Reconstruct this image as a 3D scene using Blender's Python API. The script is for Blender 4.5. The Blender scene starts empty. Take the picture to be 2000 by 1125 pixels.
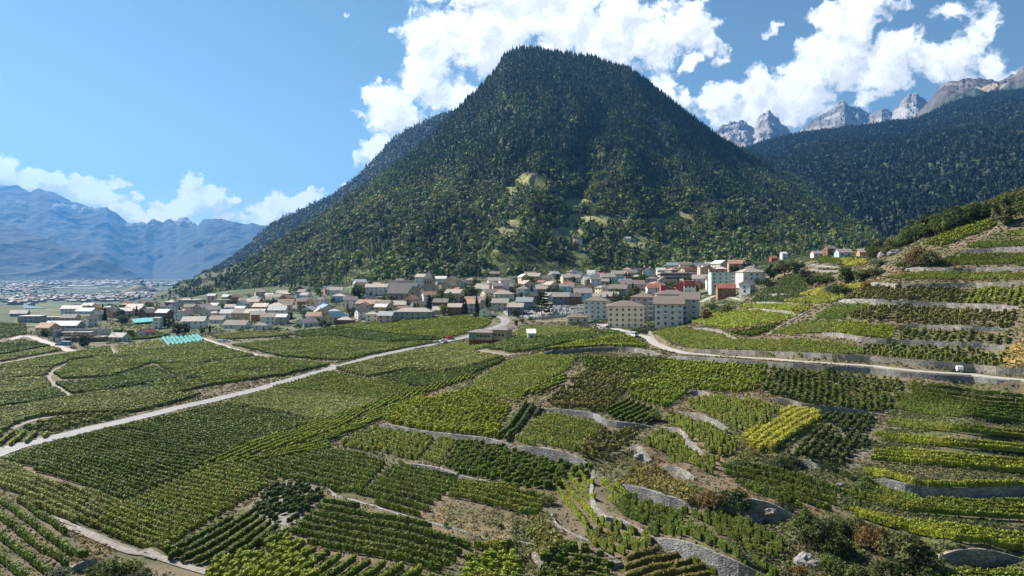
import bpy, math, random
import numpy as np
from math import radians as R
random.seed(7); rng = np.random.default_rng(7)
sc = bpy.context.scene
F = 1333.0          # focal length of the lens in pixels of a 2000 px wide frame
HOR = 525.0         # row of the horizon
# ------------------------------------------------------------------ camera
cam = bpy.data.cameras.new('camera'); cam.sensor_width = 36; cam.lens = 24
cam.shift_y = -(562.5-HOR)/2000; cam.clip_start = 0.5; cam.clip_end = 60000
co = bpy.data.objects.new('camera', cam); sc.collection.objects.link(co)
co.location = (0, 0, 0); co.rotation_euler = (R(90), 0, 0); sc.camera = co
# ------------------------------------------------------------------ light
SUN_AZ, SUN_EL = -58.0, 40.0      # degrees from the view direction (+Y), elevation
sd = (math.sin(R(SUN_AZ))*math.cos(R(SUN_EL)), math.cos(R(SUN_AZ))*math.cos(R(SUN_EL)), math.sin(R(SUN_EL)))
sl = bpy.data.lights.new('sun', 'SUN'); sl.energy = 5.0; sl.angle = R(0.5); sl.color = (1.0, 0.94, 0.83)
so = bpy.data.objects.new('sun', sl); sc.collection.objects.link(so)
from mathutils import Vector
so.rotation_euler = Vector(sd).to_track_quat('Z', 'Y').to_euler()
so.location = (0, 0, 50)
sc.view_settings.view_transform = 'Standard'; sc.view_settings.look = 'None'
sc.view_settings.exposure = 1.22; sc.view_settings.gamma = 1.0
sc.cycles.max_bounces = 5; sc.cycles.diffuse_bounces = 2; sc.cycles.glossy_bounces = 2
sc.cycles.transmission_bounces = 3; sc.cycles.transparent_max_bounces = 6; sc.cycles.volume_bounces = 0
sc.cycles.caustics_reflective = False; sc.cycles.caustics_refractive = False

def N(nt, t, **kw):
    n = nt.nodes.new(t)
    for k, v in kw.items():
        if k.startswith('i_'): n.inputs[k[2:]].default_value = v
        elif k[0] == 'I' and k[1:].isdigit(): n.inputs[int(k[1:])].default_value = v
        else: setattr(n, k, v)
    return n
def M2(nt, op, a, b=None, c=None, clamp=False):
    n = nt.nodes.new('ShaderNodeMath'); n.operation = op; n.use_clamp = clamp
    for i, v in enumerate((a, b, c)):
        if v is None: continue
        if isinstance(v, (int, float)): n.inputs[i].default_value = v
        else: nt.links.new(v, n.inputs[i])
    return n.outputs[0]
def smooth(nt, x, a, b, o0=0.0, o1=1.0):
    n = nt.nodes.new('ShaderNodeMapRange'); n.interpolation_type = 'SMOOTHSTEP'
    n.inputs['From Min'].default_value = a; n.inputs['From Max'].default_value = b
    n.inputs['To Min'].default_value = o0; n.inputs['To Max'].default_value = o1
    nt.links.new(x, n.inputs['Value']); return n.outputs[0]

# clouds: (px, py, rx, ry, tilt, strength)
CL = [(850,70,80,85,0,1),(832,150,60,60,0,1),(880,185,55,45,0,.95),(960,70,110,80,0,1.1),(1080,40,120,70,0,1.15),(1010,-20,150,60,0,1.1),
 (1180,90,85,75,0,1.05),(1210,10,60,50,0,1),(1260,85,75,60,0,1),(1335,60,70,48,-10,.95),(1390,85,42,22,30,.8),(1290,165,38,35,40,.9),(1318,195,45,28,35,.8),(1350,128,40,14,-35,.85),(1300,10,40,25,0,.62),
 (758,205,48,60,20,1),(800,238,40,32,0,.9),(728,298,40,38,0,.95),(700,82,10,16,0,.5),(678,362,16,9,-30,.75),(680,33,7,9,0,.5),(740,150,12,12,0,.6),
 (1420,200,62,42,0,.95),(1490,190,75,55,0,1.05),(1560,180,85,62,-20,1.1),(1620,120,75,70,-40,1.1),(1650,45,50,60,-60,1),(1700,10,70,35,0,.95),(1760,110,75,52,-10,1),(1720,150,70,50,0,1),
 (1850,120,80,62,10,1.05),(1900,70,55,55,0,.95),(1940,120,40,45,0,.85),(1870,20,70,28,0,.85),(1700,190,45,22,0,.9),(1380,215,35,35,0,.85),(1510,52,26,14,-30,.62),(1568,85,22,22,50,.6),(1405,112,9,18,20,.6),
 (1960,160,50,22,0,.8),(1430,250,60,30,0,.9),
 (14,328,34,28,0,1.15),(70,352,66,27,0,1.2),(150,362,60,20,0,1),(215,358,44,10,-5,.8),(190,385,70,20,5,1.05),(235,410,55,20,10,1.05),(300,425,60,16,0,1),(272,386,14,11,0,.8),
 (378,360,24,27,0,1.1),(395,385,48,30,0,1.2),(350,410,55,20,0,1.05),(420,400,34,20,0,.85),(545,408,64,26,-12,1.2),(600,390,40,17,-20,.95),(500,425,60,18,0,.9),(455,382,14,10,0,.62),(540,382,12,5,0,.6),(25,400,0,0,0,0),(460,425,60,10,0,.8),
 (700,222,60,7,4,.42)]
w = bpy.data.worlds.new('World'); sc.world = w; w.use_nodes = True
nt = w.node_tree; nt.nodes.clear(); L = nt.links.new
sky = N(nt, 'ShaderNodeTexSky', sky_type='NISHITA', sun_disc=False)
sky.sun_elevation = R(SUN_EL); sky.sun_rotation = R(SUN_AZ)
sky.altitude = 700; sky.air_density = 1.0; sky.dust_density = 0.25; sky.ozone_density = 3.5
tc = N(nt, 'ShaderNodeTexCoord')
def cloud_group():
    g = bpy.data.node_groups.new('cloud_density', 'ShaderNodeTree')
    g.interface.new_socket('Dir', in_out='INPUT', socket_type='NodeSocketVector')
    g.interface.new_socket('D', in_out='OUTPUT', socket_type='NodeSocketFloat')
    gi = g.nodes.new('NodeGroupInput'); go = g.nodes.new('NodeGroupOutput'); K = g.links.new
    sep = N(g, 'ShaderNodeSeparateXYZ'); K(gi.outputs[0], sep.inputs[0])
    # warp the direction a little so that outlines billow
    nz = N(g, 'ShaderNodeTexNoise', i_Scale=26.0, i_Detail=5.0, i_Roughness=0.62); K(gi.outputs[0], nz.inputs['Vector'])
    sv = N(g, 'ShaderNodeVectorMath', operation='SUBTRACT'); K(nz.outputs['Color'], sv.inputs[0]); sv.inputs[1].default_value = (.5,.5,.5)
    ss = N(g, 'ShaderNodeVectorMath', operation='SCALE'); K(sv.outputs[0], ss.inputs[0]); ss.inputs['Scale'].default_value = 0.05
    ad = N(g, 'ShaderNodeVectorMath', operation='ADD'); K(gi.outputs[0], ad.inputs[0]); K(ss.outputs[0], ad.inputs[1])
    sp = N(g, 'ShaderNodeSeparateXYZ'); K(ad.outputs[0], sp.inputs[0])
    az = M2(g, 'ARCTAN2', sp.outputs[0], sp.outputs[1]); el = M2(g, 'ARCSINE', sp.outputs[2])
    acc = None
    for (px, py, rx, ry, tl, st) in CL:
        if st <= 0: continue
        u = (px-1000)/F; v = (HOR-py)/F
        a0 = math.atan(u); e0 = math.atan(v*math.cos(a0))
        rx_ = rx/F*math.cos(a0)**2; ry_ = ry/F*math.cos(a0)
        ct, sn = math.cos(R(tl)), math.sin(R(tl))
        dx = M2(g, 'SUBTRACT', az, a0); dy = M2(g, 'SUBTRACT', el, e0)
        p = M2(g, 'MULTIPLY_ADD', dx, ct/rx_, M2(g, 'MULTIPLY', dy, -sn/rx_))
        q = M2(g, 'MULTIPLY_ADD', dx, sn/ry_, M2(g, 'MULTIPLY', dy, ct/ry_))
        r2 = M2(g, 'MULTIPLY_ADD', p, p, M2(g, 'MULTIPLY', q, q))
        b = M2(g, 'MULTIPLY_ADD', r2, -0.62*st, st)
        acc = b if acc is None else M2(g, 'SMOOTH_MAX', acc, b, 0.22)
    # billowy detail
    n1 = N(g, 'ShaderNodeTexNoise', i_Scale=16.0, i_Detail=9.0, i_Roughness=0.63); K(ad.outputs[0], n1.inputs['Vector'])
    vo = N(g, 'ShaderNodeTexVoronoi', feature='SMOOTH_F1', i_Scale=42.0); K(ad.outputs[0], vo.inputs['Vector'])
    vo.inputs['Detail'].default_value = 2.5; vo.inputs['Roughness'].default_value = .6
    t = M2(g, 'MULTIPLY_ADD', n1.outputs['Fac'], 1.7, -0.80)
    t2 = M2(g, 'MULTIPLY_ADD', vo.outputs['Distance'], -0.65, 0.27)
    d = M2(g, 'ADD', M2(g, 'ADD', acc, t), t2)
    K(d, go.inputs[0]); return g
cg = cloud_group()
def dens(offset=None):
    n = nt.nodes.new('ShaderNodeGroup'); n.node_tree = cg
    if offset is None: L(tc.outputs['Generated'], n.inputs[0])
    else:
        a = N(nt, 'ShaderNodeVectorMath', operation='ADD'); L(tc.outputs['Generated'], a.inputs[0]); a.inputs[1].default_value = offset
        L(a.outputs[0], n.inputs[0])
    return n.outputs[0]
D0 = dens(); D1 = dens((-0.014, 0.0, 0.018))
alpha = smooth(nt, D0, 0.08, 0.48)
lit = M2(nt, 'SUBTRACT', D0, D1)                       # > 0 where the side towards the sun is thinner: lit rim
nzs = N(nt, 'ShaderNodeTexNoise', i_Scale=9.0, i_Detail=6.0, i_Roughness=0.55); L(tc.outputs['Generated'], nzs.inputs['Vector'])
core = M2(nt, 'MULTIPLY', smooth(nt, D0, 0.7, 1.5), smooth(nt, nzs.outputs['Fac'], 0.36, 0.62))
br = M2(nt, 'MULTIPLY_ADD', core, -0.50, 1.02)
br = M2(nt, 'MULTIPLY_ADD', smooth(nt, lit, -0.35, 0.4), 0.36, M2(nt, 'SUBTRACT', br, 0.19))
mixc = N(nt, 'ShaderNodeMix', data_type='RGBA', blend_type='MULTIPLY'); mixc.inputs['Factor'].default_value = 1
cr = N(nt, 'ShaderNodeCombineColor'); L(br, cr.inputs[0]); L(br, cr.inputs[1]); L(br, cr.inputs[2])
mixc.inputs[6].default_value = (0.93, 0.96, 1.0, 1); L(cr.outputs[0], mixc.inputs[7])
bg = N(nt, 'ShaderNodeBackground', i_Strength=0.050); bc = N(nt, 'ShaderNodeBackground', i_Strength=0.56)
hs = N(nt, 'ShaderNodeHueSaturation', i_Saturation=0.98, i_Hue=0.482); L(sky.outputs[0], hs.inputs['Color']); L(hs.outputs[0], bg.inputs[0]); L(mixc.outputs[2], bc.inputs[0])
ms = N(nt, 'ShaderNodeMixShader'); L(alpha, ms.inputs[0]); L(bg.outputs[0], ms.inputs[1]); L(bc.outputs[0], ms.inputs[2])
wo = N(nt, 'ShaderNodeOutputWorld'); L(ms.outputs[0], wo.inputs[0])
try: w.cycles.sampling_method = 'MANUAL'; w.cycles.sample_map_resolution = 512
except Exception: pass

# ------------------------------------------------------------------ materials
def mat(name, col, rough=0.9, var=0.25, scale=3.0, bump=0.0, vcol=None, hue=0.0, trans=0.0, col2=None, metal=0.0, spec=0.3, bscale=None, detail=4.0):
    """procedural material: noise varied base colour; vcol = name of a colour attribute multiplied in"""
    m = bpy.data.materials.new(name); m.use_nodes = True; nt = m.node_tree; b = nt.nodes['Principled BSDF']
    b.inputs['Roughness'].default_value = rough; b.inputs['Specular IOR Level'].default_value = spec; b.inputs['Metallic'].default_value = metal
    K = nt.links.new
    g = N(nt, 'ShaderNodeNewGeometry')
    n = N(nt, 'ShaderNodeTexNoise', i_Scale=scale, i_Detail=detail, i_Roughness=0.6); K(g.outputs['Position'], n.inputs['Vector'])
    c2 = col2 or tuple(c*0.5 for c in col)
    mx = N(nt, 'ShaderNodeMix', data_type='RGBA')
    fac = smooth(nt, n.outputs['Fac'], 0.5-0.22, 0.5+0.22, 0.5-var*1.0, 0.5+var*1.0)
    K(fac, mx.inputs['Factor'])
    if col2 is None:
        mx.inputs[6].default_value = tuple(min(1, c*1.35) for c in col)+(1,); mx.inputs[7].default_value = tuple(c*0.65 for c in col)+(1,)
    else:
        mx.inputs[6].default_value = tuple(col)+(1,); mx.inputs[7].default_value = tuple(col2)+(1,)
    out = mx.outputs[2]
    if vcol:
        at = N(nt, 'ShaderNodeAttribute', attribute_name=vcol)
        mu = N(nt, 'ShaderNodeMix', data_type='RGBA', blend_type='MULTIPLY'); mu.inputs['Factor'].default_value = 1
        K(out, mu.inputs[6]); K(at.outputs['Color'], mu.inputs[7]); out = mu.outputs[2]
    K(out, b.inputs['Base Color'])
    if bump:
        n2 = N(nt, 'ShaderNodeTexNoise', i_Scale=bscale or scale*3, i_Detail=5.0, i_Roughness=0.65); K(g.outputs['Position'], n2.inputs['Vector'])
        bp = N(nt, 'ShaderNodeBump', i_Strength=1.0, i_Distance=bump); K(n2.outputs['Fac'], bp.inputs['Height']); K(bp.outputs[0], b.inputs['Normal'])
    if trans:
        tr = N(nt, 'ShaderNodeBsdfTranslucent'); K(out, tr.inputs[0])
        mm = N(nt, 'ShaderNodeMixShader'); mm.inputs[0].default_value = trans
        K(b.outputs[0], mm.inputs[1]); K(tr.outputs[0], mm.inputs[2]); K(mm.outputs[0], nt.nodes['Material Output'].inputs[0])
    return m

# ------------------------------------------------------------------ mesh helpers
def link(o, parent=None):
    sc.collection.objects.link(o)
    if parent is not None: o.parent = parent
    return o
def mesh_np(name, V, Fc, mats, midx=None, col=None, colname='tint', smooth_=False):
    V = np.asarray(V, np.float32).reshape(-1, 3); Fc = np.asarray(Fc, np.int32); k = Fc.shape[1]
    me = bpy.data.meshes.new(name); me.vertices.add(len(V)); me.vertices.foreach_set('co', V.ravel())
    me.loops.add(Fc.size); me.loops.foreach_set('vertex_index', Fc.ravel())
    me.polygons.add(len(Fc)); me.polygons.foreach_set('loop_start', np.arange(0, Fc.size, k, dtype=np.int32))
    me.polygons.foreach_set('loop_total', np.full(len(Fc), k, np.int32))
    if midx is not None: me.polygons.foreach_set('material_index', np.asarray(midx, np.int32))
    me.polygons.foreach_set('use_smooth', np.full(len(Fc), smooth_, bool))
    for m in (mats if isinstance(mats, (list, tuple)) else [mats]): me.materials.append(m)
    if col is not None:
        a = me.color_attributes.new(colname, 'FLOAT_COLOR', 'POINT'); c = np.ones((len(V), 4), np.float32); c[:, :3] = col
        a.data.foreach_set('color', c.ravel())
    me.update(calc_edges=True); return me
class MB:
    """collects simple shapes into one mesh"""
    def __init__(s): s.v = []; s.f = []; s.m = []
    def add(s, vs, fs, mi=0):
        o = len(s.v); s.v += [tuple(v) for v in vs]; s.f += [tuple(i+o for i in f) for f in fs]; s.m += [mi]*len(fs); return s
    def box(s, x0, x1, y0, y1, z0, z1, mi=0):
        return s.add([(x0,y0,z0),(x1,y0,z0),(x1,y1,z0),(x0,y1,z0),(x0,y0,z1),(x1,y0,z1),(x1,y1,z1),(x0,y1,z1)],
            [(0,3,2,1),(4,5,6,7),(0,1,5,4),(1,2,6,5),(2,3,7,6),(3,0,4,7)], mi)
    def bar(s, p, q, r, n=6, mi=0, r2=None):
        p = Vector(p); q = Vector(q); d = (q-p).normalized(); a = d.orthogonal().normalized(); b = d.cross(a); r2 = r if r2 is None else r2
        vs = [p+(a*math.cos(2*math.pi*i/n)+b*math.sin(2*math.pi*i/n))*r for i in range(n)]+[q+(a*math.cos(2*math.pi*i/n)+b*math.sin(2*math.pi*i/n))*r2 for i in range(n)]
        return s.add(vs, [(i,(i+1)%n,n+(i+1)%n,n+i) for i in range(n)]+[tuple(range(n-1,-1,-1)), tuple(range(n,2*n))], mi)
    def prism(s, poly, x0, x1, mi=0):      # poly in (y,z), extruded along x
        n = len(poly)
        return s.add([(x0,y,z) for y,z in poly]+[(x1,y,z) for y,z in poly], [tuple(range(n-1,-1,-1)), tuple(range(n,2*n))]+[(i,(i+1)%n,n+(i+1)%n,n+i) for i in range(n)], mi)
    def mesh(s, name, mats, sm=False):
        me = bpy.data.meshes.new(name); me.from_pydata(s.v, [], s.f)
        for m in (mats if isinstance(mats, (list, tuple)) else [mats]): me.materials.append(m)
        if any(s.m): me.polygons.foreach_set('material_index', s.m)
        if sm: me.polygons.foreach_set('use_smooth', [True]*len(s.f))
        me.update(); return me
def tag(o, label=None, cat=None, group=None, kind=None):
    if label: o['label'] = label
    if cat: o['category'] = cat
    if group: o['group'] = group
    if kind: o['kind'] = kind
    return o
def ob(name, me, parent=None, loc=None, rz=None, scale=None):
    o = bpy.data.objects.new(name, me); link(o, parent)
    if loc is not None: o.location = loc
    if rz is not None: o.rotation_euler = (0, 0, rz)
    if scale is not None: o.scale = scale
    return o
def empty(name, loc, rz=0.0):
    o = ob(name, None, None, loc, rz); o.empty_display_size = 1; return o
def copy_tree(o, parent=None):
    c = o.copy(); sc.collection.objects.link(c); c.parent = parent
    for ch in list(o.children): copy_tree(ch, c)
    return c

# value noise in numpy (sum of octaves)
def vnoise(x, y, seed=0, octv=4, gain=0.5):
    x = np.asarray(x, float); y = np.asarray(y, float); tot = 0; a = 1.0; s = 0
    for k in range(octv):
        xi = np.floor(x).astype(np.int64); yi = np.floor(y).astype(np.int64); fx = x-xi; fy = y-yi
        fx = fx*fx*(3-2*fx); fy = fy*fy*(3-2*fy)
        def h(i, j):
            n = (i*374761393 + j*668265263 + (seed+k*101)*1442695041) & 0x7fffffff
            n = ((n ^ (n >> 13))*1274126177) & 0x7fffffff
            return ((n ^ (n >> 16)) & 0xffff)/65535.0
        v = (h(xi,yi)*(1-fx)+h(xi+1,yi)*fx)*(1-fy)+(h(xi,yi+1)*(1-fx)+h(xi+1,yi+1)*fx)*fy
        tot = tot + a*(v-0.5)*2; s += a; a *= gain; x = x*2.03+17.1; y = y*2.03+5.7
    return tot/s

# ------------------------------------------------------------------ terrain
CP = [  # (px, py, depth): points the ground passes through as seen from the drone
(-400,1125,73),(-400,885,150),(-400,700,360),(-400,620,750),(0,1125,73),(0,1000,98),(0,885,148),(0,760,250),(0,700,358),(0,640,580),(0,607,867),(0,599,1200),(0,592,2000),(0,579,3000),(0,558,5000),(0,547,8000),(0,545.5,9500),
(-400,592,2000),(-400,558,5000),(-400,547,9500),(300,592,2000),(300,579,3000),(300,558,5000),(300,547,8000),(300,545.5,9500),(600,545,9000),(600,575,3000),
(150,693,375),(300,690,388),(300,600,950),(150,603,900),(300,598,1300),(400,800,218),(250,840,180),(600,700,343),(700,640,500),(957,670,390),(980,625,480),(600,620,590),(400,640,556),(250,640,560),
(480,590,860),(600,568,900),(700,555,850),(900,548,800),(1100,537,850),(1300,531,850),(1450,517,850),(1700,487,900),(1000,500,1400),(1500,500,1400),(600,545,1400),(400,575,1200),
(800,600,600),(1060,600,520),(1200,640,370),(1320,634,370),(1180,570,600),(1400,578,480),(1310,552,640),(1235,655,290),(1170,684,256),(1000,662,360),(1150,652,325),
(1000,703,238),(1280,690,240),(1390,697,222),(1500,705,207),(1700,716,190),(1900,733,176),(2000,743,168),(2400,770,150),
(1500,800,150),(1500,900,120),(1500,1000,100),(1500,1125,82),(1900,820,137),(1900,900,118),(1900,1000,100),(1900,1125,84),(2400,900,110),(2400,1125,80),
(1200,800,160),(1200,900,127),(1200,1000,104),(1200,1125,84),(900,820,172),(900,900,137),(900,1000,106),(900,1125,82),(600,900,145),(600,1000,108),(600,1125,82),
(700,800,208),(500,850,172),(300,960,125),(300,1125,80),(160,1000,104),(100,930,125),(1000,760,192),(900,700,300),(850,765,222),(760,700,320),(450,740,280),(200,760,250),(620,810,212),
(1400,650,268),(1480,622,268),(1600,562,296),(1700,625,214),(1700,545,268),(1900,640,192),(1900,560,226),(1900,485,252),(1995,415,270),(1750,497,290),(1850,450,285),(2000,560,212),(2000,640,183),(1560,640,236),
(2400,350,230),(2400,560,180),(2100,370,300),(1850,520,460),(1950,480,400),(2000,500,500),(1700,505,400),(1550,562,350),(1490,572,340),(1640,509,430),(1600,530,400),(1640,500,520),(2400,530,600),(2000,525,900),(1720,492,600),(1450,590,360),(1380,618,345),
(800,1200,60),(0,1250,55),(1500,1250,64),(2200,1250,64)]
YG = np.concatenate([np.geomspace(48, 640, 800), np.geomspace(648, 9800, 190)])
PXG = np.linspace(-330, 2330, 960)
cp = np.array(CP, float); cu = (cp[:,0]-1000)/F; cz = (HOR-cp[:,1])*cp[:,2]/F
AX = 2.2
P = np.stack([cu*AX, np.log(cp[:,2])], 1)
def kern(r2): return np.where(r2 > 1e-12, 0.5*r2*np.log(np.maximum(r2, 1e-12)), 0.0)
n = len(P); Kk = kern(((P[:,None]-P[None])**2).sum(-1)) + np.eye(n)*1e-3
Q = np.concatenate([np.ones((n,1)), P], 1)
Amat = np.block([[Kk, Q],[Q.T, np.zeros((3,3))]])
sol = np.linalg.solve(Amat, np.concatenate([cz/cp[:,2]*100, np.zeros(3)]))   # fit the slope z/Y: image row is what matters
def tps(px, Y):
    u = (np.asarray(px)-1000)/F*AX; ly = np.log(Y); s = sol[n]+sol[n+1]*u+sol[n+2]*ly
    for i in range(n): s = s+sol[i]*kern((u-P[i,0])**2+(ly-P[i,1])**2)
    return s*np.asarray(Y)/100
def bilin(G, px, Y):
    fi = (np.asarray(px)-PXG[0])/(PXG[1]-PXG[0]); fi = np.clip(fi, 0, len(PXG)-1.001)
    fj = np.interp(Y, YG, np.arange(len(YG))); fj = np.clip(fj, 0, len(YG)-1.001)
    i = fi.astype(int); j = fj.astype(int); a = fi-i; b = fj-j
    return (G[j,i]*(1-a)+G[j,i+1]*a)*(1-b)+(G[j+1,i]*(1-a)+G[j+1,i+1]*a)*b
pc = np.linspace(PXG[0], PXG[-1], 161); yc = np.geomspace(YG[0], YG[-1], 161)
Zc = tps(*np.meshgrid(pc, yc))
fi = (PXG-pc[0])/(pc[1]-pc[0]); fj = (np.log(YG)-np.log(yc[0]))/(np.log(yc[1])-np.log(yc[0]))
i0 = np.clip(fi.astype(int), 0, 159); j0 = np.clip(fj.astype(int), 0, 159); a = fi-i0; b = (fj-j0)[:,None]
Zc_ = Zc/yc[:,None]
Z = ((Zc_[j0][:,i0]*(1-a)+Zc_[j0][:,i0+1]*a)*(1-b)+(Zc_[j0+1][:,i0]*(1-a)+Zc_[j0+1][:,i0+1]*a)*b)*YG[:,None]
UG = (PXG-1000)/F; XW = UG[None,:]*YG[:,None]; YW = np.repeat(YG[:,None], len(PXG), 1)
def H(x, y):
    """ground height at world x, y"""
    y = np.maximum(np.asarray(y, float), YG[0]); return bilin(Z, 1000+F*np.asarray(x, float)/y, y)
def hit(px, py):
    """where the sight line through a point of the photograph meets the ground"""
    c = np.clip((px-PXG[0])/(PXG[1]-PXG[0]), 0, len(PXG)-1.001); i = int(c); a = c-i
    z = Z[:,i]*(1-a)+Z[:,i+1]*a; row = HOR-F*z/YG
    k = np.nonzero(row <= py)[0]
    k = k[0] if len(k) else len(YG)-1
    if k == 0: y = YG[0]
    else:
        t = (row[k-1]-py)/max(1e-9, row[k-1]-row[k]); y = YG[k-1]+(YG[k]-YG[k-1])*t
    x = (px-1000)/F*y; return np.array([x, y, float(H(x, y))])
def hits(pts): return np.array([hit(*p[:2]) for p in pts])
def densify(P3, step):
    out = [P3[0]]
    for a, b in zip(P3[:-1], P3[1:]):
        k = max(1, int(np.hypot(*(b-a)[:2])/step))
        for i in range(1, k+1): out.append(a+(b-a)*i/k)
    return np.array(out)
def smooth_line(pts, n=4):
    """Catmull-Rom through 2D points"""
    p = np.array(pts, float)
    if len(p) < 3: return p
    q = np.vstack([2*p[0]-p[1], p, 2*p[-1]-p[-2]]); out = []
    for i in range(1, len(q)-2):
        for t in np.arange(n)/n:
            out.append(0.5*(2*q[i]+(q[i+1]-q[i-1])*t+(2*q[i-1]-5*q[i]+4*q[i+1]-q[i+2])*t*t+(-q[i-1]+3*q[i]-3*q[i+1]+q[i+2])*t**3))
    out.append(p[-1]); return np.array(out)
def seg_dist(X, Y, a, b):
    d = b-a; L2 = max(1e-9, float(d @ d)); t = np.clip(((X-a[0])*d[0]+(Y-a[1])*d[1])/L2, 0, 1)
    cx = a[0]+d[0]*t; cy = a[1]+d[1]*t
    return np.hypot(X-cx, Y-cy), t, ((X-a[0])*d[1]-(Y-a[1])*d[0])/math.sqrt(L2)   # signed side: + = right of a->b
def inpoly(X, Y, poly):
    r = np.zeros(X.shape, bool); n = len(poly)
    for i in range(n):
        x1, y1 = poly[i][:2]; x2, y2 = poly[(i+1) % n][:2]
        if y1 == y2: continue
        c = ((y1 > Y) != (y2 > Y)) & (X < (x2-x1)*(Y-y1)/(y2-y1)+x1); r ^= c
    return r
# gentle undulation
Z = Z + 0.35*vnoise(XW/14, YW/14, 3, 3)*np.clip(YG/150, 0, 2)[:,None]
# ---- roads: (name, points, width, label, cat)
ROADS = [
 ('road', [(-60,902),(0,884),(100,856),(250,820),(400,785),(500,761),(600,733),(660,716),(750,692),(850,671),(905,660),(950,645),(980,634),(988,625),(975,616)], 5.2, 'asphalt'),
 ('road', [(1000,632),(1060,628),(1100,626),(1150,628),(1200,641),(1230,650),(1262,657),(1290,675),(1330,688),(1390,694),(1500,701),(1650,711),(1800,724),(1900,733),(2000,743),(2200,765)], 3.6, 'concrete'),
 ('path', [(20,664),(50,656),(90,668),(140,686)], 5.0, 'concrete'),
 ('path', [(-40,718),(0,710),(60,699),(125,688)], 2.4, 'gravel'),
 ('path', [(395,660),(430,672),(480,688),(540,699),(600,706),(655,714)], 2.6, 'concrete'),
 ('path', [(137,709),(110,724),(92,737),(104,752),(138,775)], 3.0, 'gravel'),
 ('path', [(308,716),(350,741)], 2.4, 'gravel'),
 ('path', [(214,679),(221,692)], 3.2, 'gravel'),
 ('path', [(20,838),(60,822),(105,814)], 2.0, 'gravel'),
 ('path', [(0,901),(60,923),(130,947),(200,967),(257,985)], .9, 'gravel'),
 ('path', [(95,1007),(160,1036),(225,1064),(305,1090),(380,1112),(470,1140)], 1.1, 'gravel'),
 ('path', [(555,650),(580,656)], 2.6, 'concrete'),
 ('path', [(935,684),(985,692),(1010,692)], 2.0, 'gravel'),
 ('path', [(1480,578),(1450,586),(1405,575),(1370,590)], 3.5, 'concrete'),
]
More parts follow.
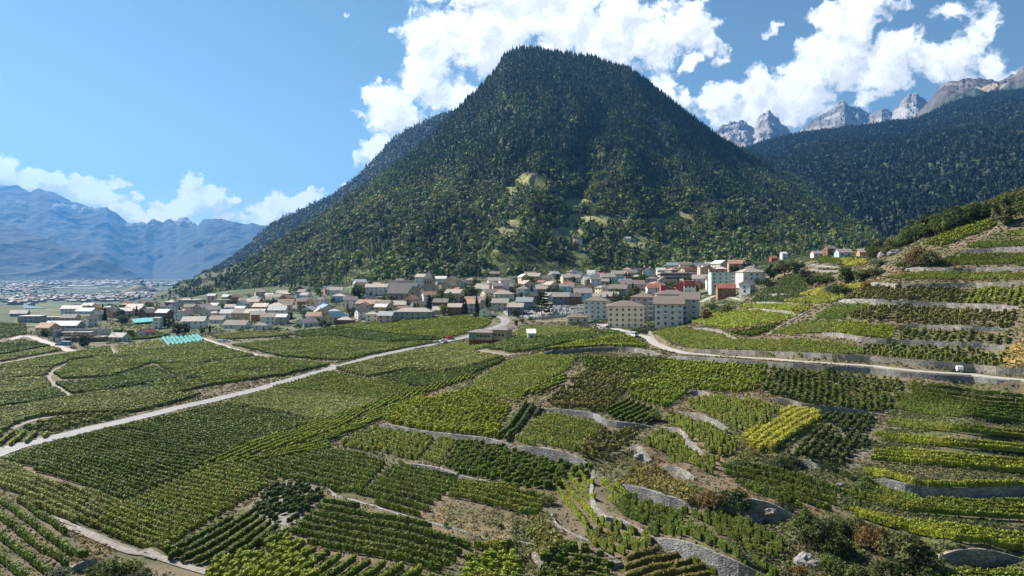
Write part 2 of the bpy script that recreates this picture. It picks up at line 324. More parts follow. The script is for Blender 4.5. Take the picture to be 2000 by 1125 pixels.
# ---- stone terrace walls: (points, height, colour key, label)
WALLS = [
 ([(1266,650),(1280,662),(1298,675),(1322,685),(1400,690),(1500,694),(1600,699),(1700,706),(1800,714),(1900,724),(2000,734),(2150,748)],2.6,'wall','long mortared stone retaining wall rising on the uphill side of the curving road'),
 ([(1300,698),(1340,703),(1400,707),(1500,715),(1600,721),(1700,729),(1800,738),(1900,748),(2000,758),(2150,774)],2.6,'grey','grey stone retaining wall carrying the downhill edge of the curving road'),
 ([(1050,692),(1100,687),(1180,683),(1230,684),(1270,690),(1295,698)],1.6,'grey','low dark stone wall curving under the bright vines below the white truck'),
 ([(1338,770),(1365,768),(1398,777)],1.5,'pale','short pale stone wall showing through the vines below the road bend'),
 ([(1325,806),(1375,821),(1412,838),(1424,852)],1.6,'pale','pale dry stone wall above the weedy strip beside the bright yellow plot'),
 ([(1292,836),(1335,851),(1350,875),(1400,897)],1.8,'pale','pale dry stone wall bending down towards the round bushes in the middle of the slope'),
 ([(1055,799),(1110,806),(1160,813),(1188,828),(1276,835)],1.2,'grey','low stone wall under the brown and yellow vines at mid slope'),
 ([(735,830),(800,844),(855,852),(930,861),(1000,872)],1.5,'grey','shaded stone wall under the big yellow green plot'),
 ([(1000,874),(1050,886),(1112,898),(1160,915)],2.4,'grey','shaded stone wall under the bright comb of green rows, ending at the stone steps'),
 ([(1230,876),(1250,882),(1270,902)],2.0,'pale','bright white broken stone wall above the brown triangular plot'),
 ([(1295,912),(1325,922),(1357,937)],1.5,'pale','crumbling stone wall below the narrow brown path at mid slope'),
 ([(1160,916),(1156,950),(1157,981),(1180,1014),(1212,1022),(1277,1053)],1.0,'pale','thin pale stone wall winding down past the bright comb rows'),
 ([(1277,1053),(1350,1082),(1425,1112),(1500,1128)],2.8,'grey','tall shaded stone wall at the lower edge below the winding pale wall'),
 ([(1075,1004),(1087,1036),(1125,1058),(1160,1076),(1215,1106)],1.6,'pale','pale stone wall with a post at the foot of the bright comb rows'),
 ([(1207,950),(1250,966),(1325,988),(1352,996)],2.0,'grey','stone wall holding up the weedy orange and yellow terrace'),
 ([(1700,938),(1740,950),(1782,961),(1862,968),(1930,966),(2000,963),(2100,966)],1.9,'grey','long stone wall crossing the yellow terraces beside the right edge'),
 ([(1832,1088),(1900,1090),(1997,1092)],2.6,'wall','mortared stone wall under the lowest yellow row near the bottom right corner'),
 ([(1500,778),(1540,786),(1575,797),(1612,801),(1725,812)],1.4,'pale','pale stone wall between the dark staked plot and the bright yellow plot'),
 ([(1405,988),(1450,994),(1500,1001),(1552,1010)],3.0,'wall','tall sunlit-topped stone wall under the sparse horizontal rows beside the dark thicket'),
 ([(1550,900),(1578,907),(1605,916)],1.6,'grey','short stone wall hidden by shrubs above the sparse horizontal rows'),
 ([(545,946),(575,943),(605,946),(632,957),(655,970)],1.4,'grey','curved stone wall around the top of the stony oval plot'),
 ([(655,970),(690,985),(725,996),(810,1021),(900,1046),(975,1064)],1.3,'grey','long low stone wall between the striped lower plot and the dry grass patch'),
 ([(97,1013),(162,1040),(225,1070),(305,1093)],1.0,'pale','low pale stone wall beside the gravel path near the bottom left corner'),
 ([(133,1118),(160,1108),(187,1099)],1.2,'pale','short pale stone wall beside the silvery bush at the bottom edge'),
 ([(772,906),(815,912),(862,921),(905,936),(990,953)],1.0,'grey','low stone wall running above the square plots in the middle of the lower slope'),
 ([(1766,527),(1820,528),(1880,529),(2000,527),(2100,524)],1.1,'pale','grey stone wall of the second terrace down on the upper hillside'),
 ([(1700,556),(1750,560),(1800,560),(1880,559),(2000,556),(2100,552)],1.2,'pale','rough white stone wall above the staked plots on the upper hillside'),
 ([(1876,493),(1930,490),(2000,489),(2100,486)],1.3,'grey','short shaded wall just under the topmost long terrace'),
 ([(1840,486),(1880,476),(1920,467),(1948,446),(1975,434),(2000,422)],1.6,'pale','slanting stone wall climbing to the leaning tree at the right edge'),
 ([(1607,653),(1660,660),(1712,669),(1800,672),(1900,676),(1965,681)],1.1,'pale','stone wall between the second and third staked terraces above the road'),
 ([(1755,637),(1830,641),(1900,643),(1970,647)],.9,'grey','thin stone wall over the middle staked terrace above the road'),
 ([(1498,655),(1535,635),(1570,616),(1600,602),(1632,590)],0.9,'pale','straight stone ramp wall slanting up between the bright terraces'),
 ([(1478,593),(1530,595),(1572,598)],1.0,'pale','short pale wall beneath the highest narrow yellow strip'),
 ([(1462,606),(1510,609),(1562,615)],1.1,'pale','broken pale wall above the big bright plot next to the ramp wall'),
 ([(1352,643),(1385,646),(1410,652),(1430,662),(1452,668)],1.2,'pale','broken pale wall below the big bright plot next to the apartment blocks'),
 ([(1640,590),(1700,590),(1750,592),(1850,597),(1990,602)],1.0,'pale','rubble wall running under the brown staked plot at the top of the ramp wall'),
 ([(1510,562),(1550,560)],0.8,'grey','low wall across the dark rounded vineyard knoll, the upper one'),
 ([(1480,578),(1540,577)],0.8,'grey','low wall across the dark rounded vineyard knoll, the lower one'),
 ([(1585,518),(1615,522),(1640,524)],1.0,'grey','upper of the stacked dark walls on the small hill by the far houses'),
 ([(1583,526),(1612,531),(1642,531)],1.0,'grey','lower of the stacked dark walls on the small hill by the far houses'),
 ([(1040,1083),(1052,1095),(1068,1120)],1.4,'pale','crumbling white wall end beside the yellow weeds at the bottom edge'),
 ([(1008,1058),(1040,1068)],1.6,'grey','short wall stub left of the crumbling white wall end'),
]
WL = []; UPS = []
for pts, h, ck, lab in WALLS:
    W3 = densify(np.array([hit(*p) for p in smooth_line(pts, 4)]), 1.2)
    WL.append(W3)
for (pts, h, ck, lab), W3 in zip(WALLS, WL):
    R0 = 9.0
    x0, x1, y0, y1 = W3[:,0].min()-R0, W3[:,0].max()+R0, W3[:,1].min()-R0, W3[:,1].max()+R0
    m = (XW > x0) & (XW < x1) & (YW > y0) & (YW < y1); X = XW[m]; Y = YW[m]
    best = np.full(X.shape, 1e9); side = np.zeros(X.shape); endf = np.ones(X.shape); nseg = len(W3)-1
    # which side is uphill
    mid = W3[len(W3)//2]; dd = W3[min(len(W3)//2+1, nseg)]-mid; nr = np.array([dd[1], -dd[0]])/max(1e-6, np.hypot(dd[0], dd[1]))
    up = 1.0 if H(mid[0]+nr[0]*5, mid[1]+nr[1]*5) > H(mid[0]-nr[0]*5, mid[1]-nr[1]*5) else -1.0
    for k, (a, b) in enumerate(zip(W3[:-1], W3[1:])):
        near = (np.abs(X-a[0]) < R0+2) & (np.abs(Y-a[1]) < R0+2)
        if not near.any(): continue
        d, t, s = seg_dist(X[near], Y[near], a[:2], b[:2]); u = d < best[near]
        q = best[near]; q[u] = d[u]; best[near] = q; q = side[near]; q[u] = s[u]; side[near] = q
        q = endf[near]; q[u] = np.minimum((k+t[u]), nseg-(k+t[u]))*1.2; endf[near] = q
    f = np.clip(1-best/R0, 0, 1); f = f*f*(3-2*f); e = np.clip(endf/3.0, 0, 1)
    if h > 2.4 and len(pts) > 8: f = np.clip(1-best/R0, 0, 1)**2*np.where(side*up > 0, 1.0, 0.15)
    Z[m] += np.where(best < R0, np.where(side*up > 0, 0.55, -0.45)*h*f*e, 0)
    UPS.append(up)
for r in ROADS:
    pts = smooth_line(r[1], 5); W3 = np.array([hit(*p) for p in pts]); W3 = densify(W3, 2.0)
    z = W3[:,2].copy()
    for _ in range(25): z[1:-1] = (z[:-2]+z[1:-1]*2+z[2:])/4
    W3[:,2] = z; r_w = r[2]/2
    x0, x1, y0, y1 = W3[:,0].min()-12, W3[:,0].max()+12, W3[:,1].min()-12, W3[:,1].max()+12
    m = (XW > x0) & (XW < x1) & (YW > y0) & (YW < y1); X = XW[m]; Y = YW[m]; z = Z[m]
    best = np.full(X.shape, 1e9); bz = np.zeros(X.shape)
    for a, b in zip(W3[:-1], W3[1:]):
        near = (np.abs(X-a[0]) < 14) & (np.abs(Y-a[1]) < 14)
        if not near.any(): continue
        d, t, _ = seg_dist(X[near], Y[near], a[:2], b[:2]); zz = a[2]+(b[2]-a[2])*t
        bb = best[near]; u = d < bb; bb[u] = d[u]; best[near] = bb; q = bz[near]; q[u] = zz[u]; bz[near] = q
    f = np.clip(1-(best-r_w-0.5)/1.0, 0, 1); f = f*f*(3-2*f); Z[m] = z*(1-f)+(bz-0.12)*f
    r = r + (W3,); ROADS[ROADS.index(r[:-1])] = r
TC = np.tile(np.array([0.20, 0.155, 0.105]), Z.shape+(1,))    # soil; cover painted below where the ground really changes
# ------------------------------------------------------------------ ground cover painted where the ground itself changes
COL = dict(soil=(.125,.10,.068), grass=(.085,.11,.032), dry=(.24,.18,.10), gravel=(.36,.33,.30), lawn=(.10,.17,.035), dark=(.05,.055,.03), weed=(.095,.105,.038), brown=(.18,.125,.08), stony=(.27,.245,.215))
def paint(poly, key, mixf=1.0, world=False, noise=0.0):
    global TC
    w3 = np.array(poly, float) if world else hits(poly)
    x0, x1, y0, y1 = w3[:,0].min(), w3[:,0].max(), w3[:,1].min(), w3[:,1].max()
    m = (XW >= x0) & (XW <= x1) & (YW >= y0) & (YW <= y1)
    X = XW[m]; Y = YW[m]; ins = inpoly(X, Y, w3).astype(float)*mixf
    if noise: ins = ins*np.clip(0.5+vnoise(X/noise, Y/noise, 9, 3)*2.2, 0, 1)
    c = np.array(COL[key] if isinstance(key, str) else key); TC[m] = TC[m]*(1-ins[:,None])+c*ins[:,None]
g0 = np.clip(0.45+1.1*vnoise(XW/9, YW/9, 5, 4), 0, 1)[...,None]
TC = TC*(1-g0*0.8)+np.array(COL['weed'])*g0*0.8
far = np.clip((YG-560)/60, 0, 1)[:,None,None]; TC = TC*(1-far)+np.array((.075,.10,.04))*far*(0.8+0.6*vnoise(XW/60, YW/60, 8, 3)[...,None])
# far valley floor: fields of different greens
vf = np.clip((YG-1500)/300, 0, 1)[:,None,None]
cell = vnoise(np.floor(XW/120+0.02*YW/30)*3.3, np.floor(YW/260)*1.7, 12, 1)[...,None]
TC = TC*(1-vf)+np.array((.055,.085,.04))*(1.0+0.9*cell)*vf
for p, k, mx_, nz_ in [
 ([(20,640),(60,600),(300,592),(400,584),(560,574),(700,556),(900,546),(1100,537),(1300,531),(1480,520),(1500,545),(1440,600),(1340,635),(1250,640),(1100,622),(1010,622),(900,620),(700,636),(560,650),(400,650),(330,665),(200,672),(120,668)],'grass',.85,0),
 ([(20,640),(60,600),(300,592),(400,584),(560,574),(700,556),(900,546),(1100,537),(1300,531),(1480,520),(1500,545),(1440,600),(1340,635),(1250,640),(1100,622),(1010,622),(900,620),(700,636),(560,650),(400,650),(330,665),(200,672),(120,668)],(.24,.23,.22),.45,14),
 ([(1140,640),(1180,628),(1260,640),(1235,650),(1180,648)],(.33,.32,.31),1,0),
 ([(975,604),(1140,600),(1140,616),(1000,622)],(.42,.40,.38),.9,0),
 ([(1770,745),(2300,790),(2300,1125),(1850,1125),(1700,1040),(1650,1000),(1690,930),(1720,860)],'grass',.75,4),
 ([(190,628),(245,628),(235,655),(200,655)],(.16,.16,.06),1,0),([(245,634),(300,632),(290,645),(240,650)],(.16,.16,.06),1,0),
 ([(960,590),(1040,586),(1030,596),(960,600)],'lawn',1,0),([(1160,620),(1190,620),(1186,632),(1160,630)],'lawn',1,0),
 ([(30,838),(110,818),(280,802),(225,820),(100,850),(20,847)],'weed',1,0),
 ([(820,1017),(868,985),(1010,1013),(1002,1045),(930,1050),(860,1040)],'dry',.85,0),([(820,1017),(868,985),(1010,1013),(1002,1045),(930,1050),(860,1040)],'weed',.8,3),
 ([(485,990),(535,945),(605,948),(632,970),(560,1040),(490,1002)],'stony',1,0),
 ([(1000,875),(1112,898),(1160,915),(1155,925),(1100,905),(1000,885)],'brown',1,0),
 ([(1240,868),(1290,885),(1400,960),(1330,940),(1240,890)],'brown',1,0),
 ([(1395,915),(1480,915),(1645,960),(1625,1005),(1500,990),(1410,980)],'brown',.6,0),
 ([(1160,925),(1240,890),(1390,965),(1350,990),(1200,945)],'weed',.7,3),
 ([(1540,890),(1610,810),(1715,815),(1690,900),(1660,920),(1600,912)],'stony',.3,0),
 ([(1560,1010),(1640,1020),(1600,1125),(1540,1125)],'brown',.8,0),
 ([(150,1040),(225,1075),(180,1100),(130,1125),(100,1125),(180,1085)],'dry',.6,0),
 ([(95,1007),(305,1088),(302,1094),(90,1014)],'stony',1,0),
 ([(1955,690),(2000,660),(2300,660),(2300,760),(2000,724),(1955,719)],(.42,.28,.10),1,0),
 ([(1300,820),(1440,900),(1400,910),(1290,840)],'dry',.6,0),([(1280,835),(1400,900),(1385,915),(1280,850)],'dry',.5,0),
 ([(1300,800),(1460,850),(1480,900),(1420,900),(1300,830)],'weed',.9,0),
 ([(1720,535),(2300,532),(2300,527),(1720,530)],'brown',1,0),([(1690,550),(2300,548),(2300,556),(1690,556)],'brown',1,0),
 ([(1650,600),(1960,602),(1960,612),(1650,604)],'stony',.7,0),([(1040,1010),(1100,1060),(1060,1100),(1020,1060)],'weed',1,0),
 ([(1270,655),(1300,690),(1265,690),(1236,660)],'dry',.5,0),([(1150,686),(1300,690),(1290,700),(1150,695)],'dry',.7,0)]:
    paint(p, k, mx_, noise=nz_)
# ------------------------------------------------------------------ vineyard plots
VC = dict(d=(.095,.130,.026), g=(.150,.200,.026), m=(.225,.275,.038), o=(.300,.315,.078), l=(.310,.370,.038), y=(.36,.39,.038), b=(.24,.21,.06), Y=(.50,.48,.060))
# (colour, style, polygon, row direction, row spacing, phrase)
PL = [
 ('g','r',[(0,632),(52,634),(50,652),(0,664)],((0,660),(50,645)),2.2,'plot at the far left beside the farm buildings'),
 ('g','r',[(0,672),(48,666),(100,676),(0,694)],((0,690),(90,677)),1.9,'narrow plot left of the building site'),
 ('o','r',[(0,697),(105,679),(120,685),(0,708)],((0,704),(110,684)),1.9,'pale strip left of the building site'),
 ('m','f',[(0,716),(125,693),(210,678),(218,693),(138,705),(100,720),(0,722)],((0,718),(130,703)),1.9,'plot above the bent gravel track'),
 ('o','f',[(0,724),(98,722),(86,736),(0,742)],((0,734),(90,728)),1.9,'plain plot left of the bent gravel track'),
 ('o','f',[(0,744),(86,739),(100,756),(60,768),(0,772)],((0,762),(90,750)),1.9,'lower left plain plot'),
 ('g','f',[(0,774),(62,770),(102,758),(132,778),(60,790),(0,798)],((0,786),(90,774)),1.9,'dark plain plot below the bent track'),
 ('m','f',[(142,708),(222,693),(400,669),(478,691),(500,696),(380,711),(312,712),(300,709),(215,737),(124,741),(108,730)],((150,724),(300,700)),1.9,'big plain plot below the blue netting'),
 ('g','f',[(110,750),(215,741),(300,715),(345,741),(322,747),(285,752),(215,764),(143,771)],((130,760),(300,730)),1.9,'plain plot right of the bent track'),
 ('m','f',[(312,714),(380,713),(505,698),(640,712),(648,714),(560,733),(420,753),(345,770),(324,770),(288,753),(356,742)],((350,750),(560,715)),1.9,'long plain plot above the straight road'),
 ('o','f',[(0,801),(62,793),(140,777),(285,756),(322,772),(400,772),(270,806),(112,811),(55,820),(18,838),(0,850)],((0,825),(280,770)),1.9,'pale plain plot beside the straight road'),
 ('o','s',[(30,840),(110,820),(280,802),(222,817),(105,845)],((30,846),(220,824)),2.6,'weedy pale plot beside the straight road'),
 ('l','r',[(0,850),(22,846),(105,851),(110,850),(60,866),(0,876)],((0,862),(22,846)),2.6,'short striped plot above the straight road'),
 ('o','f',[(414,657),(470,649),(558,647),(574,655),(520,660),(436,664)],((430,660),(560,652)),1.9,'small pale plot under the gardens'),
 ('m','f',[(454,675),(600,661),(650,658),(745,672),(855,668),(845,671),(750,688),(668,706),(560,698)],((480,684),(760,672)),1.9,'plain plot in the fork of the roads'),
 ('g','f',[(580,648),(650,641),(740,652),(860,664),(745,670),(650,656),(602,660),(572,656)],((600,655),(780,655)),1.9,'plain plot below the village gardens'),
 ('l','f',[(652,638),(740,629),(900,618),(962,621),(955,634),(930,648),(865,662),(745,650)],((660,646),(940,628)),1.9,'bright plot inside the road bend'),
 ('g','r',[(0,903),(112,867),(200,845),(345,812),(425,795),(430,795),(618,828),(560,845),(460,880),(395,914),(312,953),(256,982),(130,943),(60,919)],((30,905),(270,975)),1.9,'large dark plot below the straight road'),
 ('o','f',[(432,792),(529,762),(640,771),(743,786),(700,801),(624,825),(502,801)],((440,793),(640,822)),1.8,'yellowish plot below the straight road'),
 ('m','r',[(532,759),(640,728),(716,741),(820,763),(833,765),(745,783),(640,769)],((540,760),(740,784)),2.0,'striped plot below the straight road'),
 ('o','f',[(657,721),(740,701),(850,679),(882,677),(982,701),(910,720),(860,727),(800,722),(720,738)],((670,722),(860,700)),1.9,'pale plot opposite the parked cars'),
 ('g','f',[(722,746),(800,725),(870,731),(985,704),(965,716),(870,752),(828,761),(735,749)],((730,748),(900,728)),1.9,'dark plot beside the bright hillside edge'),
 ('m','f',[(868,676),(935,668),(955,676),(925,684)],((870,676),(925,684)),1.9,'small plot below the orange and red house'),
 ('g','f',[(945,681),(1000,663),(1100,655),(1205,650),(1228,657),(1100,672),(1055,683),(1000,690)],((950,684),(1150,660)),1.9,'plot between the orange house and the white truck'),
 ('m','f',[(1003,652),(1032,636),(1110,640),(1165,648),(1100,654),(1005,661)],((1003,655),(1110,646)),1.9,'plot below the bungalow'),
 ('l','r',[(1062,686),(1130,668),(1200,658),(1232,658),(1264,680),(1180,677),(1100,682)],((1070,685),(1200,662)),1.9,'bright strip in front of the white truck'),
 ('o','r',[(0,906),(60,925),(130,949),(254,987),(166,1029),(97,1005),(0,958)],((0,915),(230,995)),2.0,'yellowish plot at the left edge'),
 ('g','r',[(0,962),(95,1012),(180,1086),(112,1125),(90,1150),(0,1150)],((0,975),(165,1092)),2.2,'wide striped plot in the bottom left corner'),
 ('m','r',[(168,1030),(258,986),(395,917),(440,908),(528,940),(528,954),(318,1078),(300,1076)],((175,1032),(310,1076)),1.75,'thick green plot on the rounded slope'),
 ('l','r',[(397,912),(462,879),(560,846),(640,820),(760,781),(880,744),(925,730),(932,738),(840,768),(740,800),(640,850),(600,868),(520,890),(440,906)],((400,912),(640,822)),1.9,'bright yellow strip along the hillside edge'),
 ('l','r',[(444,908),(520,892),(600,870),(640,852),(745,802),(835,772),(820,785),(735,826),(640,868),(650,880),(620,886),(500,908)],((450,910),(640,860)),1.9,'long light green strip along the hillside edge'),
 ('g','r',[(432,910),(500,910),(620,888),(655,882),(752,906),(708,972),(655,962),(560,936),(530,938)],((440,905),(700,965)),1.9,'dark green plot under the yellow strips'),
 ('d','s',[(488,990),(537,948),(600,952),(628,972),(562,1034),(492,1000)],((490,1000),(600,955)),1.7,'stony oval plot'),
 ('g','r',[(322,1080),(484,1000),(543,1038),(500,1078),(405,1108),(330,1098)],((330,1095),(484,1004)),1.9,'shaded plot below the rounded slope'),
 ('l','s',[(395,1140),(420,1105),(505,1082),(556,1045),(600,1080),(640,1140)],((395,1130),(550,1060)),1.5,'yellow green tangle at the bottom'),
 ('g','r',[(560,1050),(650,974),(710,1000),(810,1024),(920,1066),(865,1122),(720,1100),(642,1086)],((565,1050),(865,1115)),2.2,'broad plot of curved stripes at the bottom'),
 ('m','r',[(562,1060),(642,1090),(720,1106),(860,1128),(840,1150),(570,1150)],((575,1140),(650,1092)),2.4,'slanting rows at the bottom edge'),
 ('g','r',[(712,975),(772,910),(862,924),(900,938),(818,1014),(790,1012)],((715,975),(820,1008)),2.2,'square plot of thick rows in the lower middle'),
 ('m','r',[(872,972),(906,940),(985,950),(1062,978),(1046,1010),(1000,1003),(900,982)],((875,970),(1040,1006)),2.1,'plot above the dry grass patch'),
 ('m','s',[(654,872),(738,836),(848,858),(812,902),(762,893)],((655,868),(760,893)),1.7,'plot of dotted rows in the middle of the slope'),
 ('m','r',[(822,904),(862,852),(898,858),(858,913)],((824,900),(856,911)),2.2,'narrow comb of short rows'),
 ('g','s',[(864,911),(902,862),(1000,882),(1050,894),(1156,918),(1153,935),(1060,965),(985,946),(900,928)],((866,910),(1000,880)),1.6,'dark staked plot under the long shaded wall'),
 ('y','s',[(747,824),(790,788),(910,762),(960,775),(998,796),(966,858),(930,855),(800,838)],((750,824),(900,765)),1.5,'big yellow green plot'),
 ('m','r',[(918,764),(940,740),(1002,703),(1050,696),(1128,700),(1100,728),(1040,758),(1000,792)],((920,764),(1040,790)),1.9,'dark terrace at the top of the bulge'),
 ('l','r',[(1022,771),(1108,733),(1088,760),(1062,773)],((1024,770),(1100,736)),1.8,'small light green wedge'),
 ('g','r',[(968,860),(1030,786),(1060,800),(1002,862)],((970,858),(1030,790)),2.2,'dark strip of steep rows'),
 ('m','r',[(1004,864),(1066,810),(1180,834),(1118,894),(1050,880)],((1006,862),(1120,890)),2.4,'comb of bright rows with deep shadows'),
 ('b','s',[(1122,892),(1184,836),(1245,842),(1240,862),(1178,906)],((1124,890),(1180,905)),2.0,'brownish plot beside the comb of bright rows'),
 ('b','s',[(1064,790),(1118,742),(1150,724),(1242,752),(1204,786),(1178,812),(1110,804)],((1066,790),(1240,790)),1.7,'brown and yellow plot at mid slope'),
 ('m','s',[(1134,700),(1265,703),(1292,730),(1234,750),(1142,720)],((1140,705),(1270,708)),1.9,'thin brown and green plot under the curved wall'),
 ('g','r',[(1182,806),(1212,782),(1280,803),(1276,830),(1200,822)],((1184,806),(1230,782)),1.9,'small dark plot with short rows'),
 ('l','s',[(1212,758),(1250,745),(1296,733),(1272,706),(1400,712),(1500,718),(1480,765),(1400,768),(1345,764),(1300,800),(1230,778)],((1215,760),(1480,740)),1.7,'wide light green plot under the road'),
 ('g','s',[(1482,765),(1502,720),(1600,728),(1762,744),(1742,800),(1690,810),(1620,800),(1560,786)],((1484,764),(1500,722)),1.6,'big dark staked plot under the road'),
 ('m','s',[(1345,786),(1400,778),(1478,788),(1530,802),(1470,852),(1442,848),(1400,820),(1350,800)],((1350,790),(1500,830)),1.7,'green plot between the two pale walls'),
 ('Y','w',[(1456,860),(1545,802),(1602,808),(1598,830),(1520,882),(1482,885)],((1460,862),(1550,804)),1.5,'brilliant yellow plot'),
 ('d','s',[(1542,890),(1612,812),(1712,818),(1690,872),(1658,912),(1606,908)],((1544,890),(1614,816)),1.5,'dark staked plot right of the brilliant yellow one'),
 ('m','s',[(1252,872),(1292,840),(1335,856),(1398,905),(1388,930),(1310,905)],((1255,872),(1390,925)),1.8,'plot under the bending pale wall'),
 ('m','s',[(1300,812),(1370,826),(1425,858),(1440,895),(1400,890),(1345,862)],((1300,815),(1430,880)),2.0,'weedy plot over the bending pale wall'),
 ('g','r',[(1400,918),(1480,917),(1640,962),(1622,1000),(1520,988),(1420,940)],((1410,930),(1630,985)),2.5,'sparse rows on brown soil'),
 ('l','r',[(1086,950),(1130,930),(1155,928),(1152,980),(1176,1018),(1136,1040),(1088,985)],((1086,955),(1150,1032)),1.9,'bright comb of rows by the winding wall'),
 ('l','r',[(1172,945),(1205,950),(1230,962),(1215,985),(1192,988)],((1174,948),(1215,985)),1.8,'short bright rows right of the winding wall'),
 ('g','s',[(1196,988),(1232,962),(1348,1000),(1335,1012),(1290,1052),(1215,1012)],((1200,990),(1320,1030)),1.6,'dark staked plot right of the winding wall'),
 ('m','s',[(1132,1046),(1182,1022),(1212,1026),(1275,1056),(1258,1075),(1212,1100),(1165,1072)],((1135,1050),(1215,1095)),1.7,'rank green plot between the two winding walls'),
 ('g','s',[(1052,1100),(1100,1062),(1158,1082),(1195,1110),(1180,1150),(1052,1150)],((1055,1100),(1190,1112)),1.6,'dark plot at the bottom edge below the pale walls'),
 ('b','r',[(1222,1102),(1280,1078),(1350,1100),(1400,1150),(1230,1150)],((1225,1104),(1290,1080)),2.2,'short brown rows beside the tall shaded wall'),
 ('g','s',[(1292,1022),(1340,1012),(1440,1080),(1520,1122),(1500,1150),(1470,1120),(1400,1096),(1330,1068)],((1300,1030),(1480,1110)),1.7,'thick plot above the tall shaded wall'),
 ('g','s',[(1348,1004),(1430,1006),(1500,1040),(1560,1085),(1500,1090),(1440,1060)],((1350,1005),(1540,1080)),1.8,'plot in the shade of the round bushes'),
 ('l','s',[(910,1075),(960,1070),(1010,1085),(1015,1150),(900,1150)],((910,1085),(1010,1110)),1.5,'light green patch at the bottom edge'),
 ('l','r',[(1348,630),(1380,612),(1470,606),(1555,617),(1518,632),(1412,645)],((1350,628),(1540,622)),1.9,'big bright plot next to the apartment blocks'),
 ('m','r',[(1276,652),(1310,645),(1345,645),(1400,655),(1470,668),(1560,664),(1660,676),(1690,690),(1600,694),(1450,686),(1350,680),(1300,668)],((1280,658),(1600,684)),1.8,'long green plot right above the road wall'),
 ('m','r',[(1424,652),(1526,632),(1500,648),(1470,660)],((1424,654),(1520,636)),1.9,'triangular plot left of the ramp wall'),
 ('l','r',[(1442,599),(1510,594),(1598,602),(1562,612),(1500,606)],((1445,600),(1590,604)),1.8,'narrow bright strip below the dark knoll'),
 ('y','r',[(1528,590),(1580,583),(1640,577),(1648,583),(1600,596)],((1530,592),(1640,580)),1.8,'narrow yellow strip at the head of the ramp wall'),
 ('Y','r',[(1566,576),(1600,566),(1685,557),(1690,562),(1640,573),(1600,580)],((1568,577),(1680,562)),1.8,'topmost yellow strip'),
 ('g','r',[(1590,620),(1640,597),(1698,596),(1688,604),(1640,625)],((1592,620),(1640,621)),1.9,'small ridged plot right of the ramp wall'),
 ('m','r',[(1508,650),(1578,629),(1640,629),(1616,650),(1545,656)],((1510,652),(1620,650)),1.9,'ridged plot beside the foot of the ramp wall'),
 ('y','r',[(1622,650),(1642,630),(1748,641),(1742,664),(1700,662)],((1624,650),(1740,655)),1.9,'yellow plot above the rubble wall'),
 ('b','s',[(1645,583),(1700,563),(1880,565),(1895,580),(1880,598),(1750,595),(1660,588)],((1650,584),(1700,566)),2.0,'brown staked plot'),
 ('y','s',[(1882,596),(1896,565),(2100,562),(2100,602),(1990,600)],((1884,596),(1898,566)),1.8,'bright yellow staked plot at the right edge'),
 ('b','s',[(1645,622),(1702,600),(1980,612),(1974,642),(1870,638),(1752,632)],((1650,620),(1704,602)),2.0,'wide brown staked terrace'),
 ('m','s',[(1750,664),(1762,642),(1965,654),(1958,678),(1850,672)],((1752,664),(1768,644)),2.1,'middle staked terrace'),
 ('m','s',[(1672,690),(1714,674),(1960,688),(1954,716),(1850,707),(1750,700)],((1674,690),(1715,676)),2.1,'lowest staked terrace above the road'),
 ('m','r',[(1738,544),(1800,536),(2100,534),(2100,546),(1800,549)],((1740,546),(2000,544)),1.9,'long green terrace under the rubble wall'),
 ('g','r',[(1802,514),(1880,500),(2100,496),(2100,518),(1850,520)],((1802,516),(2000,512)),1.9,'long dark terrace on the upper hillside'),
 ('g','r',[(1884,484),(1920,474),(2100,472),(2100,484),(1900,486)],((1884,484),(2000,480)),1.9,'upper green terrace at the right edge'),
 ('m','r',[(1968,452),(2100,448),(2100,462),(1965,464)],((1970,458),(2090,456)),1.9,'highest green terrace at the right edge'),
 ('l','r',[(1804,480),(1850,455),(1900,436),(1942,429),(1946,442),(1890,464),(1840,482)],((1806,480),(1945,434)),1.9,'bright patch below the leaning tree'),
 ('d','s',[(1468,590),(1480,579),(1540,579),(1572,578),(1520,592)],((1470,590),(1560,580)),1.8,'dark foot of the rounded knoll'),
 ('d','s',[(1482,577),(1510,563),(1556,561),(1580,566),(1570,576)],((1484,576),(1575,566)),1.8,'dark middle of the rounded knoll'),
 ('d','s',[(1512,560),(1530,540),(1565,537),(1582,548),(1578,560)],((1514,560),(1580,552)),1.8,'dark top of the rounded knoll'),
 ('g','r',[(1583,508),(1612,501),(1645,512),(1640,518),(1610,514)],((1584,509),(1640,514)),1.9,'small green plot by the far houses'),
 ('Y','r',[(1632,505),(1692,508),(1694,516),(1650,520)],((1634,507),(1690,514)),1.9,'sunny yellow plot by the far houses'),
 ('g','f',[(190,660),(245,652),(300,650),(330,655),(300,662),(200,668)],((200,664),(320,656)),2,'strip by the garden hedge'),
]
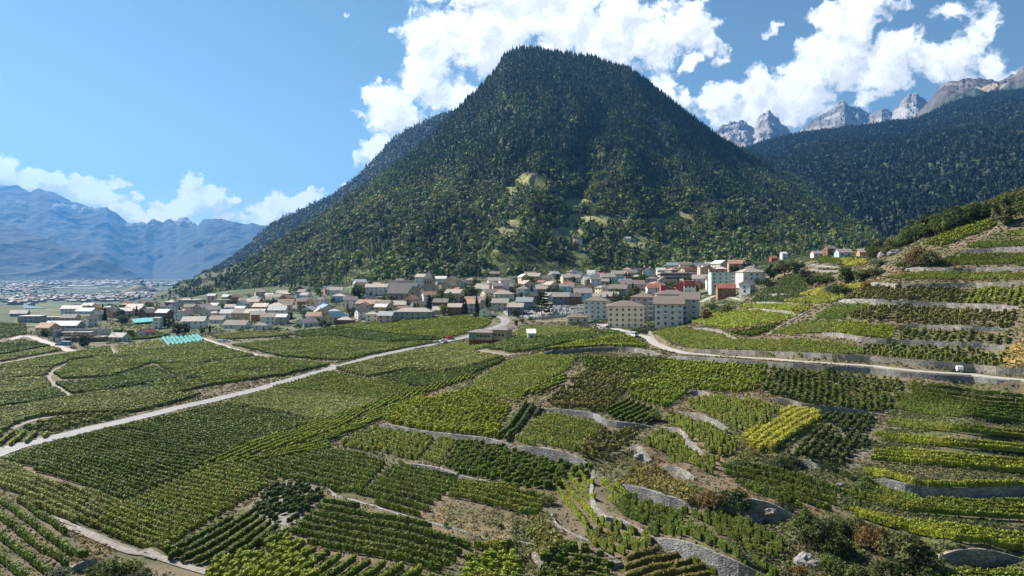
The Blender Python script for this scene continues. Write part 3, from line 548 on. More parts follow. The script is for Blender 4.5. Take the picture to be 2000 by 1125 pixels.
# terraces whose rows follow the slope: (colour, top line, bottom line, rows, phrase)
RU = [
 ('g',[(1772,746),(1850,757),(2120,786)],[(1738,800),(1850,817),(2120,842)],8,'dark terraces under the road wall at the right edge'),
 ('m',[(1735,822),(1850,834),(2120,862)],[(1730,836),(1850,847),(2120,872)],2,'green terrace below the dark terraces'),
 ('y',[(1712,850),(1850,862),(2120,888)],[(1700,862),(1850,877),(2120,900)],2,'yellow terrace with the white post'),
 ('y',[(1716,880),(1850,892),(2120,915)],[(1700,905),(1850,915),(2120,940)],4,'yellow terrace beside the stone steps'),
 ('y',[(1690,918),(1760,938),(1820,952),(2120,948)],[(1688,926),(1760,948),(1820,960),(2120,958)],2,'yellow terrace on top of the long wall'),
 ('m',[(1690,940),(1760,966),(1850,984),(2120,984)],[(1660,972),(1760,1000),(1860,1012),(2120,1030)],5,'green terrace below the long wall'),
 ('y',[(1665,1000),(1760,1022),(1860,1034),(2120,1066)],[(1665,1008),(1760,1040),(1860,1062),(2120,1100)],4,'lower yellow terrace in the bottom right'),
 ('m',[(1846,1122),(1900,1124),(2120,1120)],[(1846,1150),(1900,1150),(2120,1150)],3,'shaded row at the bottom right corner'),
]
def leafcards(C, ext, nq, size, col, cvar=0.25, up=0.35, yaw=None, shell=False, rg=rng, hue=0.12, nb=0.8):
    """nq leaf clump quads round every centre; C (K,3), ext (K,3) half extents, col (K,3)"""
    K = len(C); T = K*nq
    p = rg.normal(size=(T,3)); p /= np.linalg.norm(p, axis=1)[:,None]
    rad = rg.uniform(0.55 if shell else 0.15, 1.0, (T,1))**0.5
    q = p*rad; e = np.repeat(ext, nq, 0); off = q*e
    if yaw is not None:
        yw = np.repeat(yaw, nq); c, s = np.cos(yw), np.sin(yw); off = np.stack([off[:,0]*c-off[:,1]*s, off[:,0]*s+off[:,1]*c, off[:,2]], 1)
    ctr = np.repeat(C, nq, 0)+off
    nrm = p*nb+rg.normal(size=(T,3))*0.55; nrm[:,2] += up; nrm /= np.linalg.norm(nrm, axis=1)[:,None]
    a = np.cross(nrm, rg.normal(size=(T,3))); a /= np.linalg.norm(a, axis=1)[:,None]; b = np.cross(nrm, a)
    sz = np.repeat(np.broadcast_to(np.asarray(size, float), (K,)), nq)*rg.uniform(0.55, 1.25, T)
    a = a*sz[:,None]*0.5; b = b*(sz*rg.uniform(0.6, 1.0, T))[:,None]*0.5
    V = np.stack([ctr-a-b*0.6, ctr+a*0.7-b, ctr+a+b*0.7, ctr-a*0.6+b], 1).reshape(-1, 3)
    cc = np.repeat(col, nq, 0)*(1+rg.normal(size=(T,1))*cvar).clip(0.35, 1.9)
    cc = cc*(1+rg.normal(size=(T,3))*np.array([hue,hue*0.4,hue])).clip(0.6, 1.6)
    return V.astype(np.float32), np.repeat(cc, 4, 0).astype(np.float32)
def quads(nv): return np.arange(nv, dtype=np.int32).reshape(-1, 4)
m_vine = mat('vine_leaf', (1,1,1), 0.62, 0.3, 2.2, vcol='tint', trans=0.30, spec=0.25)
m_core = mat('vine_inner', (.022,.032,.010), 0.9, 0.3, 2.0)
m_post = mat('vine_post', (.32,.30,.27), 0.8, 0.2, 5)
# rows as ground polylines
rows = []   # (plot index, colour, style, polyline (n,3), phrase)
def clip_rows(poly3, d3, sp):
    d = d3[1][:2]-d3[0][:2]; d /= np.hypot(*d); nv_ = np.array([-d[1], d[0]]); p2 = poly3[:,:2]
    s = p2 @ nv_; out = []; k = math.ceil(s.min()/sp)
    while k*sp < s.max():
        c = k*sp; k += 1; ts = []
        for i in range(len(p2)):
            a, b = s[i]-c, s[(i+1) % len(p2)]-c
            if (a > 0) != (b > 0): t = a/(a-b); q = p2[i]+(p2[(i+1) % len(p2)]-p2[i])*t; ts.append(q @ d)
        ts.sort()
        for a, b in zip(ts[::2], ts[1::2]):
            if b-a > 1.6: out.append(np.array([nv_*c+d*a, nv_*c+d*b]))
    return out
for pi, (ck, st, poly, dr, sp, ph) in enumerate(PL):
    pp = []
    for i in range(len(poly)):
        a, b = np.array(poly[i], float), np.array(poly[(i+1) % len(poly)], float)
        for t in (0, .25, .5, .75): pp.append(a+(b-a)*t)
    poly3 = hits(pp); d3 = hits(dr)
    for seg in clip_rows(poly3, d3, sp*{'r':1.02,'s':.95,'f':.92,'w':.95}[st]):
        nseg = max(1, int(np.hypot(*(seg[1]-seg[0]))/2.0)); t = np.linspace(0, 1, nseg+1)[:,None]; q = seg[0]+(seg[1]-seg[0])*t
        # rows bend a little with the slope
        dn = (seg[1]-seg[0])/max(1e-6, np.hypot(*(seg[1]-seg[0]))); wv = vnoise(q[:,0]/30, q[:,1]/30, 21, 2)*1.1
        q = q+np.array([-dn[1], dn[0]])*wv[:,None]
        rows.append((pi, ck, st, q, ph))
def resamp(p, n):
    p = smooth_line(p, 6); L_ = np.concatenate([[0], np.cumsum(np.hypot(*(p[1:]-p[:-1]).T))]); t = np.linspace(0, L_[-1], n)
    return np.stack([np.interp(t, L_, p[:,0]), np.interp(t, L_, p[:,1])], 1)
for ri, (ck, tp, bt, k, ph) in enumerate(RU):
    a, b = hits(resamp(tp, 60)), hits(resamp(bt, 60))
    for j in range(k):
        f = (j+0.5)/k; q = (a+(b-a)*f)[:, :2]
        lo = random.randint(0, 3); rows.append((1000+ri, ck, 'r', q[lo:], ph))
def vine_row_geo(r, near):
    pi, ck, st, q, ph = r; ymean = q[:,1].mean()
    L_ = np.concatenate([[0], np.cumsum(np.hypot(*(q[1:]-q[:-1]).T))]); tot = L_[-1]
    step = {'r': 0.55, 's': 0.95, 'f': 0.8, 'w': 0.5}[st]
    if ymean > 260: step *= 1.8
    elif ymean > 170: step *= 1.25
    t = np.arange(step*0.5, tot, step)
    if len(t) == 0: return None
    t = t+rng.uniform(-.25, .25, len(t))*step
    keep = rng.random(len(t)) > (0.03 if st in 'rfw' else 0.10); t = t[keep]
    if len(t) == 0: return None
    x = np.interp(t, L_, q[:,0]); y = np.interp(t, L_, q[:,1])
    gap = vnoise(x/5, y/5, 77+pi % 5, 2); k2 = gap > (-0.75 if st != 's' else -0.6); k2 |= (nrow < 300) & (st != 's'); x, y, t = x[k2], y[k2], t[k2]
    if len(x) == 0: return None
    z = H(x, y); dx = np.interp(np.minimum(t+.5, tot), L_, q[:,0])-x; dy = np.interp(np.minimum(t+.5, tot), L_, q[:,1])-y
    yaw = np.arctan2(dy, dx); n_ = len(x)
    h = {'r': 0.55, 's': 0.58, 'f': 0.60, 'w': 0.62}[st]*(1+0.14*vnoise(x/3, y/3, 31, 2)+rng.normal(size=n_)*(0.06 if st != 's' else .18))
    wd = {'r': 0.30, 's': 0.34, 'f': 0.52, 'w': 0.8}[st]*(1+rng.normal(size=n_)*0.16)
    ln = {'r': 0.52, 's': 0.50, 'f': 0.72, 'w': 0.6}[st]*(step/{'r': 0.55, 's': 0.95, 'f': 0.8, 'w': 0.5}[st])**(1 if st != 's' else .4)*np.ones(n_)
    jt = .16 if st == 's' else .03
    C = np.stack([x+rng.normal(size=n_)*jt, y+rng.normal(size=n_)*jt, z+0.22+h], 1); E = np.stack([ln, wd, h], 1)
    base = np.array(VC[ck]); cc = np.tile(base, (n_, 1))
    cc *= (1+0.22*vnoise(x/6, y/6, 40+pi, 3)+0.10*rng.normal(size=n_))[:,None].clip(.5, 1.7)
    yel = np.clip(vnoise(x/4, y/4, 60+pi, 3)*1.6-0.25+rng.normal(size=n_)*.12, 0, .6)[:,None]
    if ck in 'lymbY': cc = cc*(1-yel)+np.array((.33,.29,.04))*yel
    elif ck in 'go': cc = cc*(1-yel*.35)+np.array((.22,.22,.04))*yel*.35
    nq = 44 if ymean < 125 else 30 if ymean < 180 else 15 if ymean < 260 else 11
    size = 0.22 if ymean < 125 else 0.28 if ymean < 180 else 0.44 if ymean < 260 else 0.62
    g = leafcards(C, E, nq, size, cc, 0.20, yaw=yaw, up=.45, shell=True, nb=1.05)
    # solid inside of every vine: an added lozenge block to keep the light out, darker green for inner shade
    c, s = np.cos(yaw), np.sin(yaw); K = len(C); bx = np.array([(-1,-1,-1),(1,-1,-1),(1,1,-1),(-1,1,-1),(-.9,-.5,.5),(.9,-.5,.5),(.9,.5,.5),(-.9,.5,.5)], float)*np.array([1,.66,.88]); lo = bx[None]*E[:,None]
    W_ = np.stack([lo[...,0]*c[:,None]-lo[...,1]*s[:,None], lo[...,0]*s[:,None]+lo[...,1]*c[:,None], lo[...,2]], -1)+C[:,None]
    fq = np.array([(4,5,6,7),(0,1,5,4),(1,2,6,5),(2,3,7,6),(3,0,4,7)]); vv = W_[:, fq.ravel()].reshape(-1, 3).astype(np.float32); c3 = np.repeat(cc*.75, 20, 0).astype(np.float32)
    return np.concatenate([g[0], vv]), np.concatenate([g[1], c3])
rows.sort(key=lambda r: r[3][:,1].mean())
ORD = ['lowest','second','third','fourth','fifth','sixth','seventh','eighth','ninth','tenth','eleventh','twelfth','thirteenth','fourteenth','fifteenth','sixteenth','seventeenth','eighteenth','nineteenth','twentieth']+['twenty-'+k for k in ('first','second','third','fourth','fifth','sixth','seventh','eighth','ninth')]+['thirtieth']+['thirty-'+k for k in ('first','second','third','fourth','fifth','sixth','seventh','eighth','ninth')]+['fortieth']*80
far_v, far_c = [], []; nrow = 0; proto_n = {}
for r in rows:
    g = vine_row_geo(r, True)
    if g is None: continue
    inview = abs((r[3][:,0]/r[3][:,1])).min() < 0.76 and r[3][:,1].max() > 81
    if nrow < 300 and inview and np.hypot(*(r[3][-1]-r[3][0])) > 4:
        o0 = r[3][0]; z0 = float(H(o0[0], o0[1])); org = np.array([o0[0], o0[1], z0])
        o = ob('vine_row', mesh_np('vine_row', g[0]-org, quads(len(g[0])), m_vine, col=g[1]), None, org)
        proto_n[r[0]] = proto_n.get(r[0], -1)+1; ph_ = ' '.join(r[4].split()[:10]); tag(o, (ORD[proto_n[r[0]]]+' lowest' if proto_n[r[0]] else 'lowest')+' vine row of the '+ph_, 'vine row', 'vine rows of the '+r[4]); nrow += 1
    else: far_v.append(g[0]); far_c.append(g[1])
V = np.concatenate(far_v); C_ = np.concatenate(far_c)
o = ob('vineyard_rows', mesh_np('vineyard_rows', V, quads(len(V)), m_vine, col=C_)); tag(o, 'many further rows of green and yellow vines covering the plain and the hillside', 'vineyard', kind='stuff')
print('vine quads', len(V)//4, 'rows', len(rows), 'near', nrow)
# ------------------------------------------------------------------ weeds and grass tufts on verges and banks
def scatter(poly, n, ex, size, col, nq, rg=rng, cv=.3):
    w3 = hits(poly); x0, x1, y0, y1 = w3[:,0].min(), w3[:,0].max(), w3[:,1].min(), w3[:,1].max()
    X = rg.uniform(x0, x1, n*3); Y = rg.uniform(y0, y1, n*3); m = inpoly(X, Y, w3); X = X[m][:n]; Y = Y[m][:n]
    if len(X) == 0: return np.zeros((0,3), np.float32), np.zeros((0,3), np.float32)
    s = rg.uniform(.6, 1.4, len(X)); C = np.stack([X, Y, H(X, Y)+ex*0.35*s], 1); E = np.stack([ex*s, ex*s, ex*.6*s], 1)
    return leafcards(C, E, nq, size, np.tile(np.array(col), (len(X),1)), cv, up=.3)
gv, gc = [], []
WG = (.20,.19,.06); YW2 = (.30,.25,.09); GG = (.10,.14,.035)
for poly, n, ex, size, col, nq in [
 ([(1210,950),(1240,905),(1300,920),(1360,960),(1352,992),(1260,968)], 420, .5, .35, (.26,.22,.06), 10),
 ([(1300,800),(1380,812),(1460,850),(1480,900),(1430,905),(1380,870),(1320,840)], 420, .4, .3, (.24,.23,.07), 9),
 ([(1040,1010),(1080,1030),(1100,1056),(1070,1100),(1030,1080)], 260, .5, .35, (.26,.24,.07), 10),
 ([(1456,862),(1545,802),(1605,806),(1604,830),(1520,884),(1480,888)], 700, .5, .3, (.46,.42,.07), 9),
 ([(1395,985),(1560,1015),(1640,1010),(1700,1080),(1700,1140),(1500,1125),(1440,1085)], 900, .45, .3, (.13,.14,.05), 9),
 ([(1400,905),(1560,885),(1700,925),(1660,960),(1480,920)], 400, .4, .3, (.13,.15,.05), 8),([(1150,905),(1240,870),(1300,905),(1200,950)], 200, .3, .25, (.16,.14,.06), 7),([(1000,1000),(1080,1010),(1075,1130),(1000,1130)], 260, .4, .3, (.15,.17,.05), 8),
 ([(1430,855),(1470,850),(1480,890),(1430,905)], 120, .45, .3, (.3,.25,.09), 9),
 ([(870,760),(920,735),(935,742),(915,764)], 130, .4, .3, (.24,.26,.09), 9),
 ([(820,1017),(868,985),(1010,1013),(1002,1045),(930,1050)], 260, .28, .2, (.25,.21,.10), 7),
 ([(1270,655),(1300,680),(1320,690),(1300,690),(1266,665)], 60, .25, .2, GG, 6),
 ([(1500,684),(1665,694),(1660,698),(1500,690)], 160, .3, .25, (.10,.14,.03), 7),
 ([(1955,690),(2000,660),(2150,670),(2150,745),(2000,722),(1958,718)], 500, .35, .3, (.42,.28,.10), 8),
 ([(1735,800),(2120,842),(2120,858),(1735,818)], 1100, .3, .25, GG, 7),([(1730,838),(2120,874),(2120,884),(1712,848)], 900, .3, .25, (.10,.12,.04), 7),
 ([(1700,864),(2120,902),(2120,914),(1716,878)], 900, .3, .25, (.10,.12,.04), 7),([(1690,906),(2120,942),(2120,948),(1820,950),(1690,916)], 900, .3, .25, (.12,.13,.05), 7),
 ([(1660,974),(1860,1014),(2120,1032),(2120,1060),(1860,1030),(1665,996)], 1100, .32, .25, (.11,.13,.045), 7),
 ([(1665,1012),(1860,1066),(2120,1102),(2120,1112),(1830,1080),(1665,1030)], 1100, .32, .25, (.12,.13,.05), 7),
 ([(1645,960),(1700,930),(1720,950),(1680,985),(1640,1000)], 260, .5, .3, (.10,.14,.035), 9),
 ([(1700,480),(1800,470),(1800,520),(1730,545),(1690,560),(1640,560),(1660,520)], 900, .9, .6, (.10,.105,.045), 10),
 ([(1640,560),(1700,548),(1720,556),(1660,570)], 200, .5, .4, (.13,.13,.05), 8),
 ([(1510,592),(1560,575),(1600,566),(1560,586),(1528,594)], 200, .5, .4, (.15,.14,.06), 8),
 ([(1700,500),(2100,488),(2100,494),(1880,498),(1800,510)], 200, .4, .3, (.13,.12,.05), 8),
 ([(1745,530),(2100,522),(2100,528),(1745,536)], 300, .35, .3, (.19,.14,.06), 8),([(1690,550),(2100,547),(2100,553),(1690,556)], 300, .35, .3, (.20,.14,.06), 8),
 ([(100,1020),(230,1075),(190,1105),(120,1125),(180,1086)], 220, .35, .25, (.22,.16,.07), 8),
 ([(1060,694),(1180,688),(1290,702),(1180,700)], 200, .35, .3, (.16,.15,.06), 8),
 ([(30,840),(110,820),(280,802),(222,817),(105,845)], 400, .4, .4, (.15,.18,.06), 7),
 ([(1240,640),(1276,652),(1264,652),(1236,650)], 50, .4, .3, (.10,.15,.04), 8)]:
    v, c = scatter(poly, n, ex, size, col, nq); gv.append(v); gc.append(c)
# tufts over all the open ground of the hillside
X = rng.uniform(-150, 260, 260000); Y = rng.uniform(70, 420, 260000); k = (np.abs(X/Y) < .8) & (rng.random(260000) < np.clip(160/Y, .15, 1)**1.5); X, Y = X[k], Y[k]
nz_ = vnoise(X/10, Y/10, 5, 4); k = (nz_+rng.normal(size=len(X))*.25 > -.25)
rp = np.concatenate([r_[4][:, :2] for r_ in ROADS]); rp = rp[rp[:,1] < 430]
for q in rp: k &= (np.abs(X-q[0])+np.abs(Y-q[1])) > 3.6
X, Y = X[k], Y[k]; s = rng.uniform(.6, 1.5, len(X)); C = np.stack([X, Y, H(X, Y)+.10*s], 1); E = np.stack([.42*s, .42*s, .16*s], 1)
c_ = np.array([.12,.135,.036])*(1+.5*vnoise(X/15, Y/15, 51, 3))[:,None]; dr_ = np.clip(vnoise(X/22, Y/22, 52, 3)*2.2, 0, 1)[:,None]; c_ = c_*(1-dr_)+np.array([.22,.17,.085])*dr_
v, c = leafcards(C, E, 5, .34*np.clip(Y/140, .8, 2), c_, .35, up=.8); gv.append(v); gc.append(c)
X = rng.uniform(-420, 420, 60000); Y = rng.uniform(330, 960, 60000); k = (np.abs(X/Y) < .8) & (vnoise(X/18, Y/18, 15, 3) > -.15)
rp = np.concatenate([r_[4][:, :2] for r_ in ROADS]); rp = rp[rp[:,1] > 320]
for q in rp[::2]: k &= (np.abs(X-q[0])+np.abs(Y-q[1])) > 6
X, Y = X[k], Y[k]; s = rng.uniform(.5, 1.6, len(X)); C = np.stack([X, Y, H(X, Y)+.25*s], 1); E = np.stack([1.0*s, 1.0*s, .4*s], 1)
v, c = leafcards(C, E, 5, .9, np.array([.09,.115,.035])*(1+.5*vnoise(X/25, Y/25, 51, 3))[:,None], .35, up=.8); gv.append(v); gc.append(c)
V = np.concatenate(gv); C_ = np.concatenate(gc)
tag(ob('grass', mesh_np('grass', V, quads(len(V)), m_vine, col=C_)), 'rough weeds and dry grass growing on terrace banks and verges', 'grass', kind='stuff')
# ------------------------------------------------------------------ ground mesh, roads, walls
m_ground = mat('ground', (1,1,1), 0.95, 0.32, 0.7, bump=0.25, vcol='tint', bscale=3.0, detail=8.0)
nY, nX = Z.shape
idx = np.arange(nY*nX, dtype=np.int32).reshape(nY, nX)
Fq = np.stack([idx[:-1,:-1], idx[:-1,1:], idx[1:,1:], idx[1:,:-1]], -1).reshape(-1, 4)
gme = mesh_np('ground', np.stack([XW, YW, Z], -1), Fq, m_ground, col=TC.reshape(-1, 3), smooth_=True)
tag(ob('ground', gme), kind='structure')
RM = dict(asphalt=mat('road_asphalt', (.25,.24,.235), .85, .18, .5, bump=.01, detail=8), concrete=mat('road_concrete', (.35,.325,.295), .9, .18, .6, bump=.01, detail=8), gravel=mat('path_gravel', (.24,.215,.185), .95, .35, 1.5, bump=.05, detail=8))
m_line = mat('road_paint', (.75,.75,.72), .8, .15, 2)
m_kerb = mat('kerb_stone', (.40,.385,.36), .9, .2, 2)
def ribbon(W3, w0, w1, dz, clipz=None):
    d = np.gradient(W3[:,:2], axis=0); d /= np.maximum(1e-9, np.hypot(d[:,0], d[:,1]))[:,None]; nn = np.stack([d[:,1], -d[:,0]], 1)
    a = np.column_stack([W3[:,:2]+nn*w0, W3[:,2]+dz]); b = np.column_stack([W3[:,:2]+nn*w1, W3[:,2]+dz]); return a, b
for (nm, pts, wd, mk, W3) in ROADS:
    a, b = ribbon(W3, -wd/2, wd/2, 0.02); n_ = len(W3); V = np.concatenate([a, b, a-[0,0,.5], b-[0,0,.5]])
    i = np.arange(n_-1); Fc = np.concatenate([np.stack([i, i+1, n_+i+1, n_+i], 1), np.stack([2*n_+i, 2*n_+i+1, i+1, i], 1), np.stack([n_+i, n_+i+1, 3*n_+i+1, 3*n_+i], 1)])
    tag(ob(nm, mesh_np(nm, V, Fc, RM[mk])), kind='structure')
    if mk == 'asphalt' or (mk == 'concrete' and nm == 'road'):
        if mk == 'asphalt':
            for s_ in (-wd/2+.15, wd/2-.25): 
                a, b = ribbon(W3, s_, s_+.12, 0.025); V = np.concatenate([a, b]); tag(ob('road_line', mesh_np('road_line', V, np.stack([i, i+1, n_+i+1, n_+i], 1), m_line)), kind='structure')
        s0 = wd/2; mk_ = MB()
        a, b = ribbon(W3, s0-.002, s0+.22, 0.13) if mk != 'asphalt' else ribbon(W3, -s0-.22, -s0+.002, 0.11)
        V = np.concatenate([a, b, a-[0,0,.4], b-[0,0,.4]]); tag(ob('kerb', mesh_np('kerb', V, Fc, m_kerb)), kind='structure')
# stone material
def stone_mat(name, c1, c2, sc_=2.2):
    m = bpy.data.materials.new(name); m.use_nodes = True; t = m.node_tree; K = t.links.new; b = t.nodes['Principled BSDF']; b.inputs['Roughness'].default_value = .92
    g = N(t, 'ShaderNodeNewGeometry'); mp = N(t, 'ShaderNodeMapping'); mp.inputs['Scale'].default_value = (1, 1, 1.9); K(g.outputs['Position'], mp.inputs['Vector'])
    v = N(t, 'ShaderNodeTexVoronoi', i_Scale=sc_); K(mp.outputs[0], v.inputs['Vector'])
    v2 = N(t, 'ShaderNodeTexVoronoi', i_Scale=sc_, feature='DISTANCE_TO_EDGE'); K(mp.outputs[0], v2.inputs['Vector'])
    cr = N(t, 'ShaderNodeMix', data_type='RGBA'); cr.inputs[6].default_value = c1+(1,); cr.inputs[7].default_value = c2+(1,)
    sp = N(t, 'ShaderNodeSeparateColor'); K(v.outputs['Color'], sp.inputs[0]); K(sp.outputs[0], cr.inputs['Factor'])
    e = smooth(t, v2.outputs['Distance'], 0.0, 0.09, 0.35, 1.0)
    nz = N(t, 'ShaderNodeTexNoise', i_Scale=.35, i_Detail=4.0); K(g.outputs['Position'], nz.inputs['Vector']); e = M2(t, 'MULTIPLY', e, smooth(t, nz.outputs['Fac'], .3, .7, .7, 1.2))
    cc = N(t, 'ShaderNodeCombineColor'); [K(e, cc.inputs[j]) for j in range(3)]
    mu = N(t, 'ShaderNodeMix', data_type='RGBA', blend_type='MULTIPLY'); mu.inputs['Factor'].default_value = 1; K(cr.outputs[2], mu.inputs[6]); K(cc.outputs[0], mu.inputs[7]); K(mu.outputs[2], b.inputs['Base Color'])
    bp = N(t, 'ShaderNodeBump', i_Distance=.12); K(v2.outputs['Distance'], bp.inputs['Height']); K(bp.outputs[0], b.inputs['Normal']); return m
SM = dict(wall=stone_mat('mortared_stone', (.36,.32,.27), (.18,.165,.145)), grey=stone_mat('grey_stone', (.34,.32,.30), (.17,.165,.16)), pale=stone_mat('pale_stone', (.38,.35,.31), (.18,.165,.145), 1.8))
for (pts, h, ck, lab), W3, up in zip(WALLS, WL, UPS):
    n_ = len(W3); th = .55 if ck == 'pale' else .6
    d = np.gradient(W3[:,:2], axis=0); d /= np.maximum(1e-9, np.hypot(d[:,0], d[:,1]))[:,None]; nn = np.stack([d[:,1], -d[:,0]], 1)
    z = H(W3[:,0], W3[:,1]); zz = z.copy()
    for _ in range(6): zz[1:-1] = (zz[:-2]+zz[1:-1]*2+zz[2:])/4
    s = np.arange(n_)*1.2; ends = np.clip(np.minimum(np.arange(n_), n_-1-np.arange(n_))/1.5, .75, 1)
    top = zz+h*.5*ends+(.30 if ck == 'pale' else .18)*vnoise(s/1.6, s*0+len(pts)*7, 4, 3)+.12; bot = zz-h*.5-1.0
    def sm_(a):
        a = a.copy()
        for _ in range(6): a[1:-1] = (a[:-2]+a[1:-1]*2+a[2:])/4
        return a
    hu = sm_(H(W3[:,0]+nn[:,0]*up*.9, W3[:,1]+nn[:,1]*up*.9)); hd = sm_(H(W3[:,0]-nn[:,0]*up*1.1, W3[:,1]-nn[:,1]*up*1.1))
    top = np.maximum(hu, hd)+(.16 if ck == 'pale' else .08)*(1+vnoise(s/1.6, s*0+len(pts)*7, 4, 3)); bot = np.minimum(hu, hd)-1.0
    if 'uphill side' in lab: top = hu+.1
    if 'downhill edge' in lab: top = hu+.02
    wob = .12*vnoise(s/2, s*0+3, 5, 2)
    A = W3[:,:2]+nn*(wob+th/2)[:,None]; B = W3[:,:2]-nn*(th/2-wob)[:,None]
    V = np.concatenate([np.column_stack([A, top]), np.column_stack([B, top-.05]), np.column_stack([A+nn*.1, bot]), np.column_stack([B-nn*.1, bot])])
    i = np.arange(n_-1); q = lambda a, b: np.stack([a*n_+i, a*n_+i+1, b*n_+i+1, b*n_+i], 1)
    Fc = np.concatenate([q(0,1), q(2,0), q(1,3), q(3,2), [[0,n_,3*n_,2*n_],[n_-1,3*n_-1,4*n_-1,2*n_-1]]])
    tag(ob('stone_wall', mesh_np('stone_wall', V, Fc, SM[ck])), lab, 'stone wall', 'terrace walls of the vineyards')
# ------------------------------------------------------------------ mountains
m_forest = mat('forest_floor', (.045,.060,.025), .95, .4, .02, bump=2.0, bscale=.2, vcol='tint', detail=8)
m_rock = mat('mountain_rock', (.36,.34,.32), .95, .45, .006, bump=14.0, bscale=.012, vcol='tint', detail=10, col2=(.19,.185,.18))
m_ridge = mat('ridge_forest', (.055,.070,.045), .95, .5, .008, bump=10.0, bscale=.03, vcol='tint', detail=10)
m_farmt = mat('far_mountain', (.025,.036,.028), .95, .5, .0016, bump=45.0, bscale=.004, vcol='tint', detail=10)
class Mountain:
    def __init__(s, name, ridge, foot, g=1.1, amp=20, wave=180, nc=400, nr=140, m=m_forest, back=.6, tint=None, seed=1, detail=.0, rough=0.0, spur=0, jag=0):
        s.jag = jag
        rd = np.array(ridge, float); ft = np.array(foot, float); s.rd, s.ft, s.g, s.amp, s.wave, s.seed, s.back, s.rough, s.spur = rd, ft, g, amp, wave, seed, back, rough, spur
        px = np.linspace(rd[0,0], rd[-1,0], nc); t = np.concatenate([np.linspace(0, 1, nr), np.linspace(1, 1+back, nr//3)[1:]])
        PX, T = np.meshgrid(px, t); X, Y, Zz = s.pos(PX, T); s.px, s.t = px, t
        c = np.ones(X.shape+(3,)) if tint is None else tint(PX, T, X, Y, Zz)
        i = np.arange(X.size).reshape(X.shape); Fc = np.stack([i[:-1,:-1], i[:-1,1:], i[1:,1:], i[1:,:-1]], -1).reshape(-1, 4)
        s.o = tag(ob(name, mesh_np(name, np.stack([X, Y, Zz], -1), Fc, m, col=c.reshape(-1, 3), smooth_=True)), kind='structure')
    def pos(s, px, T):
        yr = np.interp(px, s.rd[:,0], s.rd[:,2]); rr = np.interp(px, s.rd[:,0], s.rd[:,1])
        if s.jag: rr = rr+s.jag*vnoise(np.asarray(px)/11, np.zeros(np.shape(px))+s.seed, s.seed, 4, .6)
        zr = (HOR-rr)*yr/F; yf = np.interp(px, s.ft[:,0], s.ft[:,2]); zf = (HOR-np.interp(px, s.ft[:,0], s.ft[:,1]))*yf/F-6
        Tc = np.minimum(T, 1); Y = yf+(yr-yf)*T; z = zf+(zr-zf)*Tc**s.g; z = z-np.maximum(T-1, 0)*(zr-zf)*1.1
        X = (px-1000)/F*Y
        env = np.clip(T*6, 0, 1)*(0.25+0.75*np.clip((1-T)*3, 0, 1))
        nz = vnoise(X/s.wave, Y/(s.wave*1.7), s.seed, 5, .55)
        if s.spur:   # ribs and gullies that run down the slope
            rb = 1-np.abs(vnoise(X/s.spur+nz*.8, Y/(s.spur*6), s.seed+5, 3)*2.2); nz = nz*.6+rb*.5-.3
        z = z+s.amp*nz*env
        if s.rough: z = z+s.rough*vnoise(X/(s.wave*.14), Y/(s.wave*.14), s.seed+9, 4, .6)*np.clip(T*3, 0, 1)
        return X, Y, z
def treecover(base, rocky=None):
    def f(PX, T, X, Y, Zz):
        c = np.ones(X.shape+(3,))*np.array(base); return c
    return f
RM_ = [(372,583,1250),(400,572,1270),(440,541,1330),(520,492,1480),(600,440,1650),(700,380,1820),(800,298,1990),(870,235,2120),(930,180,2220),(972,138,2280),(984,112,2290),(1000,104,2300),(1020,98,2300),(1050,99,2300),(1100,104,2310),(1160,112,2310),(1230,139,2310),(1280,178,2300),(1340,223,2290),(1400,265,2290),(1450,293,2300),(1500,318,2300),(1560,345,2250),(1600,372,2150),(1640,405,2000),(1680,440,1800),(1720,470,1600),(1770,500,1400)]
FM_ = [(372,588,1100),(450,584,1000),(560,577,930),(700,560,880),(800,556,830),(900,552,820),(1000,549,830),(1100,540,870),(1200,538,870),(1300,535,870),(1400,528,870),(1500,515,890),(1600,500,900),(1700,494,920),(1770,492,950)]
clear = [(1045,356,36,15),(1000,374,16,10),(1125,398,26,11),(985,455,26,11),(1000,438,14,9),(1170,432,70,9),(1290,434,50,8),(1330,428,28,12),(1105,456,30,12),(1130,425,18,9),(1240,472,36,11),(940,470,8,6),(985,515,42,25),(1020,505,42,18),(965,535,26,14),(1130,510,18,22),(1100,530,50,10),(1175,522,26,9),(1050,530,40,12),(700,535,28,14),(680,552,22,10),(715,512,14,12),(425,566,12,5),(930,500,10,10),(1140,480,16,6),(1060,520,60,14),(1400,340,8,5),(1260,355,5,4),(1395,402,8,4),(905,395,8,4)]
def inclear(qx, qy, g=1.0):
    r = np.zeros(np.shape(qx), bool)
    for (a, b, rx, ry) in clear: r |= ((qx-a)/(rx*g))**2+((qy-b)/(ry*g))**2 < 1+0.5*vnoise(np.asarray(qx)/9, np.asarray(qy)/9, 4, 2)
    return r
def main_tint(PX, T, X, Y, Zz):
    row = HOR-F*Zz/Y; c = np.ones(X.shape+(3,)); m = inclear(PX, row, 1.1); gr = (row > 490)
    c[m & ~gr] = (4.4,3.4,3.3); c[m & gr] = (2.0,1.9,1.4)
    k = vnoise(X/25, Y/25, 3, 3)[...,None]; band = np.where((m & gr)[...,None], np.where(np.sin(Zz/1.6+2*vnoise(X/60, Y/60, 5, 2))[...,None] > .35, .45, 1.0), 1.0); return c*(1+.5*k)*band
main_mt = Mountain('forest_mountain', RM_, FM_, 1.08, 62, 240, 620, 260, tint=main_tint, seed=11, spur=170)
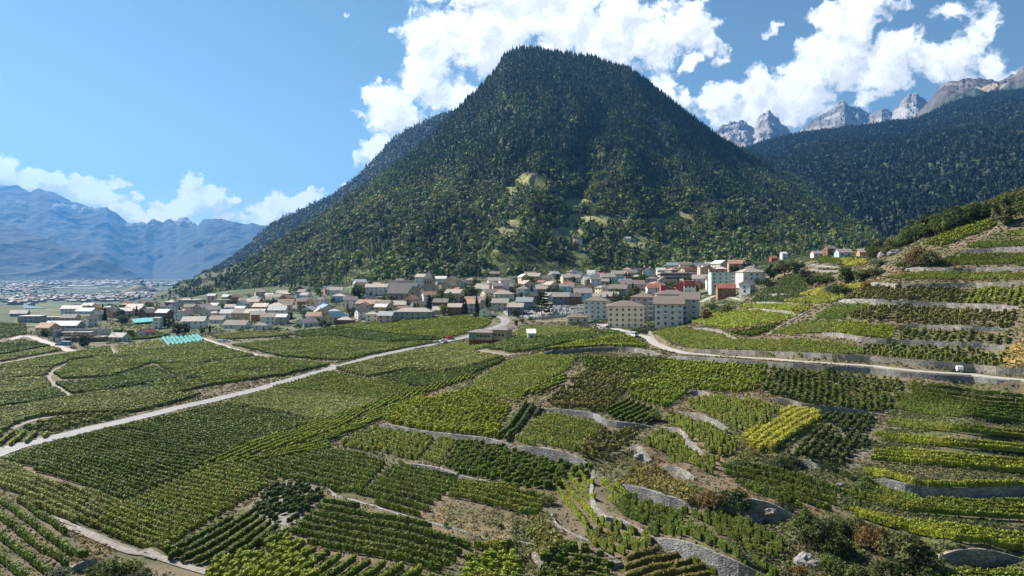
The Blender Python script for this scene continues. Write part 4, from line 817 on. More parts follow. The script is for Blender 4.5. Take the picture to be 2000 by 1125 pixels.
left_rg = Mountain('left_ridge', [(380,550,3400),(400,540,3400),(442,515,3400),(480,486,3400),(528,444,3450),(560,426,3500),(600,407,3550),(660,376,3600),(690,354,3700),(720,326,3750),(745,298,3780),(768,274,3800),(795,256,3850),(820,243,3880),(845,233,3900),(864,226,3900),(900,215,3950),(950,200,4000)], [(380,574,2300),(480,572,2300),(600,560,2300),(950,520,2400)], 1.0, 34, 420, 300, 140, m=m_ridge, seed=5, spur=260, rough=6)
hill_lo = Mountain('vineyard_hill', [(300,586,1900),(330,566,1850),(352,551,1850),(380,543,1900),(400,532,1950),(440,524,2000),(480,510,2100),(520,500,2200),(600,480,2300),(700,460,2400)], [(300,592,1400),(400,589,1300),(500,584,1250),(700,560,1200)], 1.0, 9, 70, 260, 90, m=mat('vineyard_hillside', (.075,.095,.038), .95, .5, .02, bump=1.5, bscale=.15, vcol='tint', detail=8, col2=(.035,.05,.02)), seed=8, rough=2)
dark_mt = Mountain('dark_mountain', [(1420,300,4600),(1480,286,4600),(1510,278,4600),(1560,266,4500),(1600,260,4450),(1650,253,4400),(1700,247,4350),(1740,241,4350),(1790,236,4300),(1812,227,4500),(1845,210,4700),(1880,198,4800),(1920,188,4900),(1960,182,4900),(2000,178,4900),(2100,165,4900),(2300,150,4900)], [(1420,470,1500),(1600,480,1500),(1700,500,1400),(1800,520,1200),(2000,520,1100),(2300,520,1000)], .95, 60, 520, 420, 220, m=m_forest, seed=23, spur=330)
slope_mid = Mountain('wooded_spur', [(1500,350,3100),(1560,338,3100),(1620,334,3100),(1680,345,3050),(1740,362,3000),(1800,385,2900),(1860,415,2600),(1920,455,2200),(2000,490,1900)], [(1500,470,1900),(1700,485,1800),(1860,500,1500),(2000,515,1300)], 1.0, 28, 160, 240, 120, m=m_forest, seed=31, spur=110)
def rocktint(PX, T, X, Y, Zz):
    n_ = vnoise(X/300, Zz/120, 3, 4)[...,None]; c = np.ones(X.shape+(3,))*(0.62+.7*n_); lo = np.clip((.45-T)*4+n_[...,0], 0, 1)[...,None]
    sn = ((vnoise(X/170, Zz/50, 9, 4) > .12) & (T > .35))[...,None]
    return np.where(sn, np.array((1.05,1.07,1.12)), c*(1-lo)+np.array((.30,.36,.20))*lo)
peaks = Mountain('rocky_peaks', [(1360,300,9000),(1395,262,9000),(1408,248,9000),(1425,240,9000),(1445,235,9000),(1458,240,9000),(1470,250,9000),(1476,247,8900),(1481,230,8900),(1489,221,8900),(1500,217,8900),(1504,216,8900),(1512,225,8900),(1522,234,8900),(1532,248,8900),(1545,261,8900),(1552,262,9300),(1575,247,9300),(1600,228,9300),(1625,212,9300),(1640,199,9300),(1650,197,9300),(1656,206,9300),(1668,209,9300),(1676,207,9300),(1688,216,9300),(1700,220,9200),(1712,217,9100),(1722,210,9000),(1730,214,9000),(1742,218,9000),(1755,205,8800),(1768,190,8700),(1780,184,8700),(1788,181,8700),(1798,190,8700),(1812,198,8700),(1818,193,8700),(1830,205,8700),(1900,230,8600),(1960,240,8600)], [(1360,420,5600),(1960,420,5600)], 1.25, 110, 520, 520, 200, m=m_rock, tint=rocktint, seed=41, spur=170, rough=60, back=.3, jag=3)
def plat_tint(PX, T, X, Y, Zz):
    n_ = vnoise(X/200, Zz/60, 5, 4)[...,None]; c = np.ones(X.shape+(3,))*np.array((.52,.48,.47))*(.8+.9*n_); lo = np.clip((.80-T)*7+n_[...,0]*1.4, 0, 1)[...,None]
    sc_ = ((np.abs(PX-1930+((T-.83)*400)) < 30) & (np.abs(T-.83) < .035))[...,None]
    c = c*(1-lo)+np.array((.17,.22,.12))*lo; return np.where(sc_, np.array((1.5,1.2,.9)), c)
plateau = Mountain('high_plateau', [(1790,225,6300),(1815,200,6300),(1826,182,6300),(1838,169,6300),(1855,162,6300),(1880,156,6300),(1910,153,6300),(1940,156,6300),(1952,158,6300),(1965,150,6400),(1985,142,6400),(1995,131,6400),(2010,118,6400),(2060,90,6400),(2300,60,6400)], [(1790,330,4600),(2300,330,4600)], .8, 90, 380, 260, 140, m=m_rock, tint=plat_tint, seed=51, spur=240, rough=26, jag=3)
far_a = Mountain('far_range', [(-330,300,16000),(-100,350,16000),(0,363,15500),(30,366,15500),(60,374,15400),(75,370,15400),(110,378,15200),(140,394,15100),(175,404,15000),(210,403,15000),(245,430,14800),(270,442,14700),(285,440,14700),(300,424,15500),(318,433,15500),(330,427,15500),(345,434,15500),(352,425,15500),(368,424,15500),(385,436,15000),(400,430,14500),(425,428,14500),(450,429,14400),(470,436,14300),(490,432,14200),(515,441,14000),(540,446,13900),(600,470,13500),(700,500,13000)], [(-330,545,9600),(120,545,9600),(200,545,9900),(260,545,11000),(300,545,11800),(340,545,11000),(420,545,9900),(700,545,9000)], 1.0, 330, 2600, 420, 180, m=m_farmt, seed=63, spur=0, rough=90, back=.1)
far_b = Mountain('near_range', [(-330,350,9800),(-200,385,9800),(-100,408,9800),(0,433,9800),(40,443,9700),(80,458,9600),(120,477,9500),(160,487,9400),(200,500,9300),(240,520,9200),(280,545,9100)], [(-330,553,7200),(0,552,7400),(280,549,9000)], 1.0, 160, 1300, 260, 140, m=m_farmt, seed=71, spur=800, rough=25, back=.3)
# ------------------------------------------------------------------ forests (trees too many to count)
m_tree = mat('forest_leaves', (1,1,1), .75, .2, .05, vcol='tint', trans=.25, spec=.2)
def forest(name, M, n, size, kind, col, label, rowlim=None, rg=rng, nq=(22,24), csz=1.0, dens_=None, tmin=.01, tmax=1.03, clr=False):
    px = rg.uniform(M.px[0], M.px[-1], n*3); T = rg.uniform(tmin, tmax, n*3)
    yf = np.interp(px, M.ft[:,0], M.ft[:,2]); yr = np.interp(px, M.rd[:,0], M.rd[:,2]); Y = yf+(yr-yf)*T
    w_ = Y*(yr-yf); keep = rg.random(n*3) < w_/w_.max(); px, T = px[keep][:n], T[keep][:n]
    X, Y, Zz = M.pos(px, T); row = HOR-F*Zz/Y
    k = ~inclear(px, row) if M is main_mt else np.ones(len(px), bool)
    if clr: k = inclear(px, row, 1.1) & (vnoise(X/16, Y/16, 3, 3) > -.1)
    if dens_ is not None: k &= rg.random(len(px)) < dens_(px, row, X, Y)
    if rowlim is not None: k &= rowlim(px, row)
    X, Y, Zz, px, row, T = X[k], Y[k], Zz[k], px[k], row[k], T[k]; K = len(X)
    con = rg.random(K) < kind(px, row, T)+.5*vnoise(X/110, Y/180, 35, 3); s = size*rg.uniform(.65, 1.3, K)
    big = vnoise(X/60, Y/60, 15, 3)
    out = []
    # broadleaf: rounded crowns of leaf clumps
    m = ~con; C = np.stack([X[m], Y[m], Zz[m]+s[m]*.55], 1); E = np.stack([s[m]*.48, s[m]*.48, s[m]*.50], 1)
    cb = np.array(col[0])*(1+.18*rg.normal(size=(m.sum(),1))+.38*big[m][:,None]).clip(.45, 2.2); cb[:,0] *= (1+.15*rg.normal(size=m.sum())).clip(.7, 1.5)
    out.append(leafcards(C, E, nq[0], s[m]*.42*csz, cb, .22, shell=True, up=.3))
    # conifers: narrow cones made of drooping sprays
    m = con; K2 = m.sum(); nqc = nq[1]; tt = rg.random((K2, nqc))**1.3*.94+.04; an = rg.uniform(0, 6.283, (K2, nqc)); hgt = s[m]*1.55; rad = s[m]*.30
    rr = rad[:,None]*(1-tt)*rg.uniform(.6, 1.15, (K2, nqc)); cx = X[m][:,None]+rr*.55*np.cos(an); cy = Y[m][:,None]+rr*.55*np.sin(an); cz_ = Zz[m][:,None]+hgt[:,None]*(.06+.94*tt)
    dx, dy = np.cos(an), np.sin(an); w2 = (rr*.95+s[m][:,None]*.05)*csz; l2 = hgt[:,None]*.14*np.ones_like(tt)
    a = np.stack([-dy*w2, dx*w2, 0*w2], -1); b = np.stack([dx*rr*.6, dy*rr*.6, -l2], -1); c0 = np.stack([cx, cy, cz_], -1)
    V = np.stack([c0-a*.25-b, c0+a*.25-b, c0+a+b, c0-a+b], 2).reshape(-1, 3)
    cc = np.array(col[1])*(1+.20*rg.normal(size=(K2,1))+.34*big[m][:,None]).clip(.45, 2.0); cc = np.repeat(np.repeat(cc, nqc, 0), 4, 0)*(1+.18*np.repeat(rg.normal(size=(K2*nqc,1)), 4, 0)).clip(.5, 1.6)
    out.append((V.astype(np.float32), cc.astype(np.float32)))
    V = np.concatenate([o_[0] for o_ in out]); C_ = np.concatenate([o_[1] for o_ in out])
    print(name, K, len(V)//4)
    tag(ob(name, mesh_np(name, V, quads(len(V)), m_tree, col=C_)), label, 'forest', kind='stuff')
conk = lambda px, row, T: np.clip((405-row)/140+.15+.25*(px > 1350), .08, .97)
forest('forest', main_mt, 34000, 10.3, conk, [(.135,.175,.055),(.072,.104,.060)], 'dense mixed forest of pines and broadleaf trees covering the steep central mountain', nq=(18,20),
       dens_=lambda px, row, X, Y: np.clip(1.05-.55*np.clip((row-400)/60, 0, 1)*np.clip((px-940)/40, 0, 1)*np.clip((1380-px)/60, 0, 1)*(row < 500)*(vnoise(X/45, Y/45, 6, 2) > 0), 0, 1))
forest('forest', dark_mt, 32000, 17, lambda px, row, T: .85+0*px, [(.045,.066,.036),(.022,.038,.027)], 'conifer forest coloured dark for cloud shade, on the mountain at the right', nq=(10,10), csz=1.5, tmin=.0)  # cloud shade over this mountain is put into the darker leaf colours
forest('forest', slope_mid, 9000, 13, lambda px, row, T: .5+0*px, [(.11,.15,.05),(.055,.085,.045)], 'mixed woods on the lower spur behind the hillside vineyards', nq=(13,13), csz=1.2)
forest('forest', left_rg, 13000, 17, lambda px, row, T: .4+0*px, [(.13,.145,.10),(.09,.11,.085)], 'sparse woods on the hazy ridge behind the central mountain', nq=(7,7), csz=1.5, dens_=None)  # haze over the ridge is partly put into these paler, greyer leaf colours
forest('forest', hill_lo, 2200, 8, lambda px, row, T: 0*px, [(.05,.075,.028),(.03,.05,.025)], 'scattered trees on the vineyard hill at the mountain foot', nq=(14,10), dens_=lambda px, row, X, Y: (vnoise(X/70, Y/70, 8, 3) > .05)*1.0)
forest('undergrowth', main_mt, 60000, 3.6, lambda px, row, T: 0*px, [(.12,.15,.045),(.05,.08,.04)], 'shrubs and low vines on the clearings at the mountain foot', nq=(7,7), rowlim=lambda px, row: (row > 488) | (rng.random(len(px)) < .12), clr=True, tmax=.6)
# ------------------------------------------------------------------ the towns far out on the valley floor
m_town = mat('town_walls', (1,1,1), .8, .15, .02, vcol='tint')
def boxes_np(X, Y, Z0, W, D, Hh, yaw, colw, colr):
    K = len(X); c, s = np.cos(yaw), np.sin(yaw); V = np.zeros((K,10,3)); rt = Hh*.28
    P_ = [(-1,-1,0),(1,-1,0),(1,1,0),(-1,1,0),(-1,-1,1),(1,-1,1),(1,1,1),(-1,1,1),(-1,0,2),(1,0,2)]
    for j, (a, b, h) in enumerate(P_):
        lx, ly = a*W/2, b*D/2; V[:,j,0] = X+lx*c-ly*s; V[:,j,1] = Y+lx*s+ly*c; V[:,j,2] = Z0+(0 if h == 0 else Hh if h == 1 else Hh+rt)
    f = np.array([(0,1,5,4),(1,2,6,5),(2,3,7,6),(3,0,4,7),(4,5,9,8),(6,7,8,9),(4,8,7,7),(5,6,9,9)])
    vv = V[:, f.ravel()].reshape(K, 8, 4, 3); cc = np.zeros((K,8,4,3)); cc[:,:4] = colw[:,None,None]; cc[:,4:6] = colr[:,None,None]; cc[:,6:] = colw[:,None,None]
    return vv.reshape(-1, 3).astype(np.float32), cc.reshape(-1, 3).astype(np.float32)
tv, tcx = [], []; rt_ = np.random.default_rng(5)
def town(cx, cy, rx, ry, n, sz=14, white=.5, dep=None):
    px = cx+rt_.normal(size=n)*rx*.5; py = cy+rt_.normal(size=n)*ry*.5
    py = np.maximum(py, 546.6); Hh = []
    p3 = np.array([hit(a, b) for a, b in zip(px, py)]); k = p3[:,1] < 9300; p3 = p3[k]; n = len(p3)
    W = sz*rt_.uniform(.6, 1.6, n); D = sz*rt_.uniform(.6, 1.1, n); h_ = rt_.uniform(5, 10, n)
    cw = np.ones((n,3))*rt_.uniform(.15, .50, (n,1))*np.array((1,.96,.9)); crf = np.where(rt_.random((n,1)) < white, np.array([[.60,.58,.56]]), np.array([[.30,.22,.18]]))*rt_.uniform(.7, 1.15, (n,1))
    a = boxes_np(p3[:,0], p3[:,1], p3[:,2]-1, W, D, h_, rt_.uniform(0, 3.14, n), cw, crf); tv.append(a[0]); tcx.append(a[1])
for a in [(60,556,70,7,160,26),(150,552,80,5,140,30,.7),(230,551,60,6,120,30,.7),(30,585,60,8,150,15),(110,582,70,8,170,15),(190,583,60,7,130,15),(270,574,40,9,150,14,.7),(290,566,26,8,60,14,.8),(40,566,40,6,80,20),
          (310,556,40,5,60,26,.8),(360,552,30,4,40,26,.8),(-80,570,60,10,120,22)]: town(*a)
V = np.concatenate(tv); C_ = np.concatenate(tcx); tag(ob('far_town', mesh_np('far_town', V, quads(len(V)), m_town, col=C_)), 'countless tiny houses of the towns on the hazy valley floor', 'town', kind='stuff')
m_glass = mat('greenhouse_roof', (.80,.80,.78), .35, .1, .02)
m_wtr = mat('river_water', (.30,.38,.38), .15, .1, .01, spec=.5)
for (px, py, w_, d_, lab) in [(155,559,46,10,'longest white greenhouse on the far valley floor'),(115,563.5,28,9,'white greenhouse left of the longest one on the valley floor'),(165,564.5,48,9,'long white greenhouse just below the longest one'),(192,556,18,8,'short white greenhouse right of the longest one'),(205,561,22,8,'white shed roof at the right end of the greenhouses'),(122,573,28,7,'white flat shed in the nearer field strip of the valley'),(152,574,24,7,'white shed beside the flat shed of the nearer field strip'),(236,554.5,22,8,'pale warehouse row towards the castle hill'),(318,554,14,8,'pale warehouse right of the castle hill'),(206,571,9,9,'single white warehouse below the castle hill'),(90,572,14,6,'small white shed at the left of the nearer field strip'),(10,575,16,7,'low pale shed at the far left of the valley')]:
    p = hit(px, py); ww = w_*p[1]/F; mb = MB(); nb = 5; dd = d_*3.2
    for i in range(nb):
        y0 = i*dd/nb; mb.prism([(y0,0),(y0+dd/nb-.5,0),(y0+dd/nb-.5,5),(y0+dd/nb/2,8),(y0,5)], -ww/2, ww/2)
    tag(ob('greenhouse', mb.mesh('greenhouse', m_glass), None, p-[0,0,1], R(-3)), lab, 'greenhouse', 'greenhouses and sheds on the valley floor')
# river and far road as flat sheets
for nm, mt, pts, wd in [('river', m_wtr, [(-60,599),(0,595.5),(30,594),(48,597),(70,603)], 24), ('road', RM['concrete'], [(228,562),(240,557),(252,552.5)], 14)]:
    W3 = densify(hits(smooth_line(pts, 4)), 20); a, b = ribbon(W3, -wd/2, wd/2, .8); n_ = len(W3); i = np.arange(n_-1)
    tag(ob(nm, mesh_np(nm, np.concatenate([a, b]), np.stack([i, i+1, n_+i+1, n_+i], 1), mt)), kind='structure')
# castle hill with its ruined tower
p = hit(277,572); mm = MB(); nr_, ns = 9, 26; vs = []
for j in range(nr_+1):
    t = j/nr_; r = 75*(1-t)**.8+6
    for i in range(ns): a = 2*math.pi*i/ns; q = 1+.22*float(vnoise(np.array(a*1.7), np.array(t*4.0), 4, 3)); vs.append((r*q*1.5*math.cos(a), r*q*math.sin(a), 46*t**.9-3))
fs = [(j*ns+i, j*ns+(i+1) % ns, (j+1)*ns+(i+1) % ns, (j+1)*ns+i) for j in range(nr_) for i in range(ns)]+[tuple(nr_*ns+i for i in range(ns))]
mm.add(vs, fs); tag(ob('castle_hill', mm.mesh('castle_hill', mat('rocky_hill', (.20,.17,.12), .95, .4, .03, bump=2, bscale=.1), True), None, p), kind='structure')
c = empty('ruined_castle', p+[0,0,42]); tag(c, 'small ruined castle with a tower on the rocky hill of the valley floor', 'castle')
m_cst = mat('castle_stone', (.28,.24,.19), .9, .3, .2)
mb = MB(); mb.box(-5,5,-5,5,-3,17); [mb.box(-5+i*4,-5+i*4+2,-5.0,5.0,17,19.5) for i in range(3)]; ob('tower', mb.mesh('tower', m_cst), c)
mb = MB(); mb.box(-24,-5.01,-4,-2.5,-4,6); mb.box(5.01,20,-4,-2.5,-4,5); mb.box(-24,-22.5,-2.49,8,-4,4); ob('castle_wall', mb.mesh('castle_wall', m_cst), c)
# ------------------------------------------------------------------ building materials
WM = {k: mat('render_'+k, c, .85, .10, .6) for k, c in dict(white=(.72,.69,.64), cream=(.66,.57,.43), beige=(.52,.44,.34), grey=(.36,.35,.335), pink=(.60,.42,.37), ochre=(.60,.40,.20), orange=(.50,.28,.16), blue=(.42,.56,.62), mint=(.46,.58,.50), brown=(.20,.11,.065), wood=(.26,.14,.07), red=(.36,.09,.08), stone=(.36,.31,.24), tan=(.62,.44,.26), concrete=(.40,.38,.35), slate=(.16,.18,.20)).items()}
def roofmat(name, c, rough=.5):
    m = mat(name, c, rough+.15, .22, 1.2, spec=.35); t = m.node_tree; b = t.nodes['Principled BSDF']
    tc_ = N(t, 'ShaderNodeTexCoord'); wv = N(t, 'ShaderNodeTexWave', i_Scale=1.1); wv.bands_direction = 'X'; t.links.new(tc_.outputs['Object'], wv.inputs['Vector'])
    bp = N(t, 'ShaderNodeBump', i_Distance=.06); t.links.new(wv.outputs['Fac'], bp.inputs['Height']); t.links.new(bp.outputs[0], b.inputs['Normal']); return m
RF = {k: roofmat('roof_'+k, c, r) for k, (c, r) in dict(brown=((.17,.135,.115),.55), grey=((.22,.195,.175),.45), pale=((.33,.275,.235),.42), orange=((.36,.21,.15),.6), dark=((.055,.052,.055),.5), white=((.55,.54,.52),.5), slate=((.18,.21,.25),.4), red=((.30,.10,.07),.6), solar=((.10,.22,.34),.25)).items()}  # pale: sun glare off the roofs is put into the lighter colour
m_win = mat('window_glass', (.035,.04,.05), .15, .1, 1, spec=.6); m_frm = mat('window_frame', (.55,.53,.50), .6, .1, 3); m_door = mat('door_wood', (.16,.09,.05), .6, .2, 3)
m_shut = mat('shutter', (.22,.10,.06), .7, .15, 3); m_chim = mat('chimney_render', (.45,.40,.36), .9, .2, 3); m_rail = mat('balcony_rail', (.66,.66,.66), .6, .1, 2); m_railw = mat('balcony_wood', (.20,.10,.055), .7, .15, 2)
mb = MB(); mb.box(-.5,.5,-.04,.05,-.5,.5,0); w_me = mb.mesh('window', m_win)
mb = MB(); [mb.box(*q, 0) for q in ((-.56,-.501,-.07,.05,-.56,.56),(.501,.56,-.07,.05,-.56,.56),(-.5,.5,-.07,.05,-.57,-.501),(-.5,.5,-.07,.05,.501,.57),(-.03,.03,-.06,-.041,-.5,.5))]; f_me = mb.mesh('window_frame', m_frm)
mb = MB(); mb.box(-.5,.5,-.06,.05,0,1); d_me = mb.mesh('door', m_door)
mb = MB(); mb.box(-.45,.45,-.45,.45,-1.2,1.1); mb.box(-.55,.55,-.55,.55,1.101,1.25); c_me = mb.mesh('chimney', m_chim)
mb = MB(); mb.box(-.5,.5,-1.0,0,-.12,0,0); mb.box(-.5,.5,-1.0,-.93,.02,.95,0); mb.box(-.5,-.47,-.925,0,.02,.95,0); mb.box(.47,.5,-.925,0,.02,.95,0); b_me = mb.mesh('balcony', m_rail); mbw = mb.mesh('balcony', m_railw)
wall_cache = {}
def house(px, py, wpx, kind='gable', yaw=0, fl=2, wc='white', rc='brown', d=None, label=None, group='houses of the village', name='house', wins=True, chim=True, cat='house', bal=0, h=None, rise=None, p=None, w=None, frames=False, over=.6):
    if p is None: p = hit(px, py)
    Yd = p[1]; w = w or wpx*Yd/F; d = d or w*.8; H_ = h or fl*2.75+.4; yw = R(yaw)
    root = empty(name, (p[0], p[1]+d*.35, p[2]), yw); tag(root, label, cat, group); root['_w'] = 1; del root['_w']
    W, D = w/2, d/2
    if kind == 'gable': rs = rise or min(D*.62, 3.2)
    elif kind == 'hip': rs = rise or min(D*.5, 3.0)
    elif kind == 'shed': rs = rise or D*.35
    else: rs = .35
    mb = MB(); mb.box(-W, W, -D, D, -2.5, H_)
    if kind == 'gable': mb.prism([(-D+.02,H_+.003),(D-.02,H_+.003),(0,H_+rs-.12)], -W+.01, W-.01)
    if kind == 'shed': mb.prism([(-D+.02,H_+.003),(D-.02,H_+.003),(D-.02,H_+rs-.1)], -W+.01, W-.01)
    ob('wall', mb.mesh('wall', WM[wc]), root)
    o_ = over; mb = MB(); th = .22
    if kind == 'gable':
        sl = rs/D
        for sg in (-1, 1):
            mb.prism([(0,H_+rs+.02),(sg*(D+o_),H_-o_*sl+.02),(sg*(D+o_),H_-o_*sl+.02+th),(0,H_+rs+.02+th)], -W-o_, W+o_)
    elif kind == 'hip':
        e = o_; rl = max(0.2, W-D) if W > D else 0.2; rw = 0.1 if W > D else max(.1, D-W)
        z0 = H_+.02; mb.add([(-W-e,-D-e,z0),(W+e,-D-e,z0),(W+e,D+e,z0),(-W-e,D+e,z0),(-W-e,-D-e,z0+th),(W+e,-D-e,z0+th),(W+e,D+e,z0+th),(-W-e,D+e,z0+th),(-rl,-rw,z0+rs),(rl,-rw,z0+rs),(rl,rw,z0+rs),(-rl,rw,z0+rs)],
            [(3,2,1,0),(0,1,5,4),(1,2,6,5),(2,3,7,6),(3,0,4,7),(4,5,9,8),(5,6,10,9),(6,7,11,10),(7,4,8,11),(8,9,10,11)])
    elif kind == 'shed':
        sl = rs/(2*D); mb.prism([(-D-o_,H_-o_*sl+.02),(D+o_,H_+rs+o_*sl+.02),(D+o_,H_+rs+o_*sl+.02+th),(-D-o_,H_-o_*sl+.02+th)], -W-o_, W+o_)
    else:
        mb.box(-W-.15, W+.15, -D-.15, D+.15, H_+.003, H_+.38); 
    rf = ob('roof', mb.mesh('roof', RF[rc]), root)
    if chim and kind in ('gable','hip'):
        ob('chimney', c_me, rf, (W*.35, D*.25, H_+rs*.8+.1), 0)
    if wins:
        big = w_px_big = (wpx or w*F/Yd)
        sp = 3.0 if Yd < 460 else 3.6
        cam_dir = Vector((-p[0], -p[1])).normalized()
        for (nx, ny, ln, off) in ((0,-1,w,D),(1,0,d,W),(-1,0,d,W)):
            gx = nx*math.cos(yw)-ny*math.sin(yw); gy = nx*math.sin(yw)+ny*math.cos(yw)
            if gx*cam_dir.x+gy*cam_dir.y < .25: continue
            k = max(1, int((ln-1.2)/sp)); k = min(k, 9)
            for f in range(fl):
                for i in range(k):
                    if k > 2 and (i*7+f*3+int(px or 0)) % 6 == 0 and not frames: continue
                    t_ = (i+.5)/k*ln-ln/2 if k > 1 else 0; z = 1.6+f*2.75
                    if z+.7 > H_: continue
                    if nx == 0: loc = (t_, -off-.03, z); rz = 0
                    else: loc = (nx*(off+.03), t_*(1 if nx > 0 else -1), z); rz = R(90)*nx
                    isb = bal and nx == 0 and (i % bal == bal-1)
                    if f == 0 and i == k//2 and not isb and cat == 'house' and nx == 0:
                        ob('door', d_me, root, (loc[0], loc[1], .05), rz, (1.1, 1, 2.1)); continue
                    wn = ob('window', w_me, root, loc, rz, (1.15, 1, 1.25))
                    if frames: ob('frame', f_me, wn)
                    if isb and f > 0: ob('balcony', b_me if wc not in ('brown','wood') else mbw, root, (loc[0], -off-.01, f*2.75+.55), 0, (min(3.0, sp*.95), 1.25, 1))
    return root
PLACED = []   # (x, y, radius)
